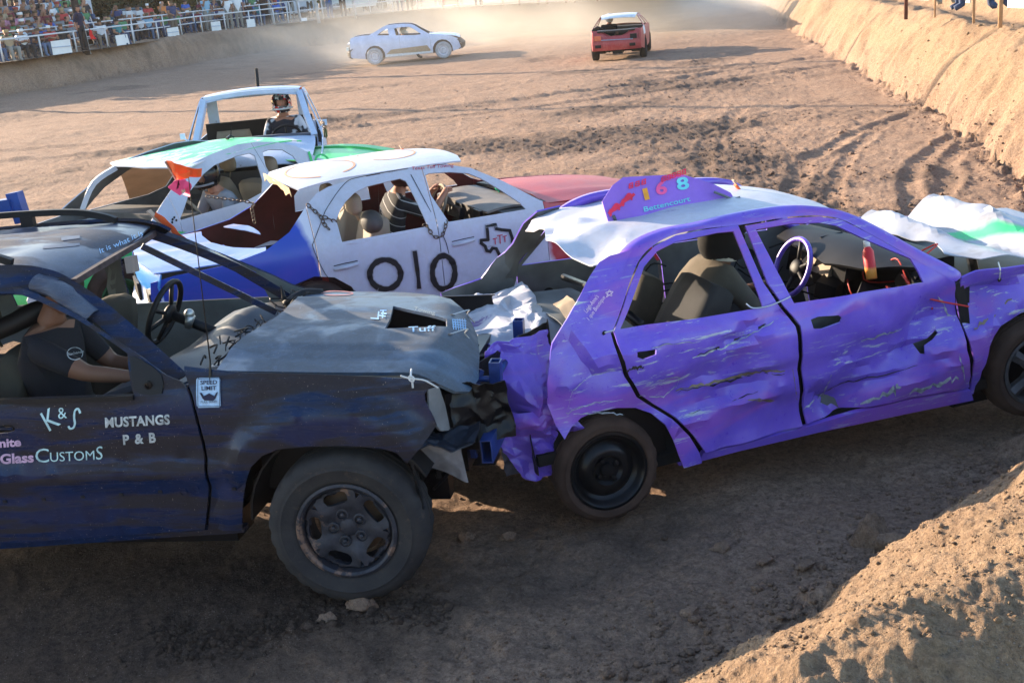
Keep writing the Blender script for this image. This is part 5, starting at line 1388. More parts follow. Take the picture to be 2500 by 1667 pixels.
# mirror block under the header
c = JC.on(322, 645, 0, 1.46); bm = bmesh.new(); box(bm, c, (.03, .19, .085), Matrix.Rotation(.3, 3, 'Z') @ Matrix.Rotation(-.15, 3, 'X')); bm_obj('interior_mirror', bm, plain('dusty_brown_mirror', (.24,.20,.18), .5), j)
# dashboard
def jdash(x, y): return 1.075 - .30*max(0, 1.86-x)**1.5 - .02*math.cos(y*4) + .085*GA(x, y, 1.86, .36, .14, .22) + .05*GA(x, y, 1.74, -.38, .16, .30) - .2*max(0, x-2.0)
m, nt, b = nt_new('dusty_dash_plastic'); v_ = coords(nt); nt.links.new(mix(nt, ramp(nt, noise(nt, v_, 5, 6), .3, .8), (.018,.023,.036), (.055,.062,.075)), b.inputs['Base Color']); b.inputs['Roughness'].default_value = .55; DASHM = m
cdt_panel('dashboard', [(1.52,-.70),(1.50,-.2),(1.53,.05),(1.58,.15),(1.60,.6),(1.62,.72),(1.96,.73),(2.02,.5),(2.06,0),(2.06,-.4),(1.98,-.74)], DASHM, j, lambda x, y: Vector((x, y, jdash(x, y))), step=.06, thick=.03, smooth=60)
bm = bmesh.new(); box(bm, (1.62, -.25, .78), (.16, .85, .34), Matrix.Rotation(-.25, 3, 'Y')); box(bm, (1.66, .35, .80), (.14, .6, .34)); box(bm, (1.5, -.02, .62), (.3, .28, .4)); bm_obj('dashboard_front', bm, BLACKP, j)
cw = JC.on(402, 762, 1, .38); steering_wheel(j, cw, (-.92, 0, .42), .19, BLACKP, BLACKP)
bm = bmesh.new(); tube(bm, [JC.on(465, 770, 1, .30), JC.on(458, 800, 1, .30)], [.03, .02], 8); bmesh.ops.create_uvsphere(bm, u_segments=12, v_segments=8, radius=.03, matrix=Matrix.Translation(JC.on(462, 766, 1, .30))); bm_obj('gear_lever', bm, BARE, j, True)
# triangle behind the door window with mirror mount
tri = T([(319,866),(342,872),(375,893),(396,912),(402,935),(398,958),(372,962),(345,958),(330,945),(323,900)])
cdt_panel('mirror_mount', tri, BLACKP, j, JC.side_fn(-1, .012, jdent), step=.04, thick=.02)
c = JC.side(366, 937); bm = bmesh.new(); lathe(bm, [(.020, 0), (.020, -.008), (.012, -.010), (.010, -.004), (.001, -.004)], 18, Matrix.Translation(c+Vector((0,-.014,0)))); bm_obj('mirror_bolt', bm, BLACKM, j)
# floor and firewall
bm = bmesh.new(); box(bm, (.6, 0, .46), (3.0, 1.6, .06)); box(bm, (2.10, 0, .74), (.05, 1.5, .62)); bm_obj('floor_pan', bm, DARKIN, j)
for c_, s_ in (((2.66, -.50, .70), (.80, .30, .40)), ((2.66, .50, .70), (.80, .30, .40)), ((0, -.55, .62), (.9, .3, .5)), ((0, .55, .62), (.9, .3, .5))):
    bm = bmesh.new(); box(bm, c_, s_); bm_obj('inner_wheel_housing', bm, BLACKP, j)
SEATJ = plain('tan_grey_seat_cloth', (.045,.041,.032), .95, 0, .15, 5)
seat(j, 1.20, -.40, .56, SEATJ, SEATJ, h=.66, rec=.35); seat(j, 1.20, .40, .56, SEATJ, SEATJ, h=.66, rec=.30)
# wheels
RIMJ = None
m, nt, b = nt_new('muddy_cast_wheel'); v_ = coords(nt); c_ = mix(nt, ramp(nt, noise(nt, v_, 14, 6, .7), .35, .65), (.016,.017,.024), (.045,.045,.058)); c_ = mix(nt, ramp(nt, noise(nt, v_, 5, 5, .7), .56, .62), c_, (.20,.12,.085)); nt.links.new(c_, b.inputs['Base Color']); b.inputs['Roughness'].default_value = .6; b.inputs['Metallic'].default_value = .25; bump(nt, b, noise(nt, v_, 60, 4), .3, .004); RIMJ = m
m, nt, b = nt_new('worn_offroad_tyre'); v_ = coords(nt); c_ = mix(nt, ramp(nt, noise(nt, v_, 6, 6, .7), .35, .65), (.014,.0135,.016), (.034,.030,.029)); c_ = mix(nt, ramp(nt, noise(nt, coords(nt, (20,20,20)), 1, 6, .8), .58, .70), c_, (.08,.052,.038)); nt.links.new(c_, b.inputs['Base Color']); b.inputs['Roughness'].default_value = .85; bump(nt, b, noise(nt, v_, 90, 4), .35, .004); TYREJ = m
for (x, y, sd) in ((2.735, -.80, -1), (2.70, .78, 1), (0, -.78, -1), (0, .78, 1)):
    wheel(j, x, y, .385, .388, .245, TYREJ, RIMJ, 'jeep', side=sd, rim_r=.232, n=84 if (sd == -1 and x > 1) else 48, steer=R(4) if x > 1 else 0, spin=.25, M_hub=plain('rusty_brake', (.13,.075,.045), .8) if x > 1 else None)
# nose: bumper frame of square tube
bm = bmesh.new()
def hollow(bm, a, b, w, h, t=.006):
    a, b = Vector(a), Vector(b); t_, s, u = frames([a, b])[0]
    def ring(p, w, h): return [bm.verts.new(p+s*(i*w/2)+u*(k*h/2)) for i, k in ((-1,-1),(1,-1),(1,1),(-1,1))]
    o1, o2, i1, i2 = ring(a, w, h), ring(b, w, h), ring(a, w-2*t, h-2*t), ring(b, w-2*t, h-2*t)
    for k in range(4):
        q = (k+1) % 4; bm.faces.new((o1[k], o1[q], o2[q], o2[k])); bm.faces.new((i1[q], i1[k], i2[k], i2[q])); bm.faces.new((o1[q], o1[k], i1[k], i1[q])); bm.faces.new((o2[k], o2[q], i2[q], i2[k]))
BSTEEL = plain('scuffed_blue_steel', (.018,.045,.19), .35, .15, .5, 10, .15)
BE = JC.on(1188, 1103, 1, -.66)
hollow(bm, BE, BE+Vector((.0, 1.30, .0)), .055, .115); bmesh.ops.recalc_face_normals(bm, faces=bm.faces); bb = bm_obj('bumper_beam', bm, BSTEEL, j)
for yy, top in ((-.36, .30), (.36, .30)):
    bm = bmesh.new(); p = BE+Vector((.01, .66+yy-.0, .055)); hollow(bm, p, p+Vector((.015, .0, top)), .07, .055); bmesh.ops.recalc_face_normals(bm, faces=bm.faces); bm_obj('bumper_upright', bm, BSTEEL, j)
bm = bmesh.new(); p = BE+Vector((.02, .30, .26)); tube(bm, catmull([p+Vector((-.22,-.02,.0)), p+Vector((-.06,-.02,.01)), p], 4), .016, 8); tube(bm, [p+Vector((0, 0, .0)), p+Vector((0, .72, 0))], .016, 8); bm_obj('bumper_hoop', bm, BSTEEL, j, True)
for yy in (.18, 1.12):
    bm = bmesh.new(); p = BE+Vector((-.03, yy, 0)); beam(bm, [p, p+Vector((-.45, .0, .02))], .06, .10); bm_obj('bumper_arm', bm, BLACKM, j)
# broken front: lamp shell, radiator remains, crushed lower skin
LSH = plain('grey_lamp_shell', (.17,.17,.18), .55, .1, .25, 8)
lp = [JC.on(px, py, 1, yy) for px, py, yy in ((1046,951,-.80),(1072,944,-.74),(1086,985,-.68),(1096,1030,-.66),(1100,1050,-.66),(1076,1052,-.72),(1060,1030,-.80),(1048,1000,-.82))]
bm = bmesh.new(); vs = [bm.verts.new(p) for p in lp]; bm.faces.new(vs); bmesh.ops.triangulate(bm, faces=bm.faces); bmesh.ops.subdivide_edges(bm, edges=bm.edges, cuts=2); bmesh.ops.recalc_face_normals(bm, faces=bm.faces); sheet('lamp_shell', bm, LSH, j, .01)
crumple_sheet('crushed_lower_skin', JC.on(1022, 1078, 1, -.84), Vector((1, .25, .02)).normalized(), Vector((.1, .9, .35)).normalized(), Vector((0, 0, 1)), .25, .20, .08, 120, plain('crumpled_black_skin', (.012,.016,.026), .3, .1, .4, 8), j, nu=24, nv=16, sc=6)
crumple_sheet('torn_bumper_bracket', JC.on(1003, 1098, 1, -.80), Vector((1, .1, -.16)).normalized(), Vector((.12, .15, -1)).normalized(), Vector((0, -1, 0)), .23, .13, .06, 124, plain('grey_bracket_metal', (.17,.16,.17), .5, .1, .4, 12), j, nu=18, nv=10, sc=4, shape=lambda p, a, b: p+Vector((0, 0, -.05*a*b)))
crumple_sheet('crushed_grille', JC.on(1100, 945, 1, -.60), Vector((.35, 1, .02)).normalized(), Vector((.05, .05, -1)).normalized(), Vector((1, 0, 0)), 1.1, .34, .06, 128, BLACKP, j, nu=40, nv=18, sc=4)
r_ = random.Random(14)
crumple_sheet('crushed_inner_wing', JC.on(1085, 960, 1, -.70), Vector((.8, .5, -.1)).normalized(), Vector((.1, .1, -1)).normalized(), Vector((0, -1, 0)), .30, .30, .08, 141, BLACKM, j, nu=26, nv=26, sc=7)
for i in range(7):
    p = Vector((3.12+r_.uniform(0,.16), -.62+.12*i, .52)); bm = bmesh.new()
    beam(bm, [p, p+Vector((r_.uniform(-.05,.08), r_.uniform(-.06,.06), .24)), p+Vector((r_.uniform(-.08,.12), r_.uniform(-.1,.1), .45))], r_.uniform(.03,.07), r_.uniform(.012,.03)); bm_obj('radiator_support', bm, (BLACKM, BLACKP, BSTEEL)[i % 3], j)
for i in range(6):
    p = Vector((3.05, -.6+.14*i, .85)); bm = bmesh.new(); tube(bm, catmull([p, p+Vector((.12, r_.uniform(-.1,.1), -.1)), p+Vector((.15, r_.uniform(-.1,.1), -.28)), p+Vector((.05, 0, -.4))], 5), r_.uniform(.008,.024), 7); bm_obj('hose', bm, BLACKP, j, True)
# inner arch liner hanging behind the wheel
bm = bmesh.new(); A = []; B = []
for i in range(14):
    a = R(178)-R(150)*i/13; p = Vector((2.735+.475*math.cos(a), -.875, .42+.465*math.sin(a))); A.append(p); B.append(p+Vector((0, .30, 0)))
strip(bm, A, B); bmesh.ops.recalc_face_normals(bm, faces=bm.faces); sheet('arch_liner', bm, BLACKP, j, .01)
bm = bmesh.new(); beam(bm, catmull([JC.on(985,1085,1,-.86), JC.on(1012,1150,1,-.85), JC.on(1030,1230,1,-.84), JC.on(1036,1238,1,-.84)], 4), .03, .012); bm_obj('hanging_liner_strip', bm, BLACKP, j)
# cord tie at the bonnet corner
q = lambda x, y, o=.012: JC.side(x, y, -1, o)
bm = bmesh.new(); tube(bm, catmull([JC.top(1006,905,jhood)+Vector((0,-.01,.01)), q(1003,918), q(1006,928), q(1008,947)], 5), .005, 6); tube(bm, catmull([q(978,917), q(1000,924,.02), q(1012,925,.03), q(1035,928,.03), q(1055,938,.03), q(1070,947,.03)], 6), .004, 6); tube(bm, catmull([q(1000,918,.02), q(1010,922,.03), q(1008,932,.03), q(999,926,.02)], 5, True), .004, 6, closed=True); bm_obj('cord_tie', bm, plain('pale_cord', (.5,.5,.5), .7), j, True)
for px, py in ((1098,816), (1104,769)):
    bm = bmesh.new(); a = JC.top(px, py, jhood); tube(bm, catmull([a, a+Vector((.09, .01, .02)), JC.top(px+38, py+6, jhood)+Vector((0,0,.015)), JC.top(px+40, py+2, jhood)+Vector((.03,0,-.04))], 5), .004, 5); bm_obj('bonnet_pin_wire', bm, WIRE, j)
    bm = bmesh.new(); lathe(bm, [(.018, 0), (.001, .002)], 12, Matrix.Translation(a+Vector((0,0,.002))) @ Matrix.Rotation(math.pi/2, 4, 'X')); bm_obj('drilled_hole', bm, BLACKP, j)
# whip aerial with orange tape at its tip
p0 = JC.side(512, 925, -1, .004); p1 = JC.on(513, 880, 1, p0.y+.02); p2 = JC.on(459, 422, 1, p0.y+.06)
bm = bmesh.new(); tube(bm, [p0+Vector((0,0,-.02)), p1, p2], [.010, .0035, .002], 6); bm_obj('whip_aerial', bm, BLACKM, j)
ORT = ORANGE
def ribbon(name, pts, w, mat, parent):
    bm = bmesh.new(); P = catmull(pts, 6); A = []; B = []
    for i, (p, (t, s, u)) in enumerate(zip(P, frames(P))):
        k = Vector((.3, -.5, .8)); k = (k-t*k.dot(t)).normalized(); A.append(p+k*w/2+s*.006*math.sin(i*1.3)); B.append(p-k*w/2-s*.006*math.sin(i*1.1))
    strip(bm, A, B); bmesh.ops.recalc_face_normals(bm, faces=bm.faces); return sheet(name, bm, mat, parent, .001)
g = lambda x, y, dy=0: JC.on(x, y, 1, p2.y+dy)
fl = empty('flag_stick', JC.M @ p2, label='slim lath tied with orange and pink tape at the tip of the off-roader aerial', cat='marker flag'); 
W2F = lambda v: JC.M @ v - JC.M @ p2
bm = bmesh.new(); beam(bm, [W2F(g(405,394)), W2F(g(450,470))], .022, .006); bm_obj('lath', bm, WOOD, fl)
ribbon('orange_tape', [W2F(g(410,404)), W2F(g(430,410,-.03)), W2F(g(465,422,.02)), W2F(g(493,422,.05))], .05, ORANGE, fl)
ribbon('orange_tape', [W2F(g(422,425)), W2F(g(440,432,-.03)), W2F(g(462,424,.0)), W2F(g(430,410,.03))], .035, ORANGE, fl)
ribbon('pink_tape', [W2F(g(425,468)), W2F(g(440,450,-.02)), W2F(g(452,462,.02)), W2F(g(457,478,.03))], .06, PINK, fl)
# wooden lath with orange tape on the far pillar
s0 = JC.on(362, 514, 1, .72); s1 = JC.on(455, 604, 1, .72)
st = empty('marker_lath', JC.M @ s1, label='weathered lath wrapped in orange tape rising from the off-roader far windscreen pillar', cat='marker lath'); W2S = lambda v: JC.M @ v - JC.M @ s1
bm = bmesh.new(); beam(bm, [W2S(s0), W2S(s1)], .045, .010); bm_obj('lath', bm, WOOD, st)
ribbon('orange_tape', [W2S(JC.on(378,524,1,.70)), W2S(JC.on(410,548,1,.70)), W2S(JC.on(440,580,1,.70)), W2S(JC.on(480,609,1,.70))], .055, ORANGE, st)
# lettering
SILV = plain('silver_vinyl', (.40,.44,.46), .4, .1, .45, 22); CYANW = plain('pale_blue_vinyl', (.42,.62,.66), .4, 0, .3, 22); LILAC = plain('lilac_vinyl', (.50,.34,.50), .5, 0, .3, 22)
ju = side_surf(JC, -1, lambda x, z: jdent(x, z)-.004)
decal_text('lettering', 'K', (122, 1052), (150, 1034), 50, ju, CYANW, j, vec_up=(-.55, -1)); decal_text('lettering', '&', (144, 1022), (165, 1019), 28, ju, CYANW, j); 
stroke_decal('lettering', [[(197,1008),(192,997),(184,1002),(182,1018),(184,1032),(180,1043),(172,1045),(168,1039)]], 5, ju, CYANW, j)
decal_text('lettering', 'MUSTANGS', (258, 1042), (416, 1034), 23, ju, SILV, j, bold=.035, spacing=1.05)
decal_text('lettering', 'P & B', (302, 1084), (382, 1078), 23, ju, SILV, j, bold=.035, spacing=1.2)
decal_text('lettering', 'C', (88, 1128), (121, 1127), 34, ju, CYANW, j); decal_text('lettering', 'USTOM', (124, 1126), (232, 1121), 23, ju, CYANW, j); decal_text('lettering', 'S', (236, 1121), (254, 1119), 32, ju, CYANW, j, shear=.15)
decal_text('lettering', 'Glass', (2, 1131), (84, 1126), 23, ju, LILAC, j, bold=.035); decal_text('lettering', 'nite', (0, 1091), (53, 1087), 20, ju, LILAC, j, bold=.035)
decal_text('embossed_lettering', 'GRAND CHEROKEE', (184, 1189), (426, 1176), 12, ju, JB, j, bold=.01, lift=.004, spacing=1.3)
# small road-sign sticker
sg_px = [(484,921),(536,920),(539,925),(540,989),(536,993),(486,994),(482,989),(481,925)]
cdt_panel('speed_limit_sticker', T(sg_px), plain('pale_blue_sticker', (.36,.52,.72), .35, 0, .15, 60), j, JC.side_fn(-1, 0, lambda x, z: jdent(x, z)-.006), step=.03, thick=.002)
NAVY = plain('navy_print', (.012,.016,.05), .5); jl = side_surf(JC, -1, lambda x, z: jdent(x, z)-.008)
stroke_decal('sticker_border', [[(486,924),(535,923),(537,927),(537,988),(534,991),(487,991),(484,988),(484,927),(486,924)]], 1.4, jl, NAVY, j)
decal_text('sticker_lettering', 'SPEED', (490, 938), (531, 937), 10, jl, NAVY, j, bold=.02); decal_text('sticker_lettering', 'LIMIT', (493, 952), (529, 951), 10, jl, NAVY, j, bold=.02); decal_text('sticker_lettering', 'FULL SEND', (491, 983), (531, 982), 5.5, jl, NAVY, j)
bm = bmesh.new(); vs = [bm.verts.new(jl(*p)[0]+Vector((0,-.003,0))) for p in [(488,958),(493,958),(498,966),(504,963),(511,959),(518,963),(524,966),(529,957),(533,956),(527,972),(522,977),(500,977),(495,972)]]; f = bm.faces.new(vs); bmesh.ops.triangulate(bm, faces=bm.faces); bm_obj('sticker_emblem', bm, NAVY, j)
jt = top_surf(JC, jroof); jh = top_surf(JC, jhood); PALEB = plain('pale_blue_paint_pen', (.28,.48,.72), .6)
decal_text('roof_lettering', 'It is what it is', (246, 622), (352, 577), 13, jt, PALEB, j, lift=.006, shear=.2, wave=1.2, vec_up=(-.5, -.9))
decal_text('bonnet_lettering', 'Tuff', (998, 812), (1064, 809), 13, jh, PALEB, j, lift=.004, bold=.005); decal_text('bonnet_lettering', 'Towing', (1010, 758), (1062, 770), 9, jh, plain('faded_pen', (.30,.33,.33), .7), j, lift=.004)
stroke_decal('bonnet_lettering', [[(905,778),(925,780)],[(925,762),(923,779)],[(928,760),(944,760)],[(930,767),(944,768)],[(936,760),(934,779)],[(926,773),(942,775)]], 3, jh, PALEB, j, lift=.004)
stroke_decal('bonnet_sticker', [[(1105+k*6, 781), (1108+k*6, 806+k)] for k in range(6)]+[[(1105,783+k*6),(1139,787+k*6)] for k in range(4)], 2.2, jh, PALEB, j, lift=.004)
stroke_decal('bonnet_red_mark', [[(785,717),(800,713),(825,712),(850,714),(862,718),(845,721),(815,722),(790,720)]], 2.0, jh, plain('faded_red_pen', (.45,.20,.20), .7), j, lift=.004)
stroke_decal('roof_pale_patch', [[(105,604),(150,601),(195,597)],[(150,585),(195,579)]], 7, jt, plain('pale_tape', (.13,.17,.23), .7), j, lift=.002)
# occupant in the near seat
JSHIRT = plain('black_t_shirt', (.010,.011,.016), .9, 0, .3, 5, .3)
pj = JC.M @ Vector((1.10, -.44, .735)); tgt = Vector((.62, -.36+.0, .33))
jp, hp = person_seated('person', pj, R(-11), (JSHIRT, SKIN2, DARKIN), 'person in black T-shirt with white sleeve print in the near seat of the dark off-roader', armR=(.55, -.10, .34), armL=(.44, .20, .30), lean=.15, sleeve=.8, s=1.0)
head_mesh(jp, hp+Vector((0,0,-.03)), 0, SKIN2, BLK, s=.92)
bm = bmesh.new(); W2P = lambda v: jp.matrix_world.inverted() @ (JC.M @ v)
a = [W2P(JC.on(x, y, 1, yy)) for x, y, yy in ((-40,815,-.50),(20,795,-.46),(70,770,-.40),(112,748,-.36),(128,738,-.34))]
tube(bm, catmull(a, 5), [.062, .060, .058, .055, .052, .052, .052, .052, .054, .056, .056, .056, .054, .050, .046, .044, .042, .040, .038, .036, .034][:21], 12); bm_obj('raised_forearm_guard', bm, BLACKP, jp, True)

from mathutils.bvhtree import BVHTree
def hit_surf(obj):
    bpy.context.view_layer.update(); Mi = obj.matrix_world.inverted(); t_ = BVHTree.FromPolygons([v.co for v in obj.data.vertices], [tuple(p.vertices) for p in obj.data.polygons]); o_ = Mi @ CP
    def f(px, py):
        d = (Mi.to_3x3() @ ray(px, py)).normalized(); c, n_, i_, ds = t_.ray_cast(o_, d)
        if c is None: c = o_+d*f.last; n_ = -d
        else: f.last = ds
        return c, -d
    f.last = 6.0
    return f
body_ = [c for c in jp.children if c.name.startswith('body')][0]; hs = hit_surf(body_)
stroke_decal('sleeve_print', [[(183+19*math.cos(a), 863+15*math.sin(a)) for a in [i*.35 for i in range(19)]]], 1.8, hs, SILV, jp, lift=.004)
decal_text('sleeve_print', 'Buchanan', (165, 868), (205, 860), 6.5, hs, SILV, jp, lift=.006, bold=.01)
# ================================================================ WHITE SEDAN "010", blue tail, red nose
WHT = paint('white_car_paint', (.52,.54,.62), dust=(.40,.31,.25), damt=.24, rough=.32, low=.5, chips=(.30,.22,.24), camt=-.3, cscale=(1.2,18,26))
BLU = paint('blue_sprayed_tail', (.012,.065,.42), damt=.08, rough=.3, second=(.05,.13,.50), sc2=1.2)
LBL = paint('pale_blue_sprayed_deck', (.16,.27,.62), damt=.12, rough=.3, second=(.42,.42,.62), sc2=1.8)
RED = paint('faded_red_paint', (.42,.018,.025), dust=(.55,.40,.34), damt=.25, rough=.35)
MAROON = plain('maroon_inner_metal', (.10,.018,.018), .6, .1, .4, 4)
WC = Car('demolition_sedan', (-1.842, 9.773, -.016), (21.33, -.23, 0), 'white sedan with 010 in black on its doors, blue tail and red nose', 'car', hw=.875, roof=1.385, belt=.915)
WC.tum = .27; WC.x0, WC.x1 = -1.25, 3.55; WC.bow = .04
w = WC.e; T = lambda pts: WC.sxz(pts); c2 = lambda x, y: (600+x*.3189, 330+y*.3189)
win_r = T([c2(*p) for p in ((737,818),(692,652),(722,575),(762,510),(830,442),(930,392),(1180,332),(1226,352),(1290,470),(1395,698))])
win_f = T([c2(*p) for p in ((1335,325),(1400,293),(1560,283),(1700,292),(1800,332),(1950,420),(2100,520),(2145,568),(1552,664),(1430,480))])
top_w = [(-1.22,.50),(-1.26,.72),(-1.24,.84),(-1.05,.875),(-.65,.90),(-.35,.955),(-.13,1.06),(.07,1.245),(.16,1.31),(.27,1.345),(.5,1.375),(1.0,1.385),(1.30,1.375),(1.5,1.32),(1.75,1.18),(2.03,.985),(2.12,.945),(2.5,.915),(3.0,.87),(3.38,.79),(3.50,.66),(3.52,.45)]
def wdent(x, z):
    d = .004*n1(x, z, 2.5, 131)
    d += .004*math.exp(-((z-.58)/.02)**2) - .003*math.exp(-((z-.62)/.03)**2) + .008*math.exp(-((z-.865)/.010)**2)*(z < .9)
    if x > 2.3: d += .04*facet(x, z, 2.8, 132)*min(1, x-2.3)
    return d
# paint that changes from white to red ahead of the door, blended as sprayed
m, nt, b = nt_new('white_fading_to_red'); v_ = coords(nt); sx = N(nt, 'ShaderNodeSeparateXYZ'); nt.links.new(v_, sx.inputs[0])
k = math_(nt, 'ADD', sx.outputs['X'], math_(nt, 'MULTIPLY', math_(nt, 'SUBTRACT', noise(nt, v_, 5, 4), .5), .15)); k = math_(nt, 'ADD', k, math_(nt, 'MULTIPLY', sx.outputs['Z'], .25))
mr = N(nt, 'ShaderNodeMapRange'); mr.inputs['From Min'].default_value = 2.18; mr.inputs['From Max'].default_value = 2.25; nt.links.new(k, mr.inputs['Value'])
nt.links.new(mix(nt, mr.outputs[0], (.62,.62,.68), mix(nt, ramp(nt, noise(nt, v_, 7, 5), .4, .8), (.42,.015,.025), (.50,.10,.10))), b.inputs['Base Color']); b.inputs['Roughness'].default_value = .35; WRED = m
m, nt, b = nt_new('white_fading_to_blue'); v_ = coords(nt); sx = N(nt, 'ShaderNodeSeparateXYZ'); nt.links.new(v_, sx.inputs[0])
k = math_(nt, 'ADD', sx.outputs['X'], math_(nt, 'MULTIPLY', math_(nt, 'SUBTRACT', noise(nt, v_, 5, 4), .5), .10)); k = math_(nt, 'ADD', k, math_(nt, 'MULTIPLY', sx.outputs['Z'], .28))
mr = N(nt, 'ShaderNodeMapRange'); mr.inputs['From Min'].default_value = .24; mr.inputs['From Max'].default_value = .30; nt.links.new(k, mr.inputs['Value'])
bl = mix(nt, ramp(nt, noise(nt, coords(nt, (1,1,4)), 2, 4, .6, .8), .45, .7), (.010,.055,.40), (.045,.06,.42))
nt.links.new(mix(nt, mr.outputs[0], bl, (.62,.62,.68)), b.inputs['Base Color']); b.inputs['Roughness'].default_value = .3; WBLU = m
shell(WC, top_w, -1.24, 3.5, 2.67, .24, .37, [win_r, win_f], [('rear_quarter_panel', -2, .05), ('rear_door', .05, 1.08), ('front_door', 1.08, 2.06), ('front_fender', 2.06, 4)],
      {'body': WHT, 'rear_quarter_panel': WBLU, 'front_fender': WRED}, MAROON, step=.06, dent=wdent, offs={'rear_door': .003, 'front_door': .003})
# door line seen as drawn by the panel gap: thin dark rubber behind
bm = bmesh.new()
for px in (((763,598),(769,617),(782,646),(798,674),(817,687),(842,697),(868,711)), ((1003,426),(1040,495),(1082,576),(1093,607),(1101,649),(1102,681),(1096,732)), ((763,598),(785,540),(800,505),(842,448),(881,432),(996,411))):
    beam(bm, catmull([WC.side(a, b_, -1, .0055) for a, b_ in px], 4), .004, .006, up=Vector((0,1,0)))
bm_obj('door_seal', bm, BLACKP, w, kind='stuff')
def wroof(x, y):
    z = 1.395 + .035*(1-(y/.6)**2) - .20*max(0, x-1.1)**2 - .22*max(0, .45-x)**2 + .003*n1(x, y, 3, 133)
    return z
cdt_panel('roof_panel', [(.03,-.60),(.3,-.605),(1.0,-.60),(1.30,-.585),(1.46,-.54),(1.52,-.3),(1.53,0),(1.52,.3),(1.46,.54),(1.30,.585),(.3,.60),(.03,.58),(-.03,.3),(-.05,0),(-.03,-.3)], WHT, w, lambda x, y: Vector((x, y, wroof(x, y))), step=.07, thick=.014, mat_in=BEIGEP, smooth=50)
HEADL = plain('torn_headliner', (.62,.44,.24), .85, 0, .2, 6)
bm = bmesh.new(); A = []; B = []
for i in range(22):
    y = .52-i*.05; A.append(Vector((-.02-.03*(1-(y/.6)**2), y, 1.36+.03*(1-(y/.6)**2)))); B.append(Vector((-.01+.02*facet(y, 0, 9, 3), y, 1.32+.03*(1-(y/.6)**2)-.045*abs(facet(y, 1, 7, 5)))))
strip(bm, A, B); bmesh.ops.recalc_face_normals(bm, faces=bm.faces); sheet('torn_headliner', bm, HEADL, w, .006)
# boot lid with a torn round hole, rear face
def wdeck(x, y): return .905 + .03*(1-(y/.8)**2) + .10*max(0, x+.55) + .010*facet(x, y, 3, 134)
bh = WC.txy([(491,562),(520,550),(590,560),(640,572),(664,588),(668,600),(630,606),(570,604),(515,592),(493,575)], wdeck)
cdt_panel('boot_lid', [(-1.20,-.72),(-.7,-.76),(-.33,-.74),(-.26,-.4),(-.24,0),(-.26,.4),(-.33,.74),(-.7,.76),(-1.20,.70),(-1.26,.3),(-1.27,0),(-1.26,-.3)], LBL, w, lambda x, y: Vector((x, y, wdeck(x, y))), [bh], step=.055, thick=.01, mat_in=BLACKP, smooth=30)
crumple_sheet('torn_boot_flap', Vector((-.95, -.55, .885)), Vector((1, .2, .03)).normalized(), Vector((-.1, 1, 0)).normalized(), Vector((0, 0, 1)), .5, .62, .05, 136, plain('bent_blue_sheet', (.02,.06,.30), .5, .3, .4, 14), w, nu=22, nv=22, sc=6)
bm = bmesh.new(); box(bm, (-.7, 0, .5), (.9, 1.3, .3)); bm_obj('boot_floor', bm, BLACKP, w)
m, nt, b = nt_new('blue_and_white_tail'); v_ = coords(nt); sx = N(nt, 'ShaderNodeSeparateXYZ'); nt.links.new(v_, sx.inputs[0])
nt.links.new(mix(nt, ramp(nt, math_(nt, 'ADD', sx.outputs['Z'], math_(nt, 'MULTIPLY', noise(nt, v_, 4, 4), .1)), .74, .78), (.55,.58,.72), (.03,.22,.60)), b.inputs['Base Color']); b.inputs['Roughness'].default_value = .3
bm = bmesh.new(); A = []
for z, xo in ((.90, -1.25), (.80, -1.285), (.74, -1.27), (.60, -1.27), (.56, -1.33), (.40, -1.34), (.30, -1.28)):
    A.append([Vector((xo+.10*abs(y/.8)**2.5+.015*facet(y, z, 4, 137), y, z)) for y in [-.78+.13*i for i in range(13)]])
for a, b_ in zip(A, A[1:]): strip(bm, a, b_)
bmesh.ops.remove_doubles(bm, verts=bm.verts, dist=1e-5); bmesh.ops.recalc_face_normals(bm, faces=bm.faces); tp = sheet('tail_panel', bm, m, w, .012)
bm = bmesh.new(); tube(bm, [(-1.305, .045*math.cos(a), .845+.028*math.sin(a)) for a in [i*.5 for i in range(13)]], .006, 5, closed=True); bm_obj('boot_emblem', bm, BARE, tp)
for yy in (-.62, .62): bm = bmesh.new(); box(bm, (-1.255, yy, .70), (.03, .22, .10)); bm_obj('tail_lamp_hole', bm, BLACKP, tp)
bm = bmesh.new(); box(bm, (-1.30, 0, .66), (.02, .34, .14)); bm_obj('plate_recess', bm, BLACKP, tp)
# bonnet, nose
def wh(x, y, z): return x, y, z + .012*facet(x, y, 1.6, 138) + .012*math.exp(-((abs(y)-.45)/.05)**2)
PINKD = paint('dust_faded_red_bonnet', (.42,.015,.025), dust=(.50,.24,.20), damt=.18, rough=.4, low=-1)
top_sheet('bonnet', WC, [(2.12,.76,.945),(2.5,.76,.925),(3.0,.73,.875),(3.35,.68,.81),(3.47,.62,.74)], PINKD, BLACKP, crown=.055, n=16, fn=wh)
bm = bmesh.new(); A = []
for z, xo in ((.75, 3.46), (.60, 3.54), (.50, 3.58), (.30, 3.54)): A.append([Vector((xo-.16*abs(y/.8)**2.5, y, z)) for y in [-.80+.16*i for i in range(11)]])
for a, b_ in zip(A, A[1:]): strip(bm, a, b_)
bmesh.ops.remove_doubles(bm, verts=bm.verts, dist=1e-5); bmesh.ops.recalc_face_normals(bm, faces=bm.faces); sheet('front_bumper', bm, RED, w, .012)
bm = bmesh.new(); A = [Vector((2.09, y, .93+.03*(1-(y/.7)**2))) for y in [-.72+.12*i for i in range(13)]]; beam(bm, A, .09, .03); bm_obj('scuttle', bm, BLACKP, w)
simple_insides(WC, -1, 3.4, .84, 2.67, MAROON, .90, 1.90)
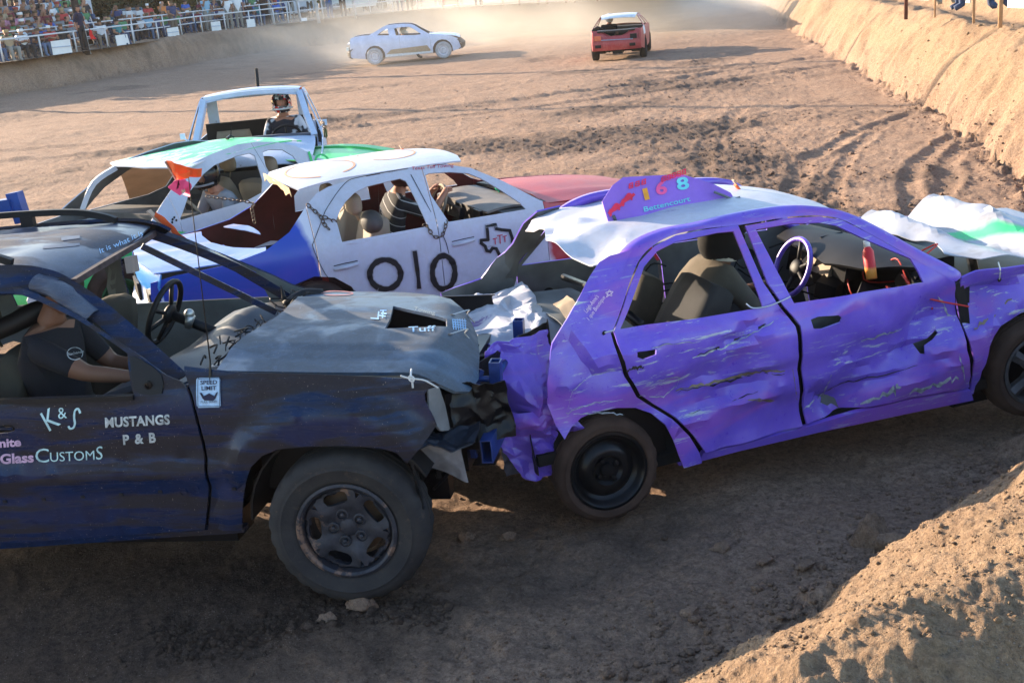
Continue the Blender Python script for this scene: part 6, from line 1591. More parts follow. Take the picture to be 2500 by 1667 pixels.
WD = plain('pale_grey_dash', (.20,.18,.165), .7, 0, .2, 4)  # even grey, paler than the other dashboard plastic
cdt_panel('dashboard_top', [(1.62,-.62),(1.60,0),(1.60,.62),(2.02,.66),(2.08,0),(2.02,-.66)], WD, w, lambda x, y: Vector((x, y, .945-.5*(x-1.85)**2+.03*GA(x, y, 1.7, .35, .12, .2))), step=.08, thick=.02)
bm = bmesh.new(); box(bm, (1.56, .0, .84), (.05, .30, .10), Matrix.Rotation(.3, 3, 'Y')); box(bm, (1.57, .0, .72), (.05, .24, .08), Matrix.Rotation(.3, 3, 'Y')); bm_obj('radio_slot', bm, BLACKP, w)
for yy in (-.45, .0, .5): bm = bmesh.new(); box(bm, (1.60, yy, .88), (.03, .16, .07)); bm_obj('air_vent', bm, BLACKP, w)
steering_wheel(w, (1.50, .36, .86), (-.93, 0, .40), .19, BEIGEP, BEIGEP)
seat(w, .92, -.36, .36, BEIGEP, BEIGEP, h=.60, rec=.25); seat(w, .88, .36, .36, BEIGEP, BEIGEP, h=.60, rec=.25)
bm = bmesh.new(); bmesh.ops.create_icosphere(bm, subdivisions=3, radius=1)
for v in bm.verts: v.co = Vector((.62+v.co.x*.09, -.52+v.co.y*.14, .98+v.co.z*.10))
bm_obj('headrest', bm, GREYP, w, True)
bm = bmesh.new(); p = WC.on(1217, 458, 1, .1); bmesh.ops.create_icosphere(bm, subdivisions=2, radius=.035, matrix=Matrix.Translation(p)); tube(bm, [p, p+Vector((0, 0, -.10))], .008); bm_obj('green_knob', bm, plain('green_plastic', (.0,.40,.22), .4), w, True)
for sd in (-1, 1):
    for x in (0, 2.67): wheel(w, x, sd*.77, .31, .315, .20, RUBBER, BLACKM, 'steel', side=sd, rim_r=.19, n=40)
# handles
for px in (c2(768,1005), c2(1665,820)):
    c = WC.side(*px); bm = bmesh.new(); tube(bm, [c+Vector((-.10,-.012,-.008)), c+Vector((0,-.026,0)), c+Vector((.10,-.012,.006))], [.010,.014,.010], 8, flat=1.2); o = bm_obj('door_handle', bm, WHT, w, True)
    bm = bmesh.new(); tube(bm, [c+Vector((-.10,-.004,.022)), c+Vector((0,-.004,.028)), c+Vector((.10,-.004,.030))], .004, 5); bm_obj('handle_recess', bm, BLACKP, o)
# sprayed number
SPRAY = plain('black_spray', (.010,.009,.009), .6); wu = side_surf(WC, -1, lambda x, z: wdent(x, z)-.003)
def ell(cx, cy, rx, ry, a0=0, n=18): return [c2(cx+rx*math.cos(a0+2*math.pi*i/n), cy+ry*math.sin(a0+2*math.pi*i/n)) for i in range(n+1)]
m, nt, b = nt_new('overspray'); nt.links.new(mix(nt, noise(nt, coords(nt), 30, 3), (.28,.26,.28), (.45,.44,.48)), b.inputs['Base Color']); b.inputs['Roughness'].default_value = .6
stroke_decal('sprayed_number', [ell(1065, 1065, 118, 112, 2.0)], 13.5, wu, SPRAY, w, lift=.009); stroke_decal('overspray', [ell(1065, 1065, 118, 112, 2.0)], 18, wu, m, w, lift=.0075)
stroke_decal('sprayed_number', [[c2(1290,885), c2(1305,990), c2(1318,1090), c2(1325,1175)]], 10, wu, SPRAY, w, lift=.009); stroke_decal('overspray', [[c2(1289,878), c2(1305,990), c2(1318,1090), c2(1326,1182)]], 14, wu, m, w, lift=.0075)
stroke_decal('sprayed_number', [ell(1512, 1050, 86, 128, 1.4)], 13.5, wu, SPRAY, w, lift=.009); stroke_decal('overspray', [ell(1512, 1050, 86, 128, 1.4)], 18, wu, m, w, lift=.0075)
tx = [c2(*p) for p in ((1842,692),(1908,684),(1916,716),(1955,724),(2018,730),(2038,790),(2040,850),(2000,895),(1988,935),(1962,945),(1940,918),(1915,868),(1886,864),(1868,890),(1842,884),(1830,850),(1800,826),(1800,804),(1852,800),(1848,740),(1842,692))]
def poly_stroke(nm, pts, wd, surf, mat, parent, lift=.009):
    bm = bmesh.new()
    for (x0, y0), (x1, y1) in zip(pts, pts[1:]):
        d = Vector((x1-x0, y1-y0)); L = d.length
        if L < .1: continue
        d /= L; n_ = Vector((-d.y, d.x))*wd/2; k = max(1, int(L/6)); A = []; B = []
        for i in range(k+1):
            t = i/k; q = Vector((x0, y0))-d*wd*.3+(Vector((x1-x0, y1-y0))+d*wd*.6)*t
            for lst, s_ in ((A, 1), (B, -1)): c, nr = surf(q.x+n_.x*s_, q.y+n_.y*s_); lst.append(c+nr*lift)
        strip(bm, A, B)
    return bm_obj(nm, bm, mat, parent)
poly_stroke('sprayed_state_outline', tx, 7.5, wu, SPRAY, w); poly_stroke('overspray', tx, 9.5, wu, m, w, lift=.0075)
RINK = plain('red_paint_pen', (.45,.02,.06), .6)
for x, y0, y1, hw_ in ((1905,790,832,15), (1942,765,828,20), (1979,772,815,14)):
    poly_stroke('lettering', [c2(x-hw_, y0+4), c2(x+hw_, y0-3)], 2.2, wu, RINK, w); poly_stroke('lettering', [c2(x, y0), c2(x+3, y1)], 2.6, wu, RINK, w)
decal_text('lettering', 'Texas Tuff Towing', c2(1272, 268), c2(1592, 240), 8.5, side_surf(WC, -1, lambda x, z: -.004), RINK, w, shear=.15)
# painted ellipses on the roof
ORL = plain('thin_orange_brush', (.62,.34,.20), .6)
for cx, cy, rx, ry, a0, a1 in ((.35, -.05, .30, .42, -1.2, 4.4), (1.0, .15, .26, .38, -2.4, 2.6)):
    bm = bmesh.new(); A = []; B = []
    for i in range(40):
        a = a0+(a1-a0)*i/39
        for L, q in ((A, 1.0), (B, .93)): x, y = cx+rx*q*math.cos(a), cy+ry*q*math.sin(a); L.append(Vector((x, y, wroof(x, y)+.003)))
    strip(bm, A, B); bm_obj('roof_paint_line', bm, ORL, w)
# chains
def chain(name, pts, parent, ln=.045, r=.0045, label=None):
    P = catmull(pts, 10); L = [0]
    for a, b in zip(P, P[1:]): L.append(L[-1]+(b-a).length)
    n = int(L[-1]/(ln*.74)); ce = bpy.data.objects.new(name, None); COL.objects.link(ce); ce.parent = parent
    if label: ce['label'] = label
    for i in range(n):
        s_ = (i+.5)/n*L[-1]; k = max(j for j in range(len(L)) if L[j] <= s_); k = min(k, len(P)-2); t = (s_-L[k])/max(1e-6, L[k+1]-L[k])
        c = P[k].lerp(P[k+1], t); d = (P[k+1]-P[k]).normalized(); sd = d.cross(Vector((0,0,1)) if i % 2 else Vector((0,1,.3))).normalized()
        loop = [c+d*(ln/2*math.cos(a))+sd*(ln*.30*math.sin(a)) for a in [2*math.pi*q/12 for q in range(12)]]
        bm = bmesh.new(); tube(bm, loop, r, 6, closed=True, up=d.cross(sd)); bm_obj('chain_link', bm, CHAINM, ce, True)
g = lambda x, y, o=.012: WC.side(*c2(x, y), -1, o)
chain('door_chain', [g(470,530), g(520,575), g(575,625), g(600,680), g(640,722)], w); chain('door_chain', [g(590,628,.02), g(640,640,.02), g(690,668,.0)], w)
chain('door_chain', [g(1360,690,.0), g(1390,700), g(1430,765), g(1470,782), g(1505,765), g(1530,700), g(1532,655,.0)], w)
a = WC.on(504, 480, 1, .55); chain('boot_chain', [a, WC.on(*(100+1600*.319, 150+1080*.319), 1, .5), WC.on(615, 510, 1, .4), WC.on(622, 545, 1, .4)], w)
bm = bmesh.new(); a = WC.on(1180-195, 360, 2, 1.43); a = WC.on(977, 366, 1, .45); beam(bm, [a+Vector((0,0,.04)), a+Vector((.06, 0, -.08))], .04, .01); lt = bm_obj('marker_lath', bm, WOOD, w); bm = bmesh.new(); beam(bm, [a+Vector((.015,-.005,.01)), a+Vector((.05, -.005, -.06))], .05, .014); bm_obj('orange_tape', bm, ORANGE, lt)
# driver: black shirt with pale stripes
m, nt, b = nt_new('black_shirt_pale_stripes'); v_ = coords(nt, rot=(0, R(20), R(25))); sx = N(nt, 'ShaderNodeSeparateXYZ'); nt.links.new(v_, sx.inputs[0])
q_ = math_(nt, 'FRACT', math_(nt, 'MULTIPLY', math_(nt, 'ADD', sx.outputs['X'], math_(nt, 'MULTIPLY', sx.outputs['Z'], 1.0)), 9.0)); nt.links.new(mix(nt, math_(nt, 'GREATER_THAN', q_, .90), (.012,.012,.018), (.42,.42,.44)), b.inputs['Base Color']); b.inputs['Roughness'].default_value = .9
dp = WC.M @ Vector((.98, .30, .42))
dv, hp = person_seated('person', dp, R(21.3), (m, SKIN, BLK), 'helmeted driver in black shirt with pale stripes gripping the wheel of the white 010 sedan', armR=(.54, -.10, .55), armL=(.52, .18, .55), lean=.35, sleeve=.75)
helmet(dv, hp, 0, plain('dark_red_helmet', (.06,.02,.02), .3), None, pitch=.1)
# ================================================================ WHITE AND GREEN COUPE facing left
GRN = paint('bright_green_paint', (.03,.50,.12), dust=(.40,.38,.28), damt=.10, rough=.4)
GW = paint('grey_white_coupe_paint', (.46,.49,.56), damt=.16, rough=.35)
m, nt, b = nt_new('white_roof_green_brush'); v_ = coords(nt); sx = N(nt, 'ShaderNodeSeparateXYZ'); nt.links.new(v_, sx.inputs[0])
k = noise(nt, coords(nt, (1.0,2.0,1)), 2.6, 5, .65, 1.6)
far_ = math_(nt, 'MULTIPLY', math_(nt, 'ABSOLUTE', math_(nt, 'SUBTRACT', sx.outputs['X'], .75)), .22)
nt.links.new(mix(nt, ramp(nt, math_(nt, 'SUBTRACT', k, far_), .35, .40), (.60,.62,.68), (.06,.58,.20)), b.inputs['Base Color']); b.inputs['Roughness'].default_value = .4; GROOF = m
GC = Car('demolition_coupe', (-2.409, 13.032, .002), (229.02, -.79, 0), 'grey-white coupe with green brushed roof and green boot between the pickup and white sedan', 'car', hw=.875, roof=1.36, belt=.93)
GC.tum = .27; GC.x0, GC.x1 = -1.1, 3.6; gr = GC.e
T = lambda pts: GC.sxz(pts, 1)
dw = T([(437,539),(462,470),(497,425),(524,403),(578,381),(610,374),(622,380),(641,440),(640,470),(600,492)]); qw = T([(641,371),(658,365),(690,366),(716,381),(730,402),(728,420),(655,440)])
top_g = [(-1.02,.50),(-1.08,.72),(-1.02,.90),(-.75,.945),(-.35,.965)] + [(q.x, q.z) for q in (GC.side(a, b, 1) for a, b in ((775,385),(754,373),(722,357),(674,347),(626,346),(578,353),(514,377),(463,402),(430,445),(400,490),(363,548)))] + [(2.10,.93),(2.5,.90),(3.1,.82),(3.5,.70),(3.58,.55),(3.56,.4)]
shell(GC, top_g, -1.05, 3.55, 2.74, .25, .39, [dw, qw], [('rear_quarter_panel', -2, .76), ('door', .76, 1.98), ('front_fender', 1.98, 4)], {'body': GW, 'front_fender': GW}, PRIMER, step=.08, sides=(1, -1), cz=.33)
grf = lambda x, y: 1.372+.030*(1-(y/.62)**2)-.10*max(0, x-1.2)**2-.30*max(0, .5-x)**2
cdt_panel('roof_panel', GC.txy([(276,405),(268,398),(330,372),(420,351)], grf)+[(.60,-.60),(.10,-.57),(.02,0),(.10,.575),(.5,.595),(1.1,.60)]+GC.txy([(514,384),(466,407),(440,410),(350,409)], grf), GROOF, gr, lambda x, y: Vector((x, y, grf(x, y))), step=.09, thick=.014, mat_in=BEIGEP, smooth=50)
a_ = GC.top(276, 406, grf); bm = bmesh.new(); beam(bm, catmull([a_+Vector((-.03,0,-.02)), (a_+Vector((2.12,-.62,.98)))/2+Vector((.03,0,.05)), Vector((2.12,-.62,.97))], 4), .06, .05); bm_obj('a_pillar', bm, GW, gr)
m, nt, b = nt_new('green_boot_white_streak'); v_ = coords(nt); nt.links.new(mix(nt, ramp(nt, noise(nt, coords(nt, (1,3,1)), 2, 5, .6, 1), .60, .66), (.04,.52,.14), (.55,.60,.58)), b.inputs['Base Color']); b.inputs['Roughness'].default_value = .4
top_sheet('boot_lid', GC, [(-1.08,.70,.99),(-.75,.76,1.005),(-.35,.76,1.0),(-.10,.70,1.03)], m, BLACKP, crown=.035, n=12)
bm = bmesh.new(); beam(bm, catmull([(-1.06,-.72,.99),(-1.09,-.3,1.02),(-1.10,0,1.025),(-1.09,.3,1.02),(-1.06,.72,.99)], 4), .12, .05); bm_obj('boot_spoiler', bm, GRN, gr)
bm = bmesh.new(); A = [[Vector((xo+.10*abs(y/.8)**2.5, y, z)) for y in [-.8+.16*i for i in range(11)]] for z, xo in ((.90,-1.07),(.72,-1.12),(.50,-1.14),(.30,-1.06))]
for a, b_ in zip(A, A[1:]): strip(bm, a, b_)
bmesh.ops.remove_doubles(bm, verts=bm.verts, dist=1e-5); bmesh.ops.recalc_face_normals(bm, faces=bm.faces); sheet('rear_bumper', bm, GRN, gr, .012)
# nose: no bonnet, grey insulation over the engine; green bumper
crumple_sheet('crumpled_insulation_sheet', Vector((2.05, -.66, .89)), Vector((0, 1, 0)), Vector((1, 0, -.03)).normalized(), Vector((0, 0, 1)), 1.32, .8, .035, 150, plain('pale_insulation', (.40,.40,.38), .8, 0, .2, 6), gr, nu=26, nv=18, sc=4)
bm = bmesh.new(); box(bm, (2.9, 0, .58), (1.0, 1.1, .34)); bm_obj('engine', bm, BLACKM, gr)
bm = bmesh.new(); A = [[Vector((xo-.20*abs(y/.85)**2.5, y, z)) for y in [-.84+.14*i for i in range(13)]] for z, xo in ((.78,3.42),(.66,3.56),(.48,3.62),(.28,3.56))]
for a, b_ in zip(A, A[1:]): strip(bm, a, b_)
bmesh.ops.remove_doubles(bm, verts=bm.verts, dist=1e-5); bmesh.ops.recalc_face_normals(bm, faces=bm.faces); sheet('front_bumper', bm, GRN, gr, .012)
# green arch lip over the near front wheel
bm = bmesh.new(); A = []; B = []; C_ = []
for x, z in arch_pts(2.74, .33, .385, .30, 15): A.append(GC.side_fn(1, .008)(x, z))
for x, z in arch_pts(2.74, .33, .50, .30, 15): B.append(GC.side_fn(1, .008)(x, z))
strip(bm, A, B); bmesh.ops.recalc_face_normals(bm, faces=bm.faces); sheet('arch_lip', bm, GRN, gr, .006)
simple_insides(GC, -1, 3.4, .84, 2.74, plain('rust_brown_interior', (.12,.045,.035), .8, 0, .3, 3), .90, 1.85, cz=.33)
steering_wheel(gr, (1.52, .36, .84), (-.93, 0, .40), .18, BEIGEP, BARE)
seat(gr, .85, .36, .34, BEIGEP, BEIGEP, h=.62, rec=.3); seat(gr, .85, -.36, .34, BEIGEP, BEIGEP, h=.62, rec=.3)
RIMG = plain('green_splashed_wheel', (.03,.10,.04), .6, .2, .8, 10)
for sd in (-1, 1):
    for x in (0, 2.74): wheel(gr, x, sd*.78, .325, .33, .21, RUBBER_D, RIMG, 'steel', side=sd, rim_r=.20, n=40, steer=R(-8) if x else 0)
# dark wheel well linings seen, number on the rear quarter, shark fin aerial, door mirror plate
gu = lambda px, py: (GC.side(px, py, 1), Vector((0, 1, 0)))
poly_stroke('painted_number', [(753,372),(762,402)], 6, gu, GRN, gr); stroke_decal('painted_number', [[(772,402),(770,388),(780,378),(794,382),(804,395)]], 5, gu, GRN, gr, lift=.005)
gt_ = top_surf(GC, lambda x, y: 1.41-.03*(y/.6)**2)
c = GC.on(563, 337, 2, 1.41); bm = bmesh.new(); tube(bm, [c+Vector((.05,0,0)), c+Vector((0,0,.02)), c+Vector((-.04,0,.0))], [.03,.028,.02], 8, flat=.5); tube(bm, [c, c+Vector((-.02,.02,.11))], [.008,.004], 6); bm_obj('roof_aerial', bm, BLACKM, gr)
for k, px in enumerate(((421,536),(425,531),(430,538),(420,543))): 
    c = GC.side(*px, 1); bm = bmesh.new(); lathe(bm, [(.012, 0), (.001, .002)], 10, Matrix.Translation(c+Vector((0,.004,0)))); bm_obj('drilled_hole', bm, BLACKP, gr)
bm = bmesh.new(); vs = [bm.verts.new(GC.side(*p, 1)+Vector((0,.004,0))) for p in ((393,560),(455,567),(438,572),(395,571))]; bm.faces.new(vs); bm_obj('painted_wedge', bm, GRN, gr)
TG = plain('grey_t_shirt', (.24,.25,.28), .9, 0, .15, 5)
dp = GC.M @ Vector((1.02, .36, .38))
dv, hp = person_seated('person', dp, R(229), (TG, SKIN, BLK), 'driver in grey T-shirt and black helmet at the wheel of the green-roofed coupe', armR=(.42, -.14, .42), armL=(.46, .10, .36), lean=.35, sleeve=.75)
head_mesh(dv, hp+Vector((.012,0,0)), 0, SKIN, BLK, s=.9); helmet(dv, hp, 0, plain('gloss_black_helmet', (.010,.010,.012), .15), None, pitch=.15, trim=plain('grey_helmet_stripe', (.25,.25,.28), .3))
# ================================================================ WHITE PICKUP facing the camera
PW = paint('pale_blue_white_pickup_paint', (.44,.54,.72), damt=.18, rough=.4, chips=(.16,.20,.30), camt=0)
UC = Car('pickup_truck', (-3.181, 16.303, .05), (-82.88, 1.03, -.67), 'pale blue-white pickup facing the camera with open windscreen and black roof pipe', 'pickup truck', hw=.86, roof=1.64, belt=1.06)
UC.tum = .22; UC.x0, UC.x1 = -1.1, 3.6; u = UC.e
top_u = [(-1.08,.55),(-1.1,1.02),(.42,1.02),(.44,1.04),(.50,1.54),(.62,1.60),(1.15,1.615),(1.30,1.57),(1.55,1.34),(1.86,1.06),(2.4,1.02),(3.1,.96),(3.42,.88),(3.46,.6)]
shell(UC, top_u, -1.08, 3.44, 2.75, .34, .42, [[(.62,1.08),(.66,1.50),(1.18,1.52),(1.42,1.34),(1.66,1.09)]], [('bed_side', -2, .43), ('door', .43, 1.80), ('front_fender', 1.80, 4)], {'body': PW}, DARKIN, step=.12, sides=(-1, 1), cz=.36)
def ur(x, y, z): return x, y, z
top_sheet('roof_panel', UC, [(.50,.60,1.56),(.62,.62,1.61),(1.15,.61,1.625),(1.30,.60,1.60),(1.36,.585,1.555)], PW, DARKIN, crown=.045, n=12)
top_sheet('bonnet', UC, [(1.86,.74,1.06),(2.4,.75,1.03),(3.1,.72,.97),(3.40,.68,.90)], PW, BLACKP, crown=.05, n=14, fn=lambda x, y, z: (x, y, z+.012*math.exp(-((abs(y)-.35)/.03)**2)))
bm = bmesh.new(); beam(bm, catmull([(1.80,-.70,1.075),(1.88,-.3,1.10),(1.90,0,1.105),(1.88,.3,1.10),(1.80,.70,1.075)], 3), .08, .05); bm_obj('screen_sill', bm, plain('dark_slate_sill', (.07,.08,.11), .6), u)
bm = bmesh.new(); beam(bm, [(.46,-.62,1.30),(.46,.62,1.30)], .04, .56, up=Vector((0,0,1))); 
bm.free(); bm = bmesh.new(); box(bm, (.47, 0, 1.06), (.04, 1.4, .10)); box(bm, (.49, 0, 1.56), (.04, 1.2, .07)); 
for sy in (-1, 1): box(bm, (.48, sy*.60, 1.30), (.04, .14, .46))
bm_obj('cab_back', bm, PW, u)
bm = bmesh.new(); box(bm, (-.3, 0, .66), (1.5, 1.5, .05)); box(bm, (-1.08, 0, .80), (.05, 1.5, .42)); bm_obj('cargo_bed', bm, PW, u)
bm = bmesh.new(); A = [[Vector((xo-.10*abs(y/.8)**2.5, y, z)) for y in [-.82+.164*i for i in range(11)]] for z, xo in ((.90,3.42),(.70,3.47),(.66,3.56),(.46,3.58))]
for a, b_ in zip(A, A[1:]): strip(bm, a, b_)
bmesh.ops.recalc_face_normals(bm, faces=bm.faces); sheet('front_bumper', bm, GREYP, u, .012)
for sy in (-1, 1):
    bm = bmesh.new(); beam(bm, [(1.86, sy*.735, 1.06), (1.60, sy*.66, 1.33), (1.31, sy*.60, 1.585)], .075, .06); bm_obj('a_pillar', bm, PW, u)
bm = bmesh.new(); beam(bm, catmull([(1.31,-.60,1.60),(1.35,0,1.63),(1.31,.60,1.60)], 4), .07, .05); bm_obj('screen_header', bm, PW, u)
bm = bmesh.new(); box(bm, (.56, 0, .98), (.06, 1.42, .5)); bm_obj('seat_back_panel', bm, DARKIN, u)
simple_insides(UC, -1, 3.4, .82, 2.75, DARKIN, 1.02, 1.66, cz=.36)
seat(u, .82, .36, .52, BEIGEP, BEIGEP, h=.5, rec=.2, headrest=False); seat(u, .82, -.36, .52, BEIGEP, BEIGEP, h=.5, rec=.2, headrest=False)
steering_wheel(u, (1.42, .38, 1.02), (-.9, 0, .45), .19, BLACKP, BLACKP)
for sd in (-1, 1):
    for x in (0, 2.75): wheel(u, x, sd*.76, .35, .355, .22, RUBBER, GREYP, 'steel', side=sd, rim_r=.20, n=36)
for sd in (-1, 1):
    bm = bmesh.new(); box(bm, (1.72, sd*.88, 1.20), (.04, .06, .07)); tube(bm, [(1.74, sd*.80, 1.12), (1.72, sd*.86, 1.17)], .012); bm_obj('mirror_stub', bm, PW, u)
c = UC.on(630, 214, 2, 1.65); bm = bmesh.new(); tube(bm, [c, UC.on(626, 168, 0, c.x-.05)], .022, 8); bm_obj('roof_pipe', bm, BLACKM, u)
bm = bmesh.new(); beam(bm, [UC.on(728, 214, 0, 1.0), UC.on(739, 226, 0, 1.2)], .07, .01); bm_obj('orange_tape', bm, ORANGE, u)
a = [UC.on(786, 296, 1, .88), UC.on(791, 306, 1, .90), UC.on(794, 322, 1, .90), UC.on(795, 335, 1, .88)]; chain('door_chain', a, u, ln=.06, r=.006)
dp = UC.M @ Vector((.98, .36, .66))
m, nt, b = nt_new('white_black_race_vest'); nt.links.new(mix(nt, ramp(nt, noise(nt, coords(nt), 5, 2), .48, .52), (.55,.56,.62), (.02,.02,.03)), b.inputs['Base Color']); b.inputs['Roughness'].default_value = .9
dv, hp = person_seated('person', dp, R(-82.9), (m, SKIN, BLK), 'driver in red, white and black helmet facing the camera through the pickup windscreen', armR=(.36, -.16, .36), armL=(.36, .14, .36), lean=.1, sleeve=.8)
m, nt, b = nt_new('red_white_black_helmet'); nt.links.new(mix(nt, ramp(nt, noise(nt, coords(nt), 9, 2, .5, 1), .50, .53), (.03,.03,.035), mix(nt, ramp(nt, noise(nt, coords(nt), 12, 1), .5, .52), (.60,.03,.03), (.6,.6,.6))), b.inputs['Base Color']); b.inputs['Roughness'].default_value = .25
head_mesh(dv, hp+Vector((.012,0,0)), 0, SKIN, BLK, s=.9); helmet(dv, hp, 0, m, None, trim=plain('white_helmet_stripe', (.6,.6,.6), .3))
# ================================================================ SILVER COUPE far off
SV = paint('silver_blue_coupe_paint', (.52,.58,.76), dust=(.45,.36,.30), damt=.12, rough=.22, low=.62)
VC = Car('silver_coupe', (-4.1, 45.9, .035), (0.0, -.22, 0), 'silver-blue two-door coupe with white wheels driving right across the far arena', 'car', hw=.86, roof=1.28, belt=.86, scale=1.0)
VC.tum = .30; VC.x0, VC.x1 = -1.05, 3.45; s = VC.e
SQ = lambda x, y: (830+x*.1913, y*.1913)
top_v = [(q.x, q.z) for q in (VC.side(*SQ(*p)) for p in ((130,600),(125,540),(135,495),(180,478),(280,460),(370,452),(440,415),(545,350),(600,325),(700,312),(800,305),(900,308),(950,325),(1030,375),(1130,430),(1200,440),(1300,445),(1420,460),(1500,490),(1520,540)))]
dwv = [(q.x, q.z) for q in (VC.side(*SQ(*p)) for p in ((715,455),(690,370),(760,352),(880,348),(930,365),(1040,440),(960,450)))]; qwv = [(q.x, q.z) for q in (VC.side(*SQ(*p)) for p in ((470,455),(530,405),(605,365),(625,455)))]
shell(VC, top_v, -.95, 3.30, 2.58, .24, .385, [dwv, qwv], [('rear_quarter_panel', -2, .98), ('door', .98, 2.14), ('front_fender', 2.14, 4)], {'body': SV}, DARKIN, step=.12, sides=(-1, 1))
top_sheet('roof_panel', VC, [(.45,.57,1.20),(.7,.585,1.265),(1.1,.585,1.285),(1.4,.58,1.27),(1.55,.57,1.22)], SV, DARKIN, crown=.03)
top_sheet('boot_lid', VC, [(-1.02,.70,.83),(-.8,.76,.885),(-.35,.76,.925)], SV, BLACKP, crown=.04); top_sheet('bonnet', VC, [(2.10,.79,.885),(2.6,.79,.865),(3.1,.75,.79),(3.28,.68,.70)], SV, BLACKP, crown=.06)
for x0, nm in ((-1.03, 'rear_bumper'), (3.36, 'front_bumper')):
    bm = bmesh.new(); sg = -1 if x0 < 0 else 1; A = [[Vector((x0+sg*(xo-.14*abs(y/.8)**2.5), y, z)) for y in [-.80+.16*i for i in range(11)]] for z, xo in ((.66,-.05),(.52,.10),(.36,.08),(.28,-.02))]
    for a, b_ in zip(A, A[1:]): strip(bm, a, b_)
    bmesh.ops.recalc_face_normals(bm, faces=bm.faces); sheet(nm, bm, BLACKP, s, .02)
for x0, nm in ((-1.03, 'tail_lamp'), (3.22, 'headlight')):
    for sd in (-1, 1): bm = bmesh.new(); box(bm, (x0, sd*.62, .66), (.10, .22, .12)); bm_obj(nm, bm, plain('pale_lamp_'+nm, (.75,.75,.70) if x0 < 0 else (.1,.06,.05), .3), s)
simple_insides(VC, -1, 3.3, .82, 2.58, DARKIN, .84, 1.85)
WWH = plain('white_painted_tyre', (.34,.35,.38), .7, 0, .15, 8)
for sd in (-1, 1):
    for x in (-.03, 2.60): wheel(s, x, sd*.76, .30, .315, .20, WWH, plain('white_rim', (.55,.56,.62), .5), 'steel', side=sd, rim_r=.19, n=36)
su_ = lambda px, py: (VC.side(px, py), Vector((0, -1, 0)))
TANP = plain('tan_panel_paint', (.34,.24,.15), .5)
cdt_panel('tan_lower_panel', [(.42,.34),(.62,.50),(2.0,.54),(2.12,.36),(2.1,.30),(.5,.30)], TANP, s, VC.side_fn(-1, .006), step=.15, thick=.004)
cdt_panel('white_sill_strip', [(.36,.24),(.42,.34),(2.16,.31),(2.2,.25)], plain('white_sill', (.7,.72,.74), .5), s, VC.side_fn(-1, .010), step=.15, thick=.004)
dp = VC.M @ Vector((.98, .30, .32)); dv, hp = person_seated('person', dp, 0, (BLK, SKIN, BLK), 'driver in white helmet inside the distant silver coupe', lean=.15, hands=False); helmet(dv, hp, 0, plain('white_helmet', (.75,.75,.72), .3), None)
# ================================================================ RED CAR far off, seen from behind
RC_P = paint('battered_red_paint', (.36,.025,.035), dust=(.45,.32,.28), damt=.22, rough=.4)
RC = Car('red_sedan', (4.221, 36.62, 0), (79.0, 0, .5), 'red car seen from behind with dented boot and no rear window, far down the track', 'car', hw=.84, roof=1.30, belt=.92)
RC.tum = .28; RC.x0, RC.x1 = -1.0, 3.5; r = RC.e
top_r = [(-.92,.48),(-.97,.70),(-.93,.88),(-.6,.93),(-.2,.95),(.0,1.02),(.25,1.20),(.45,1.28),(1.25,1.29),(1.5,1.22),(2.0,.93),(2.9,.86),(3.3,.74),(3.36,.45)]
shell(RC, top_r, -.92, 3.34, 2.6, .30, .37, [[(.30,.95),(.42,1.18),(1.0,1.22),(1.02,.95)], [(1.1,.95),(1.1,1.22),(1.42,1.18),(1.85,.95)]], [('rear_quarter_panel', -2, .28), ('rear_door', .28, 1.06), ('front_door', 1.06, 1.96), ('front_fender', 1.96, 4)], {'body': RC_P}, DARKIN, step=.14, sides=(1, -1))
WR = plain('white_roof_paint', (.62,.66,.70), .5)
top_sheet('roof_panel', RC, [(.22,.52,1.20),(.45,.55,1.285),(1.25,.55,1.295),(1.48,.53,1.24)], WR, DARKIN, crown=.03)
top_sheet('bonnet', RC, [(2.02,.72,.92),(2.9,.70,.86),(3.28,.64,.76)], RC_P, BLACKP, crown=.05)
bm = bmesh.new(); A = []
ysr = [-.74+.148*i for i in range(11)]
for z, xo in ((.93,-.90),(.86,-.97),(.76,-1.0),(.66,-1.0),(.56,-1.03),(.42,-1.02),(.34,-.96)):
    A.append([Vector((xo+.12*abs(y/.8)**3+(.16*math.exp(-(y/.32)**2) if z > .7 else 0)*(1 if z > .8 else .5), y, z-(.20*math.exp(-(y/.34)**4) if z > .9 else (.12*math.exp(-(y/.34)**4) if z > .8 else 0)))) for y in ysr])
for a, b_ in zip(A, A[1:]): strip(bm, a, b_)
bmesh.ops.remove_doubles(bm, verts=bm.verts, dist=1e-5); bmesh.ops.recalc_face_normals(bm, faces=bm.faces); tp = sheet('tail_panel', bm, RC_P, r, .014)
bm = bmesh.new(); beam(bm, [(-.60,-.60,.90),(-.55,0,.89),(-.60,.60,.90)], .70, .04); bm_obj('boot_floor', bm, BLACKP, r)
for sy, mt in ((.56, plain('orange_lamp_cover', (.62,.16,.08), .4)), (-.52, BLACKP)): bm = bmesh.new(); box(bm, (-1.0, sy, .72), (.05, .20, .14)); bm_obj('tail_lamp', bm, mt, tp)
for sy in (-.48, .56): bm = bmesh.new(); box(bm, (-1.035, sy, .48), (.03, .18, .09)); bm_obj('bumper_hole', bm, BLACKP, tp)
bm = bmesh.new(); beam(bm, [(-1.03,-.5,.64),(-1.03,.45,.66)], .03, .03); bm_obj('tail_strip', bm, plain('blue_grey_strip', (.22,.24,.34), .5), tp)
bm = bmesh.new(); box(bm, (-.35, 0, .28), (.9, .3, .12)); tube(bm, [(0,-.7,.3),(0,.7,.3)], .05); bm_obj('rear_axle', bm, BLACKM, r)
simple_insides(RC, -1, 3.3, .80, 2.6, DARKIN, .88, 1.75)
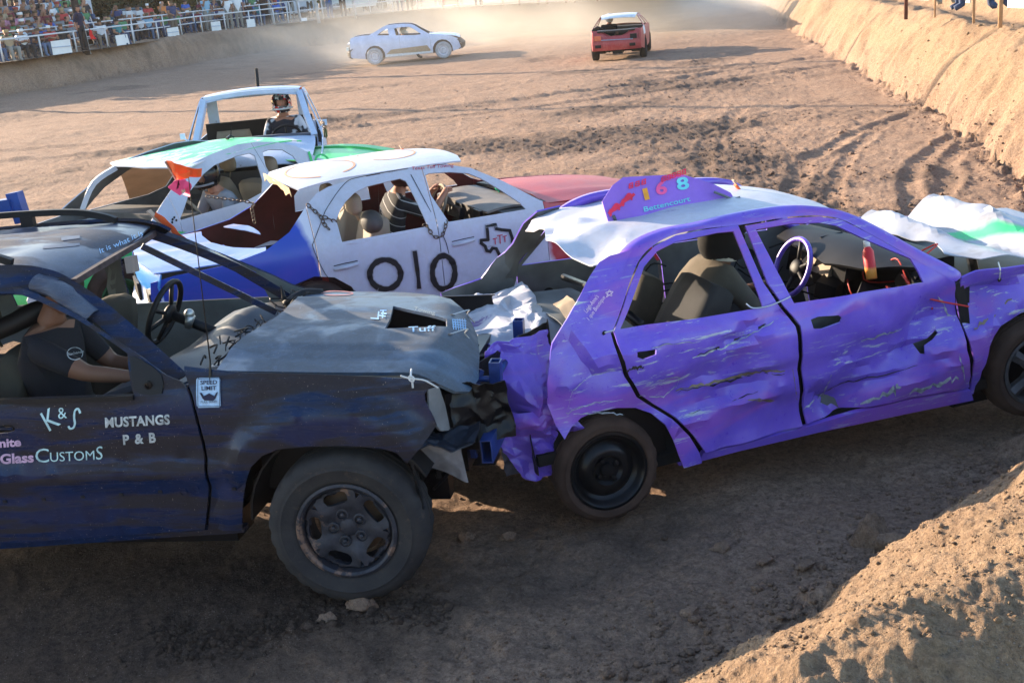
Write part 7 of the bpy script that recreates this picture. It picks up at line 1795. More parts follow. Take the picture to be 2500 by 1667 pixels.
for sd in (-1, 1):
    for x in (0, 2.6): wheel(r, x, sd*.74, .31, .315, .21, RUBBER, GREYP, 'steel', side=sd, rim_r=.19, n=36)
cdt_panel('white_quarter_patch', [(-.5,.72),(-.45,.95),(.1,.97),(.05,.72)], WR, r, RC.side_fn(-1, .006), step=.15, thick=.004)
dp = RC.M @ Vector((.98, .34, .40)); dv, hp = person_seated('person', dp, R(79), (BLK, SKIN, BLK), 'driver in white helmet seen through the rear window of the distant red car', lean=.05, hands=False); helmet(dv, hp, 0, plain('white_helmet_b', (.75,.75,.75), .3), None)
# ================================================================ FAR LEFT BANK: fences, stands, spectators, parked cars, trees
FOOT = [(-60,161),(9,152),(104,139),(188,127),(264,116),(388,98),(495,80),(632,65),(700,57),(850,40),(1000,25),(1190,13),(1330,6),(1470,-2),(1600,-8)]
def foot_y(px):
    for (a, b), (c, d) in zip(FOOT, FOOT[1:]):
        if px <= c: return b+(d-b)*(px-a)/(c-a)
    return FOOT[-1][1]
def bank_pt(px, back=0.0, dz=0.0):
    """a place on top of the bank, back metres behind its lip, in the direction of photo column px"""
    z = 1.5
    for _ in range(4):
        p = at_z(px, foot_y(px), z); z = 1.5
    d = Vector((p.x, p.y, 0)).normalized(); q = p+d*back
    return Vector((q.x, q.y, 1.5+dz)), d
WPIPE = plain('white_fence_pipe', (.60,.60,.62), .5, 0, .1, 4)
BOARDW = plain('white_board', (.74,.72,.70), .6, 0, .06, 3)
# level ground behind the lip, carrying the stands
bm = bmesh.new(); A = []; B = []; C_ = []
for i in range(40):
    px = -220+i*48; p, d = bank_pt(px, -.25); A.append(Vector((p.x, p.y, 1.49))); q = p+d*3; B.append(Vector((q.x, q.y, 1.50))); q = p+d*160; C_.append(Vector((q.x, q.y, 1.50)))
strip(bm, A, B); strip(bm, B, C_); bmesh.ops.remove_doubles(bm, verts=bm.verts, dist=1e-4)
Z_ = plain('stands_ground', (.20,.15,.11), .95, 0, .3, .5); bm_obj('stands_ground', bm, Z_, kind='structure')
def rail_fence(name, label, pxs, back, h, rails, r=.035):
    base = [bank_pt(px, back)[0] for px in pxs]; o = base[0]; e_ = empty(name, o, label=label, cat='fence')
    for b_ in base:
        bm = bmesh.new(); tube(bm, [b_-o, b_-o+Vector((0, 0, h))], r, 8); bm_obj('fence_post', bm, WPIPE, e_, True)
    for k in rails:
        bm = bmesh.new(); tube(bm, [b_-o+Vector((0, 0, k)) for b_ in base], r*.9, 8, up=Vector((0, 0, 1))); bm_obj('fence_rail', bm, WPIPE, e_, True)
    return e_
rail_fence('pipe_fence', 'low white pipe fence along the lip of the far bank, one rail on short posts', [-60,9,104,188,264,328,388,445,495,552,612,671,705], .15, .80, [.80])
rail_fence('pipe_fence', 'second white pipe fence close behind the first, in front of the seated crowd', [-40,60,150,240,330,405,480,560,640,712,790,870], 1.5, 1.05, [1.05, .5], .028)
rail_fence('pipe_fence', 'white pipe fence with two rails behind the silver coupe, beyond the light poles', [735,790,845,905,960,1020,1080], .3, 1.0, [1.0, .55], .03)
for i, (x0, x1, y0, y1, wh) in enumerate(((130,177,136,106,'leftmost and largest, at the flagman'),(286,317,111,88,'right of the flagman'),(411,439,93,71,'third from the left'),(518,541,79,58,'near the two white-shirted people'),(604,624,68,50,'by the crowd barrier'),(736,750,52,45,'smallest, left of the light poles'))):
    a, d = bank_pt(x0, .0); b_, _ = bank_pt(x1, .0); hh = (y0-y1)/62.0*(a-CP).length/46
    nm = empty('white_board', a, label='white sign board standing at the fence foot, '+wh, cat='sign board', group='white boards along the far fence')
    t = (b_-a); bm = bmesh.new(); vs = [Vector((0,0,0)), t, t+Vector((0,0,hh))+d*.1, Vector((0,0,hh))+d*.1]
    f = [bm.verts.new(v) for v in vs]; g = [bm.verts.new(v+d*.03) for v in vs]
    bm.faces.new(f); bm.faces.new(g[::-1])
    for k in range(4): bm.faces.new((f[k], g[k], g[(k+1) % 4], f[(k+1) % 4]))
    bmesh.ops.recalc_face_normals(bm, faces=bm.faces); bm_obj('board_panel', bm, BOARDW, nm)
    if i in (0, 2, 3):
        bm = bmesh.new(); beam(bm, [Vector((0,0,hh*.55))-d*.012+t*.02, t*.98+Vector((0,0,hh*.5))-d*.012], .01, .03); bm_obj('board_printing', bm, plain('blue_grey_print', (.35,.42,.55), .6), nm)
# light poles
for px, back, r_, lab in ((210, .6, .16, 'dark wooden light pole beside the flagman'), (653, 2.2, .20, 'dark wooden pole among the crowd left of the white poles')):
    p, d = bank_pt(px, back); bm = bmesh.new(); tube(bm, [Vector((0,0,-.2)), Vector((-.15,0,4)), Vector((-.3,0,8))], [r_, r_*.92, r_*.85], 12); o = bm_obj('light_pole', bm, plain('dark_pole_wood', (.035,.028,.03), .9), None, True, label=lab, cat='pole'); o.location = p
for px, back, r_, lab in ((219, .5, .035, 'thin white pipe pole right behind the flagman'), (735, 1.2, .07, 'white pole left of the thickest white pole'), (778, .1, .09, 'thickest white pole with a lamp at its foot'), (868, .3, .05, 'slim white leaning pole before the parked teal car'), (668, 2.5, .05, 'slim white pole right of the dark wooden pole')):
    p, d = bank_pt(px, back); bm = bmesh.new(); tube(bm, [Vector((0,0,-.2)), Vector((-.25,0,4)), Vector((-.45,0,7))], r_, 10); o = bm_obj('light_pole', bm, WPIPE, None, True, label=lab, cat='pole'); o.location = p
bm = bmesh.new(); tube(bm, [Vector((0,0,-.3)), Vector((0,0,5)), Vector((0,0,11))], [.13,.11,.09], 12); o = bm_obj('light_pole', bm, plain('brown_pole_wood', (.06,.045,.035), .9), None, True, label='tall wooden light pole at the left end of the far fence, shadow crossing the track', cat='pole'); o.location = (-18.3, 41.1, 1.5)
# bleachers at the left
p0, d0 = bank_pt(-60, 3.0); p1, _ = bank_pt(235, 3.0)
blq = empty('bleachers', p0, label='aluminium bleachers packed with spectators behind the left fence', cat='bleachers'); ALB = plain('bleacher_aluminium', (.45,.46,.48), .45, .4, .1)
tt = p1-p0
for k in range(6):
    bm = bmesh.new(); o = d0*(.75*k)+Vector((0,0,.40+.28*k)); beam(bm, [o, tt+o], .28, .05); bm_obj('bench_plank', bm, ALB, blq)
    bm = bmesh.new(); o = d0*(.75*k+.35)+Vector((0,0,.12+.28*k)); beam(bm, [o, tt+o], .30, .04); bm_obj('foot_plank', bm, ALB, blq)
for t_ in (0, .33, .66, 1.0):
    bm = bmesh.new(); beam(bm, [tt*t_+Vector((0,0,.1)), tt*t_+d0*4.4+Vector((0,0,1.75))], .05, .08); beam(bm, [tt*t_+d0*4.2+Vector((0,0,0)), tt*t_+d0*4.2+Vector((0,0,1.7))], .05, .05); bm_obj('bleacher_frame', bm, ALB, blq)
bm = bmesh.new(); o = tt*1.02; tube(bm, [o+Vector((0,0,.9)), o+d0*2+Vector((0,0,1.6)), o+d0*4.4+Vector((0,0,2.6))], .025, 6); tube(bm, [o+d0*4.4+Vector((0,0,1.5)), o+d0*4.4+Vector((0,0,2.6))], .025, 6); tube(bm, [o, o+Vector((0,0,.9))], .025, 6); bm_obj('hand_rail', bm, ALB, blq)
# spectators
SB = [crowd_body('sit', v) for v in range(4)]; ST = [crowd_body('stand', v) for v in range(4)]
for o in SB+ST: o.location = (0, 0, -50)
PAL = [('white',(.62,.63,.66)),('navy',(.03,.05,.14)),('black',(.02,.02,.025)),('grey',(.22,.23,.25)),('light blue',(.25,.45,.62)),('red',(.45,.05,.05)),('teal',(.05,.25,.28)),('pink',(.60,.25,.35)),('royal blue',(.04,.12,.45)),('tan',(.38,.28,.18)),('green',(.08,.22,.10)),('maroon',(.18,.03,.05)),('orange',(.60,.20,.06))]
rc = random.Random(21); cnt = {}
ORD = ['first','second','third','fourth','fifth','sixth','seventh','eighth','ninth','tenth','eleventh','twelfth','thirteenth','fourteenth','fifteenth','sixteenth','seventeenth','eighteenth','nineteenth','twentieth','twenty-first','twenty-second','twenty-third','twenty-fourth','twenty-fifth','twenty-sixth','twenty-seventh','twenty-eighth']
used_t = set()
def spectator(px, back, dz, kind, zone, ci=None, v=None, face=None, yaw_j=.5):
    src = (SB if kind == 'sit' else ST)[rc.randrange(4) if v is None else v]
    if src.name in used_t: o = src.copy(); COL.objects.link(o)
    else: used_t.add(src.name); o = src
    p, d = bank_pt(px, back, dz); o.location = p
    toward = math.atan2(-d.y, -d.x) if face is None else face
    o.rotation_euler = (0, 0, toward+rc.uniform(-yaw_j, yaw_j)+.35); s_ = rc.uniform(.90, 1.04); o.scale = (s_, s_, s_)
    cn, c = PAL[rc.choices(range(len(PAL)), [9,6,7,6,4,3,2,2,4,2,2,2,1])[0] if ci is None else ci]
    k = rc.uniform(.8, 1.15); o.color = (c[0]*k, c[1]*k, c[2]*k, 1)
    key = (zone, cn, kind); cnt[key] = cnt.get(key, 0)+1
    verb = 'seated' if kind == 'sit' else 'standing'
    i = cnt[key]-1
    o.name = 'spectator'
    tag(o, f'{ORD[i]} {verb} spectator in {cn} shirt from left {zone}', 'person', 'spectators at the far bank')
    o['_w'] = f'{ORD[i]} {cn}-shirted sitter {zone}'
    return o
ROWN = ['front','second','third','fourth','fifth','top']
for k in range(6):
    px = -20+rc.uniform(0, 10)
    while px < 232:
        if not (195 < px < 222 and k == 0):
            if k == 5: spectator(px, 3.0+.75*k+.1, .14+.28*k, 'stand', 'in the top bleacher row')
            else: spectator(px, 3.0+.75*k, .40+.28*k, 'sit', f'in the {ROWN[k]} bleacher row')
        px += rc.uniform(15, 25) if k < 5 else rc.uniform(17, 30)
for back, z0, nm, a, b_, st_ in ((.9, .36, 'between the two fences', -10, 300, (26, 48)), (2.6, .42, 'just behind the second fence', 240, 640, (17, 33)), (4.2, .42, 'in the second chair line', 245, 700, (18, 34)), (6.2, .45, 'in the rear chair line', 250, 720, (20, 38))):
    px = a+rc.uniform(0, 12)
    while px < b_:
        if not 190 < px < 226: spectator(px, back, z0-.02, 'sit', nm)
        px += rc.uniform(*st_)
px = 300
while px < 1130:
    spectator(px, rc.uniform(5.5, 9), 0, 'stand', 'behind the chairs' if px < 720 else 'past the light poles'); px += rc.uniform(20, 46)
for px, ci, back in ((326,0,3.2),(350,0,3.4),(564,0,.7),(588,0,.7),(807,8,.3),(840,0,.3),(978,2,.3),(430,1,1.0),(512,4,1.2),(1112,0,.8),(1002,6,.5),(1168,7,.8)):
    spectator(px, back, 0, 'stand', 'at the front fence', ci=ci)
# chairs are simple dark folding frames under the seated people on the flat
def folding_chair():
    bm = bmesh.new(); box(bm, (.05, 0, .40), (.46, .50, .04)); box(bm, (-.20, 0, .66), (.04, .50, .42), Matrix.Rotation(-.2, 3, 'Y'))
    for sy in (-.24, .24):
        tube(bm, [(.26, sy, 0), (-.18, sy, .42)], .012, 4); tube(bm, [(-.22, sy, 0), (.24, sy, .42)], .012, 4); tube(bm, [(-.2, sy, .62), (.26, sy, .62)], .012, 4); tube(bm, [(.24, sy, .42), (.26, sy, .62)], .012, 4)
    me = bpy.data.meshes.new('folding_chair'); bm.to_mesh(me); bm.free(); return me
fcm = folding_chair(); CHM = [plain('chair_canvas_a', (.03,.05,.10), .8), plain('chair_canvas_b', (.12,.02,.03), .8)]; fcm.materials.append(CHM[0])
for o in [q for q in COL.objects if q.name.startswith('spectator') and 'seated' in q.get('label', '') and 'bleacher' not in q.get('label', '') and q.location.z > -10]:
    c = bpy.data.objects.new('folding_chair', fcm); COL.objects.link(c); c.location = (o.location.x, o.location.y, 1.5); c.rotation_euler = o.rotation_euler
    tag(c, 'folding chair under the '+o['_w'], 'chair', 'folding chairs at the far bank')
# flagman
p, d = bank_pt(208, -.05); fm_sh = plain('navy_polo', (.012,.016,.05), .9); fm_tr = plain('dark_trousers', (.015,.016,.022), .9)
fe_ = empty('flagman', p, yaw=R(-25), label='standing flagman in dark navy clothes holding a red flag on the far bank lip', cat='person')
V = [Vector(v) for v in ((0,0,.96),(.0,0,1.15),(0,0,1.33),(.0,0,1.48),(.01,0,1.54),(-.02,-.19,1.42),(-.05,-.25,1.15),(-.02,-.22,.92),(0,-.22,.84),(-.02,.19,1.42),(-.03,.26,1.15),(.06,.26,.92),(.09,.26,.85),(0,-.10,.88),(0,-.10,.48),(-.02,-.10,.08),(.12,-.11,.04),(0,.10,.88),(.0,.10,.48),(-.02,.10,.08),(.12,.11,.04))]
E_ = [(0,1),(1,2),(2,3),(3,4),(3,5),(5,6),(6,7),(7,8),(3,9),(9,10),(10,11),(11,12),(0,13),(13,14),(14,15),(15,16),(0,17),(17,18),(18,19),(19,20)]
rd = [(.15,.12),(.155,.115),(.18,.12),(.10,.08),.055,.07,.045,.032,.036,.07,.045,.032,.036,.095,.065,.045,.04,.095,.065,.045,.04]
skin_body('body', V, E_, rd, [fm_sh, SKIN, fm_tr], [0,0,0,1,0,0,1,1,0,0,1,1,2,2,2,2,2,2,2,2], fe_)
head_mesh(fe_, Vector((.02, 0, 1.66)), .2, SKIN, plain('short_dark_hair', (.05,.035,.03), .9))
fg = empty('red_flag', p+Vector((.33, -.02, .86)), label='red flag hanging from the hand of the man in navy on the far bank', cat='flag')
bm = bmesh.new(); tube(bm, [(-.08, 0, .05), (.05, -.02, -.05)], .012, 6); bm_obj('flag_stick', bm, WOOD, fg)
bm = bmesh.new(); A = []; B = []
for i in range(10): t = i/9; A.append(Vector((.0+.02*math.sin(t*9)-.02*t, -.02, -.02-.42*t))); B.append(Vector((.04+.20*t+.03*math.sin(t*7), -.05+.03*math.sin(t*11), -.04-.40*t)))
strip(bm, A, B); sheet('flag_cloth', bm, plain('red_flag_cloth', (.80,.02,.02), .7, 0, .05), fg, .003)
# banners on the far fence
def banner(px0, px1, ytop, h, back, col, lab, pat=None, lift=.35, word=None):
    a, d = bank_pt(px0, back); b_, _ = bank_pt(px1, back); t = b_-a; e_ = empty('banner', a, label=lab, cat='banner', group='banners on the far fence')
    bm = bmesh.new(); A = [t*(i/6)+Vector((0,0,lift)) for i in range(7)]; B = [v+Vector((0,0,h)) for v in A]; strip(bm, A, B); bmesh.ops.recalc_face_normals(bm, faces=bm.faces); sheet('banner_cloth', bm, plain('banner_'+lab[:12].replace(' ', '_'), col, .7, 0, .06, 1), e_, .01)
    if pat:
        bm = bmesh.new(); A = [t*(i/6)+Vector((0,0,lift+.02))-d*.02 for i in range(7)]; B = [v+Vector((0,0,h*.35)) for v in A]; strip(bm, A, B); bm_obj('banner_stripe', bm, plain('banner_stripe_'+lab[:8], pat, .7), e_)
    for k in (0, 1):
        bm = bmesh.new(); tube(bm, [t*k+Vector((0,0,-.1)), t*k+Vector((0,0,lift+h))], .04, 6); bm_obj('banner_post', bm, WOOD, e_)
banner(1083,1117,0,1.2,.4,(.62,.62,.66),'white banner with a red lower band on the far fence',(.55,.06,.06),.1)
banner(1178,1228,0,1.3,.6,(.60,.60,.68),'pale lilac banner left of the yellow one',None,.2)
banner(1268,1314,0,1.6,.3,(.62,.50,.10),'yellow banner on the far fence',None,.35)
banner(1336,1382,0,1.6,.3,(.62,.60,.74),'pale violet banner just right of the yellow one',None,.6)
banner(1403,1458,0,1.6,.3,(.55,.50,.80),'violet banner furthest right before the dust',None,.75)
# parked cars behind the crowd
def parked(px, back, col, lab, L=4.5, H=1.5, cat='car', ang=0.0, nm='parked_car'):
    p, d = bank_pt(px, back); e_ = empty(nm, p, yaw=math.atan2(d.y, d.x)+math.pi/2+ang, label=lab, cat=cat, group='vehicles parked behind the far crowd')
    mt = plain('parked_paint_'+str(px), col, .3, .1, .05, 2); gm = plain('dark_car_glass_'+str(px), (.03,.06,.08), .1, 0, .1)
    lo = [(-L/2,.35),(-L/2-.05,.7),(-L/2+.1,.92),(-L*.30,.98),(L*.18,.98),(L*.45,.85),(L/2,.65),(L/2,.35)]
    bm = bmesh.new(); A = [[Vector((x, y, z)) for x, z in lo] for y in (-.86,-.80,.80,.86)]
    vs = [[bm.verts.new(Vector((v.x, v.y, v.z-(.05 if abs(v.y) > .85 else 0)))) for v in r_] for r_ in A]
    for a, b_ in zip(vs, vs[1:]):
        for i in range(len(lo)): bm.faces.new((a[i], a[(i+1) % len(lo)], b_[(i+1) % len(lo)], b_[i]))
    bm.faces.new(vs[0]); bm.faces.new(vs[-1][::-1]); bmesh.ops.recalc_face_normals(bm, faces=bm.faces); bm_obj('body', bm, mt, e_)
    bm = bmesh.new(); c = [(-L*.36,.95),(-L*.28,H-.04),(L*.02,H-.04),(L*.20,.95)]
    for y0, y1 in ((-.80,-.66),): 
        a = [bm.verts.new((x, -.80 if i in (0, 3) else -.64, z)) for i, (x, z) in enumerate(c)]; b_ = [bm.verts.new((x, .80 if i in (0, 3) else .64, z)) for i, (x, z) in enumerate(c)]
        bm.faces.new(a); bm.faces.new(b_[::-1])
        for i in range(4): bm.faces.new((a[i], b_[i], b_[(i+1) % 4], a[(i+1) % 4]))
    bmesh.ops.recalc_face_normals(bm, faces=bm.faces); cb = bm_obj('cabin', bm, gm, e_)
    bm = bmesh.new(); box(bm, (-L*.13, 0, H), (L*.30, 1.30, .05)); 
    for x, z0 in ((-L*.30,.95),(L*.03,.95)): 
        for sy in (-1, 1): beam(bm, [(x-.06, sy*.80, z0), (x-.02 if x > 0 else x+.1, sy*.655, H)], .06, .05)
    bm_obj('roof', bm, mt, e_)
    for x in (-L*.30, L*.30):
        for sy in (-1, 1): bm = bmesh.new(); lathe(bm, [(.001,-.1),(.2,-.11),(.33,-.08),(.33,.08),(.001,.08)], 14, Matrix.Translation((x, sy*.78, .33))); bmesh.ops.recalc_face_normals(bm, faces=bm.faces); bm_obj('wheel', bm, RUBBER, e_)
parked(300, 12, (.08,.16,.24), 'dark blue pickup-like car behind the chairs right of the bleachers')
parked(690, 11, (.62,.66,.72), 'white off-roader behind the crowd between dark and white poles', H=1.75)
parked(880, 8, (.55,.60,.62), 'white car with green tint glass behind the slim leaning pole', H=1.6)
parked(955, 10, (.05,.45,.45), 'teal car behind the fence above the silver coupe')
parked(500, 14, (.45,.50,.58), 'silver car far behind the chairs', H=1.5)
parked(610, 15, (.10,.30,.45), 'mid blue car far behind the left crowd')
# canopies and white sheets
for px, back, w_, h_, z_, col, lab in ((50, 9.5, 5.2, 1.5, 1.2, (.60,.63,.72), 'long white trailer side behind the bleachers'), (180, 9.0, 2.4, 1.2, 1.5, (.60,.63,.70), 'white trailer behind the right end of the bleachers')):
    p, d = bank_pt(px, back); e_ = empty('trailer', p, yaw=math.atan2(d.y, d.x)-math.pi/2, label=lab, cat='trailer'); bm = bmesh.new(); box(bm, (0, 0, z_+h_/2-.3), (w_, 2.0, h_+.4)); bm_obj('trailer_body', bm, plain('trailer_white', col, .5, 0, .05), e_)
    for x in (-w_*.3, w_*.3): bm = bmesh.new(); lathe(bm, [(.001,-1.05),(.36,-1.05),(.36,-.85),(.001,-.85)], 14, Matrix.Translation((x, 0, .36))); bmesh.ops.recalc_face_normals(bm, faces=bm.faces); bm_obj('wheel', bm, RUBBER, e_)
for px, back, w_, col, lab in ((540, 11, 3.0, (.72,.72,.62), 'cream canopy tent behind the chairs'), (600, 8, 1.6, (.02,.30,.50), 'small bright blue canopy above the crowd'), (905, 9, 2.4, (.05,.42,.45), 'turquoise canopy beyond the fence')):
    p, d = bank_pt(px, back); e_ = empty('canopy', p, label=lab, cat='canopy tent'); bm = bmesh.new(); vs = [bm.verts.new((sx*w_/2, sy*w_/2, 2.0)) for sx, sy in ((-1,-1),(1,-1),(1,1),(-1,1))]; ap = bm.verts.new((0, 0, 2.6)); lo_ = [bm.verts.new(v.co+Vector((0,0,-.22))) for v in vs]
    for i in range(4): bm.faces.new((vs[i], vs[(i+1) % 4], ap)); bm.faces.new((lo_[i], lo_[(i+1) % 4], vs[(i+1) % 4], vs[i]))
    bm_obj('canopy_cloth', bm, plain('canopy_'+str(px), col, .8), e_)
    for sx, sy in ((-1,-1),(1,-1),(1,1),(-1,1)): bm = bmesh.new(); tube(bm, [(sx*w_/2, sy*w_/2, 0), (sx*w_/2, sy*w_/2, 2.0)], .025, 5); bm_obj('leg', bm, WPIPE, e_)
# trees
BARK = plain('tree_bark', (.06,.045,.035), .95, 0, .3, 4)
def leafm(name, c):
    m, nt, b = nt_new(name); oi = N(nt, 'ShaderNodeNewGeometry'); nt.links.new(mix(nt, oi.outputs['Random Per Island'], tuple(x*.55 for x in c), tuple(x*1.5 for x in c)), b.inputs['Base Color']); b.inputs['Roughness'].default_value = .7
    tr = N(nt, 'ShaderNodeBsdfTranslucent'); tr.inputs[0].default_value = (c[0]*1.2, c[1]*1.5, c[2]*.6, 1); ms = N(nt, 'ShaderNodeMixShader'); ms.inputs[0].default_value = .3
    out = nt.nodes['Material Output']; nt.links.new(b.outputs[0], ms.inputs[1]); nt.links.new(tr.outputs[0], ms.inputs[2]); nt.links.new(ms.outputs[0], out.inputs[0]); return m
LM = [leafm('dark_leaves', (.030,.045,.022)), leafm('olive_leaves', (.075,.085,.028)), leafm('mid_leaves', (.045,.075,.025))]
def tree_meshes(seed, h, w_, n):
    rs = np.random.RandomState(seed); bm = bmesh.new(); r_ = random.Random(seed)
    tube(bm, [(0,0,-.3), (r_.uniform(-.2,.2), 0, h*.25), (r_.uniform(-.3,.3), r_.uniform(-.3,.3), h*.55), (0, 0, h*.85)], [w_*.06, w_*.045, w_*.03, .03], 8)
    tips = []
    for i in range(9):
        a = r_.uniform(0, 6.28); z0 = h*r_.uniform(.18, .6); l = w_*r_.uniform(.3, .5); tp = Vector((l*math.cos(a), l*math.sin(a), z0+l*r_.uniform(.2,.8))); tube(bm, [(0,0,z0), tp*.5+Vector((0,0,z0*.5+.1)), tp], [w_*.022, w_*.015, .02], 5); tips.append(tp)
    tm = bpy.data.meshes.new('trunk'); bm.to_mesh(tm); bm.free(); tm.materials.append(BARK); tm.shade_smooth()
    cl = [np.array([rs.uniform(-1,1)*w_*.42, rs.uniform(-1,1)*w_*.42, h*(.22+.75*rs.rand())]) for _ in range(26)]+[np.array(t) for t in tips]
    cl = [c for c in cl if (abs(c[0])+abs(c[1]))/w_ < 1.0-.55*max(0, c[2]/h-.5)]
    P = []; 
    for i in range(n):
        c = cl[rs.randint(len(cl))]; v = rs.normal(size=3); v /= np.linalg.norm(v); P.append(c+v*w_*.17*rs.uniform(.5, 1.05)*np.array([1,1,.75]))
    P = np.array(P); a = rs.normal(size=(n,3)); a /= np.linalg.norm(a, axis=1)[:,None]; b_ = np.cross(a, rs.normal(size=(n,3))); b_ /= np.linalg.norm(b_, axis=1)[:,None]
    s_ = rs.uniform(.10, .22, (n,1)); V = np.stack([P-a*s_, P+b_*s_*.5, P+a*s_, P-b_*s_*.5], 1).reshape(-1,3)
    lm = bpy.data.meshes.new('crown'); lm.vertices.add(len(V)); lm.vertices.foreach_set('co', V.astype(np.float32).ravel()); lm.loops.add(n*4); lm.loops.foreach_set('vertex_index', np.arange(n*4, dtype=np.int32)); lm.polygons.add(n); lm.polygons.foreach_set('loop_start', np.arange(0, n*4, 4, dtype=np.int32)); lm.polygons.foreach_set('loop_total', np.full(n, 4, np.int32)); lm.update(calc_edges=True)
    return tm, lm
TV = [tree_meshes(s_, 7.5, 6.5, 9000) for s_ in (1, 2, 3)]
for i, (px, back, sc_, mi, lab) in enumerate(((-40,17,1.1,0,'dark broad tree at the far left edge behind the bleachers'),(45,18,1.15,0,'dark broad tree behind the white trailer'),(130,17,1.0,0,'dark tree behind the standing top row'),(215,16,1.15,0,'dark tree directly behind the flagman pole'),(290,18,1.1,0,'dark tree right of the flagman'),(360,17,1.0,1,'olive tree above the white-shirted standing people'),(430,19,1.1,1,'olive tree behind the middle crowd'),(500,21,.95,2,'mid green tree behind the cream canopy'),(575,20,1.0,1,'olive tree behind the blue canopy'),(650,22,1.0,2,'mid green tree at the dark wooden pole'),(720,20,1.05,1,'olive tree behind the thick white pole'),(790,24,.9,2,'mid green tree right of the thick white pole'),(870,28,.9,2,'hazy green tree above the teal car'),(960,30,.95,1,'hazy olive tree above the silver coupe'))):
    p, d = bank_pt(px, back+3); tm, lm = TV[i % 3]; e_ = empty('tree', p, yaw=i*1.3, label=lab, cat='tree', group='trees behind the far crowd'); e_.scale = (sc_, sc_, sc_*.58)
    t_ = link('trunk', tm, None, e_); c = bpy.data.objects.new('crown', lm); COL.objects.link(c); c.parent = e_
    if not lm.materials: lm.materials.append(LM[mi])
    c.material_slots[0].link = 'OBJECT'; c.material_slots[0].material = LM[mi]
# right-hand terrace: pale panels, posts and people
def right_pt(px, py, z=1.60):
    p = at_z(px, py, z); return p
for i, (x0, x1, y, h, lab) in enumerate(((2240,2267,3,1.1,'pale cyan banner panel, leftmost on the right terrace'),(2337,2367,10,1.2,'pale cyan banner panel in the middle of the right terrace'),(2459,2503,23,1.3,'white banner panel at the right picture edge'))):
    a = right_pt(x0, y); b_ = right_pt(x1, y+1); e_ = empty('banner', a, label=lab, cat='banner', group='banners on the right terrace'); bm = bmesh.new(); A = [(b_-a)*(k/3)+Vector((0,0,.02)) for k in range(4)]; strip(bm, A, [v+Vector((0,0,h)) for v in A]); sheet('banner_cloth', bm, plain('cyan_white_cloth', (.60,.74,.72), .7), e_, .02)
for i, (x, y, r_, lab) in enumerate(((2378,13,.022,'round wooden post between the pale panels on the right terrace'),(2443,20,.035,'thick wooden post left of the white panel'),(2212,8,.035,'short dark post on the right ridge'),(2283,3,.018,'slim wooden post right of the leftmost pale panel'))):
    a = right_pt(x, y); bm = bmesh.new(); tube(bm, [Vector((0,0,-.3)), Vector((0,0,1.6 if i != 2 else .8))], r_, 10); o = bm_obj('post', bm, plain('post_wood_'+str(i), (.42,.27,.16) if i != 2 else (.10,.04,.03), .9), None, True, label=lab, cat='post'); o.location = a
a = right_pt(2270, 4); b_ = right_pt(2480, 22); e_ = empty('wire_fence', a, label='thin wire fence strung between wooden posts on the right terrace', cat='fence')
for k in range(5): bm = bmesh.new(); tube(bm, [Vector((0,0,.15+.25*k)), b_-a+Vector((0,0,.15+.25*k))], .010, 4); bm_obj('fence_wire', bm, WIRE, e_)
for x, y, ci, lab in ((2303,6,7,'spectator in pink shirt sitting between the posts on the right terrace'),(2415,17,7,'spectator in pink seated left of the thick wooden post'),(2425,18,3,'spectator in grey seated beside the thick wooden post')):
    o = SB[rc.randrange(4)].copy(); COL.objects.link(o); o.location = right_pt(x, y)+Vector((.4,1.2,.3)); o.rotation_euler = (0,0,rc.uniform(3,5)); o.color = (*PAL[ci][1], 1); o.name = 'spectator'; tag(o, lab, 'person', 'spectators on the right terrace')
for o in SB+ST:
    if o.location.z < -10: bpy.data.objects.remove(o)
for o in COL.objects:
    if '_w' in o: del o['_w']
# ================================================================ CLODS AND STONES
rs = np.random.RandomState(11)
def rock_mesh(seed, sub=2, am=.35):
    bm = bmesh.new(); bmesh.ops.create_icosphere(bm, subdivisions=sub, radius=1); r_ = random.Random(seed); o = Vector((r_.uniform(0,9), r_.uniform(0,9), r_.uniform(0,9)))
    cuts = [(Vector((r_.gauss(0,1), r_.gauss(0,1), r_.gauss(0,1))).normalized(), r_.uniform(.45,.8)) for _ in range(9)]
    for v in bm.verts:
        p = v.co.copy()
        for n_, d_ in cuts:
            k = p.dot(n_)
            if k > d_: p -= n_*(k-d_)
        a = fbm(np.array([p.x*2+o.x+p.z]), np.array([p.y*2+o.y-p.z*1.3]), 3, seed)[0]; v.co = p*(1+am*a)
    return bm
protos = []
for s_ in range(6):
    bm = rock_mesh(s_, 1, .4); bm.verts.ensure_lookup_table(); protos.append((np.array([v.co[:] for v in bm.verts]), np.array([[v.index for v in f.verts] for f in bm.faces]))); bm.free()
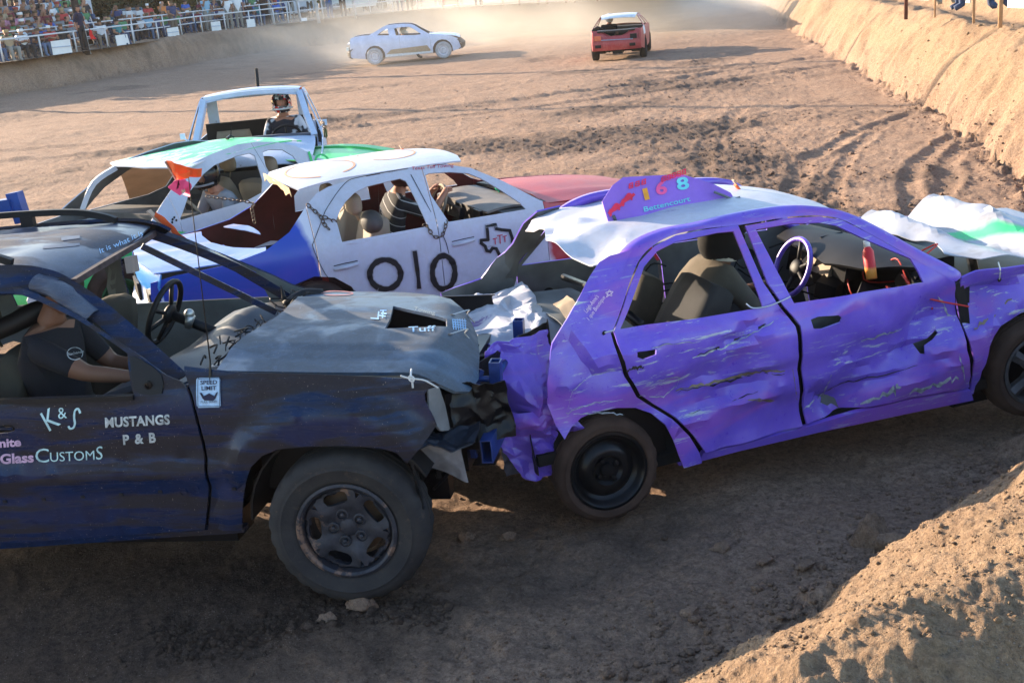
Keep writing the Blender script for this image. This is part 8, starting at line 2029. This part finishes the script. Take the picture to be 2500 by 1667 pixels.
def scatter(name, pts, sizes, label, seed):
    r_ = np.random.RandomState(seed); VV = []; FF = []; off = 0
    X = pts[:,0]; Y = pts[:,1]; Z = ground_h(X, Y)[0]
    for i in range(len(pts)):
        v, f = protos[r_.randint(6)]; a = r_.uniform(0, 6.28); c_, s_ = np.cos(a), np.sin(a); q = v*np.array([1, r_.uniform(.6,1), r_.uniform(.45,.85)])*sizes[i]
        q = np.stack([q[:,0]*c_-q[:,1]*s_, q[:,0]*s_+q[:,1]*c_, q[:,2]], -1)+np.array([X[i], Y[i], Z[i]+sizes[i]*.15]); VV.append(q); FF.append(f+off); off += len(v)
    V = np.concatenate(VV).astype(np.float32); F = np.concatenate(FF).astype(np.int32)
    me = bpy.data.meshes.new(name); me.vertices.add(len(V)); me.vertices.foreach_set('co', V.ravel()); me.loops.add(len(F)*3); me.loops.foreach_set('vertex_index', F.ravel()); me.polygons.add(len(F)); me.polygons.foreach_set('loop_start', np.arange(0, len(F)*3, 3, dtype=np.int32)); me.polygons.foreach_set('loop_total', np.full(len(F), 3, np.int32)); me.update(calc_edges=True)
    H_, C0, O0 = ground_h(V[:,0], V[:,1]); dark_f = np.exp(-((V[:,0]+2.4)/1.9)**2-((V[:,1]-5.0)/1.0)**2)+.15*np.exp(-((V[:,0]-1.5)/2.5)**2-((V[:,1]-6.2)/.6)**2)  # same darkening mask as on the ground sheet
    for nm_, va in (('churn', np.clip(C0+(.75 if seed == 2 else .15), 0, 1)), ('bank', sstep(-.1, .5, O0)), ('dark_patch', dark_f)):
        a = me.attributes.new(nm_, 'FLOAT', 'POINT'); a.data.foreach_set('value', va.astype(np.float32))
    return link(name, me, DIRT, kind='stuff')
def region(n, fx):
    out = []
    while len(out) < n:
        p = fx()
        if p is not None: out.append(p)
    return np.array(out)
def f_near():
    px, py = rs.uniform(-100, 2600), rs.uniform(1050, 1760); p = at_z(px, py, 0); return (p.x, p.y)
P = region(9000, f_near); scatter('gravel', P, np.exp(rs.normal(-5.25, .45, len(P))), '', 1)
def f_line():
    # crumbled soil beside the front wheel, towards the camera
    t = rs.rand(); a = at_z(380+t*720, 1560-.10*(t*720)+rs.normal()*24+26*math.sin(t*7), 0); return (a.x, a.y)
P = region(1500, f_line); scatter('crumbled_soil', P, np.exp(rs.normal(-4.5, .5, len(P))), '', 2)
def f_foot():
    i = rs.randint(3, 13); a, b = RB[i], RB[i+1]; t = rs.rand(); return (a[0]+(b[0]-a[0])*t+rs.normal()*.16-.1, a[1]+(b[1]-a[1])*t+rs.normal()*.16+.02)
P = region(2600, f_foot); scatter('bank_foot_clods', P, np.exp(rs.normal(-4.5, .55, len(P))), '', 3)
Q = np.array([at_z(rs.uniform(1500, 2650), rs.uniform(1050, 1760), .8)[:2] for _ in range(6000)]); Q = Q[seg_dist(Q[:,0], Q[:,1], RB)[0] < -.2]
P = Q[:2000]; scatter('bank_clods', P, np.exp(rs.normal(-5.3, .5, len(P))), '', 4)
Q = np.array([at_z(rs.uniform(600, 2500), rs.uniform(180, 640), 0)[:2] for _ in range(9000)]); c_ = ground_h(Q[:,0], Q[:,1])[1]; P = Q[rs.rand(len(Q)) < c_*1.2][:3500]
scatter('churned_clods', P, np.exp(rs.normal(-4.1, .5, len(P)))*.9, '', 5)
for px, py, sz, lab in ((2125,1315,.115,'largest dirt clod standing upright at the foot of the near bank'),(2175,1335,.085,'rounded dirt clod right beside the upright one'),(1868,1368,.045,'fist-sized clod left of the upright clod'),(1760,1335,.055,'flat low clod left of the bank foot'),(1965,1380,.05,'small clod in front of the upright one'),(1685,1492,.045,'half-buried clod near the lit bank edge'),(885,1478,.075,'pale clod in front of the off-roader front wheel'),(800,1512,.06,'brown clod under the front wheel, towards the camera'),(1240,1310,.05,'clod in the shade between the two front cars'),(1140,1310,.045,'low clod behind the off-roader wheel')):
    p = at_ground(px, py+6); bm = rock_mesh(px % 97, 4, .45)
    for v in bm.verts: v.co = Vector((v.co.x, v.co.y*.75, v.co.z*(1.35 if 'upright' in lab and 'beside' not in lab and 'left' not in lab and 'front of' not in lab else .7)))*sz
    o = bm_obj('dirt_clod', bm, DIRT, None, True, label=lab, cat='dirt clod'); o.location = (p.x, p.y, gz(p.x, p.y)+sz*.25)
# dust in the air over the far track
# ================================================================ DUSTY AIR
bm = bmesh.new(); box(bm, (10, 70, 2.1), (330, 260, 6.8)); hz = bm_obj('haze', bm, None, kind='stuff')
m = bpy.data.materials.new('dusty_air'); m.use_nodes = True; nt = m.node_tree; nt.nodes.remove(nt.nodes['Principled BSDF'])
pv = N(nt, 'ShaderNodeVolumePrincipled'); pv.inputs['Density'].default_value = .0003; pv.inputs['Color'].default_value = (.95, .86, .76, 1); pv.inputs['Anisotropy'].default_value = .15
nt.links.new(pv.outputs[0], nt.nodes['Material Output'].inputs['Volume']); hz.data.materials.append(m)

# a cloud of raised dust over the far right of the track, thick at its heart and thinning out
bm = bmesh.new(); bmesh.ops.create_icosphere(bm, subdivisions=3, radius=1)
for v in bm.verts: v.co = Vector((v.co.x*20, v.co.y*21, v.co.z*2.4))
dc = bm_obj('dust_cloud', bm, None, kind='stuff'); dc.location = (5.0, 59, .5); dc.rotation_euler = (0, 0, -.15)
m = bpy.data.materials.new('raised_dust'); m.use_nodes = True; nt = m.node_tree; nt.nodes.remove(nt.nodes['Principled BSDF'])
pv = N(nt, 'ShaderNodeVolumePrincipled'); pv.inputs['Color'].default_value = (.99, .93, .84, 1); pv.inputs['Anisotropy'].default_value = .3
v_ = coords(nt, (1/20, 1/21, 1/2.4)); ln = N(nt, 'ShaderNodeVectorMath', operation='LENGTH'); nt.links.new(v_, ln.inputs[0])
k = ramp(nt, ln.outputs['Value'], .15, 1.0, (1,1,1,1), (0,0,0,1)); nz = ramp(nt, noise(nt, coords(nt, (1,1,1.6)), .16, 4, .6, .6), .32, .66)
nt.links.new(math_(nt, 'MULTIPLY', math_(nt, 'MULTIPLY', k, nz), .19), pv.inputs['Density'])
nt.links.new(pv.outputs[0], nt.nodes['Material Output'].inputs['Volume']); dc.data.materials.append(m)
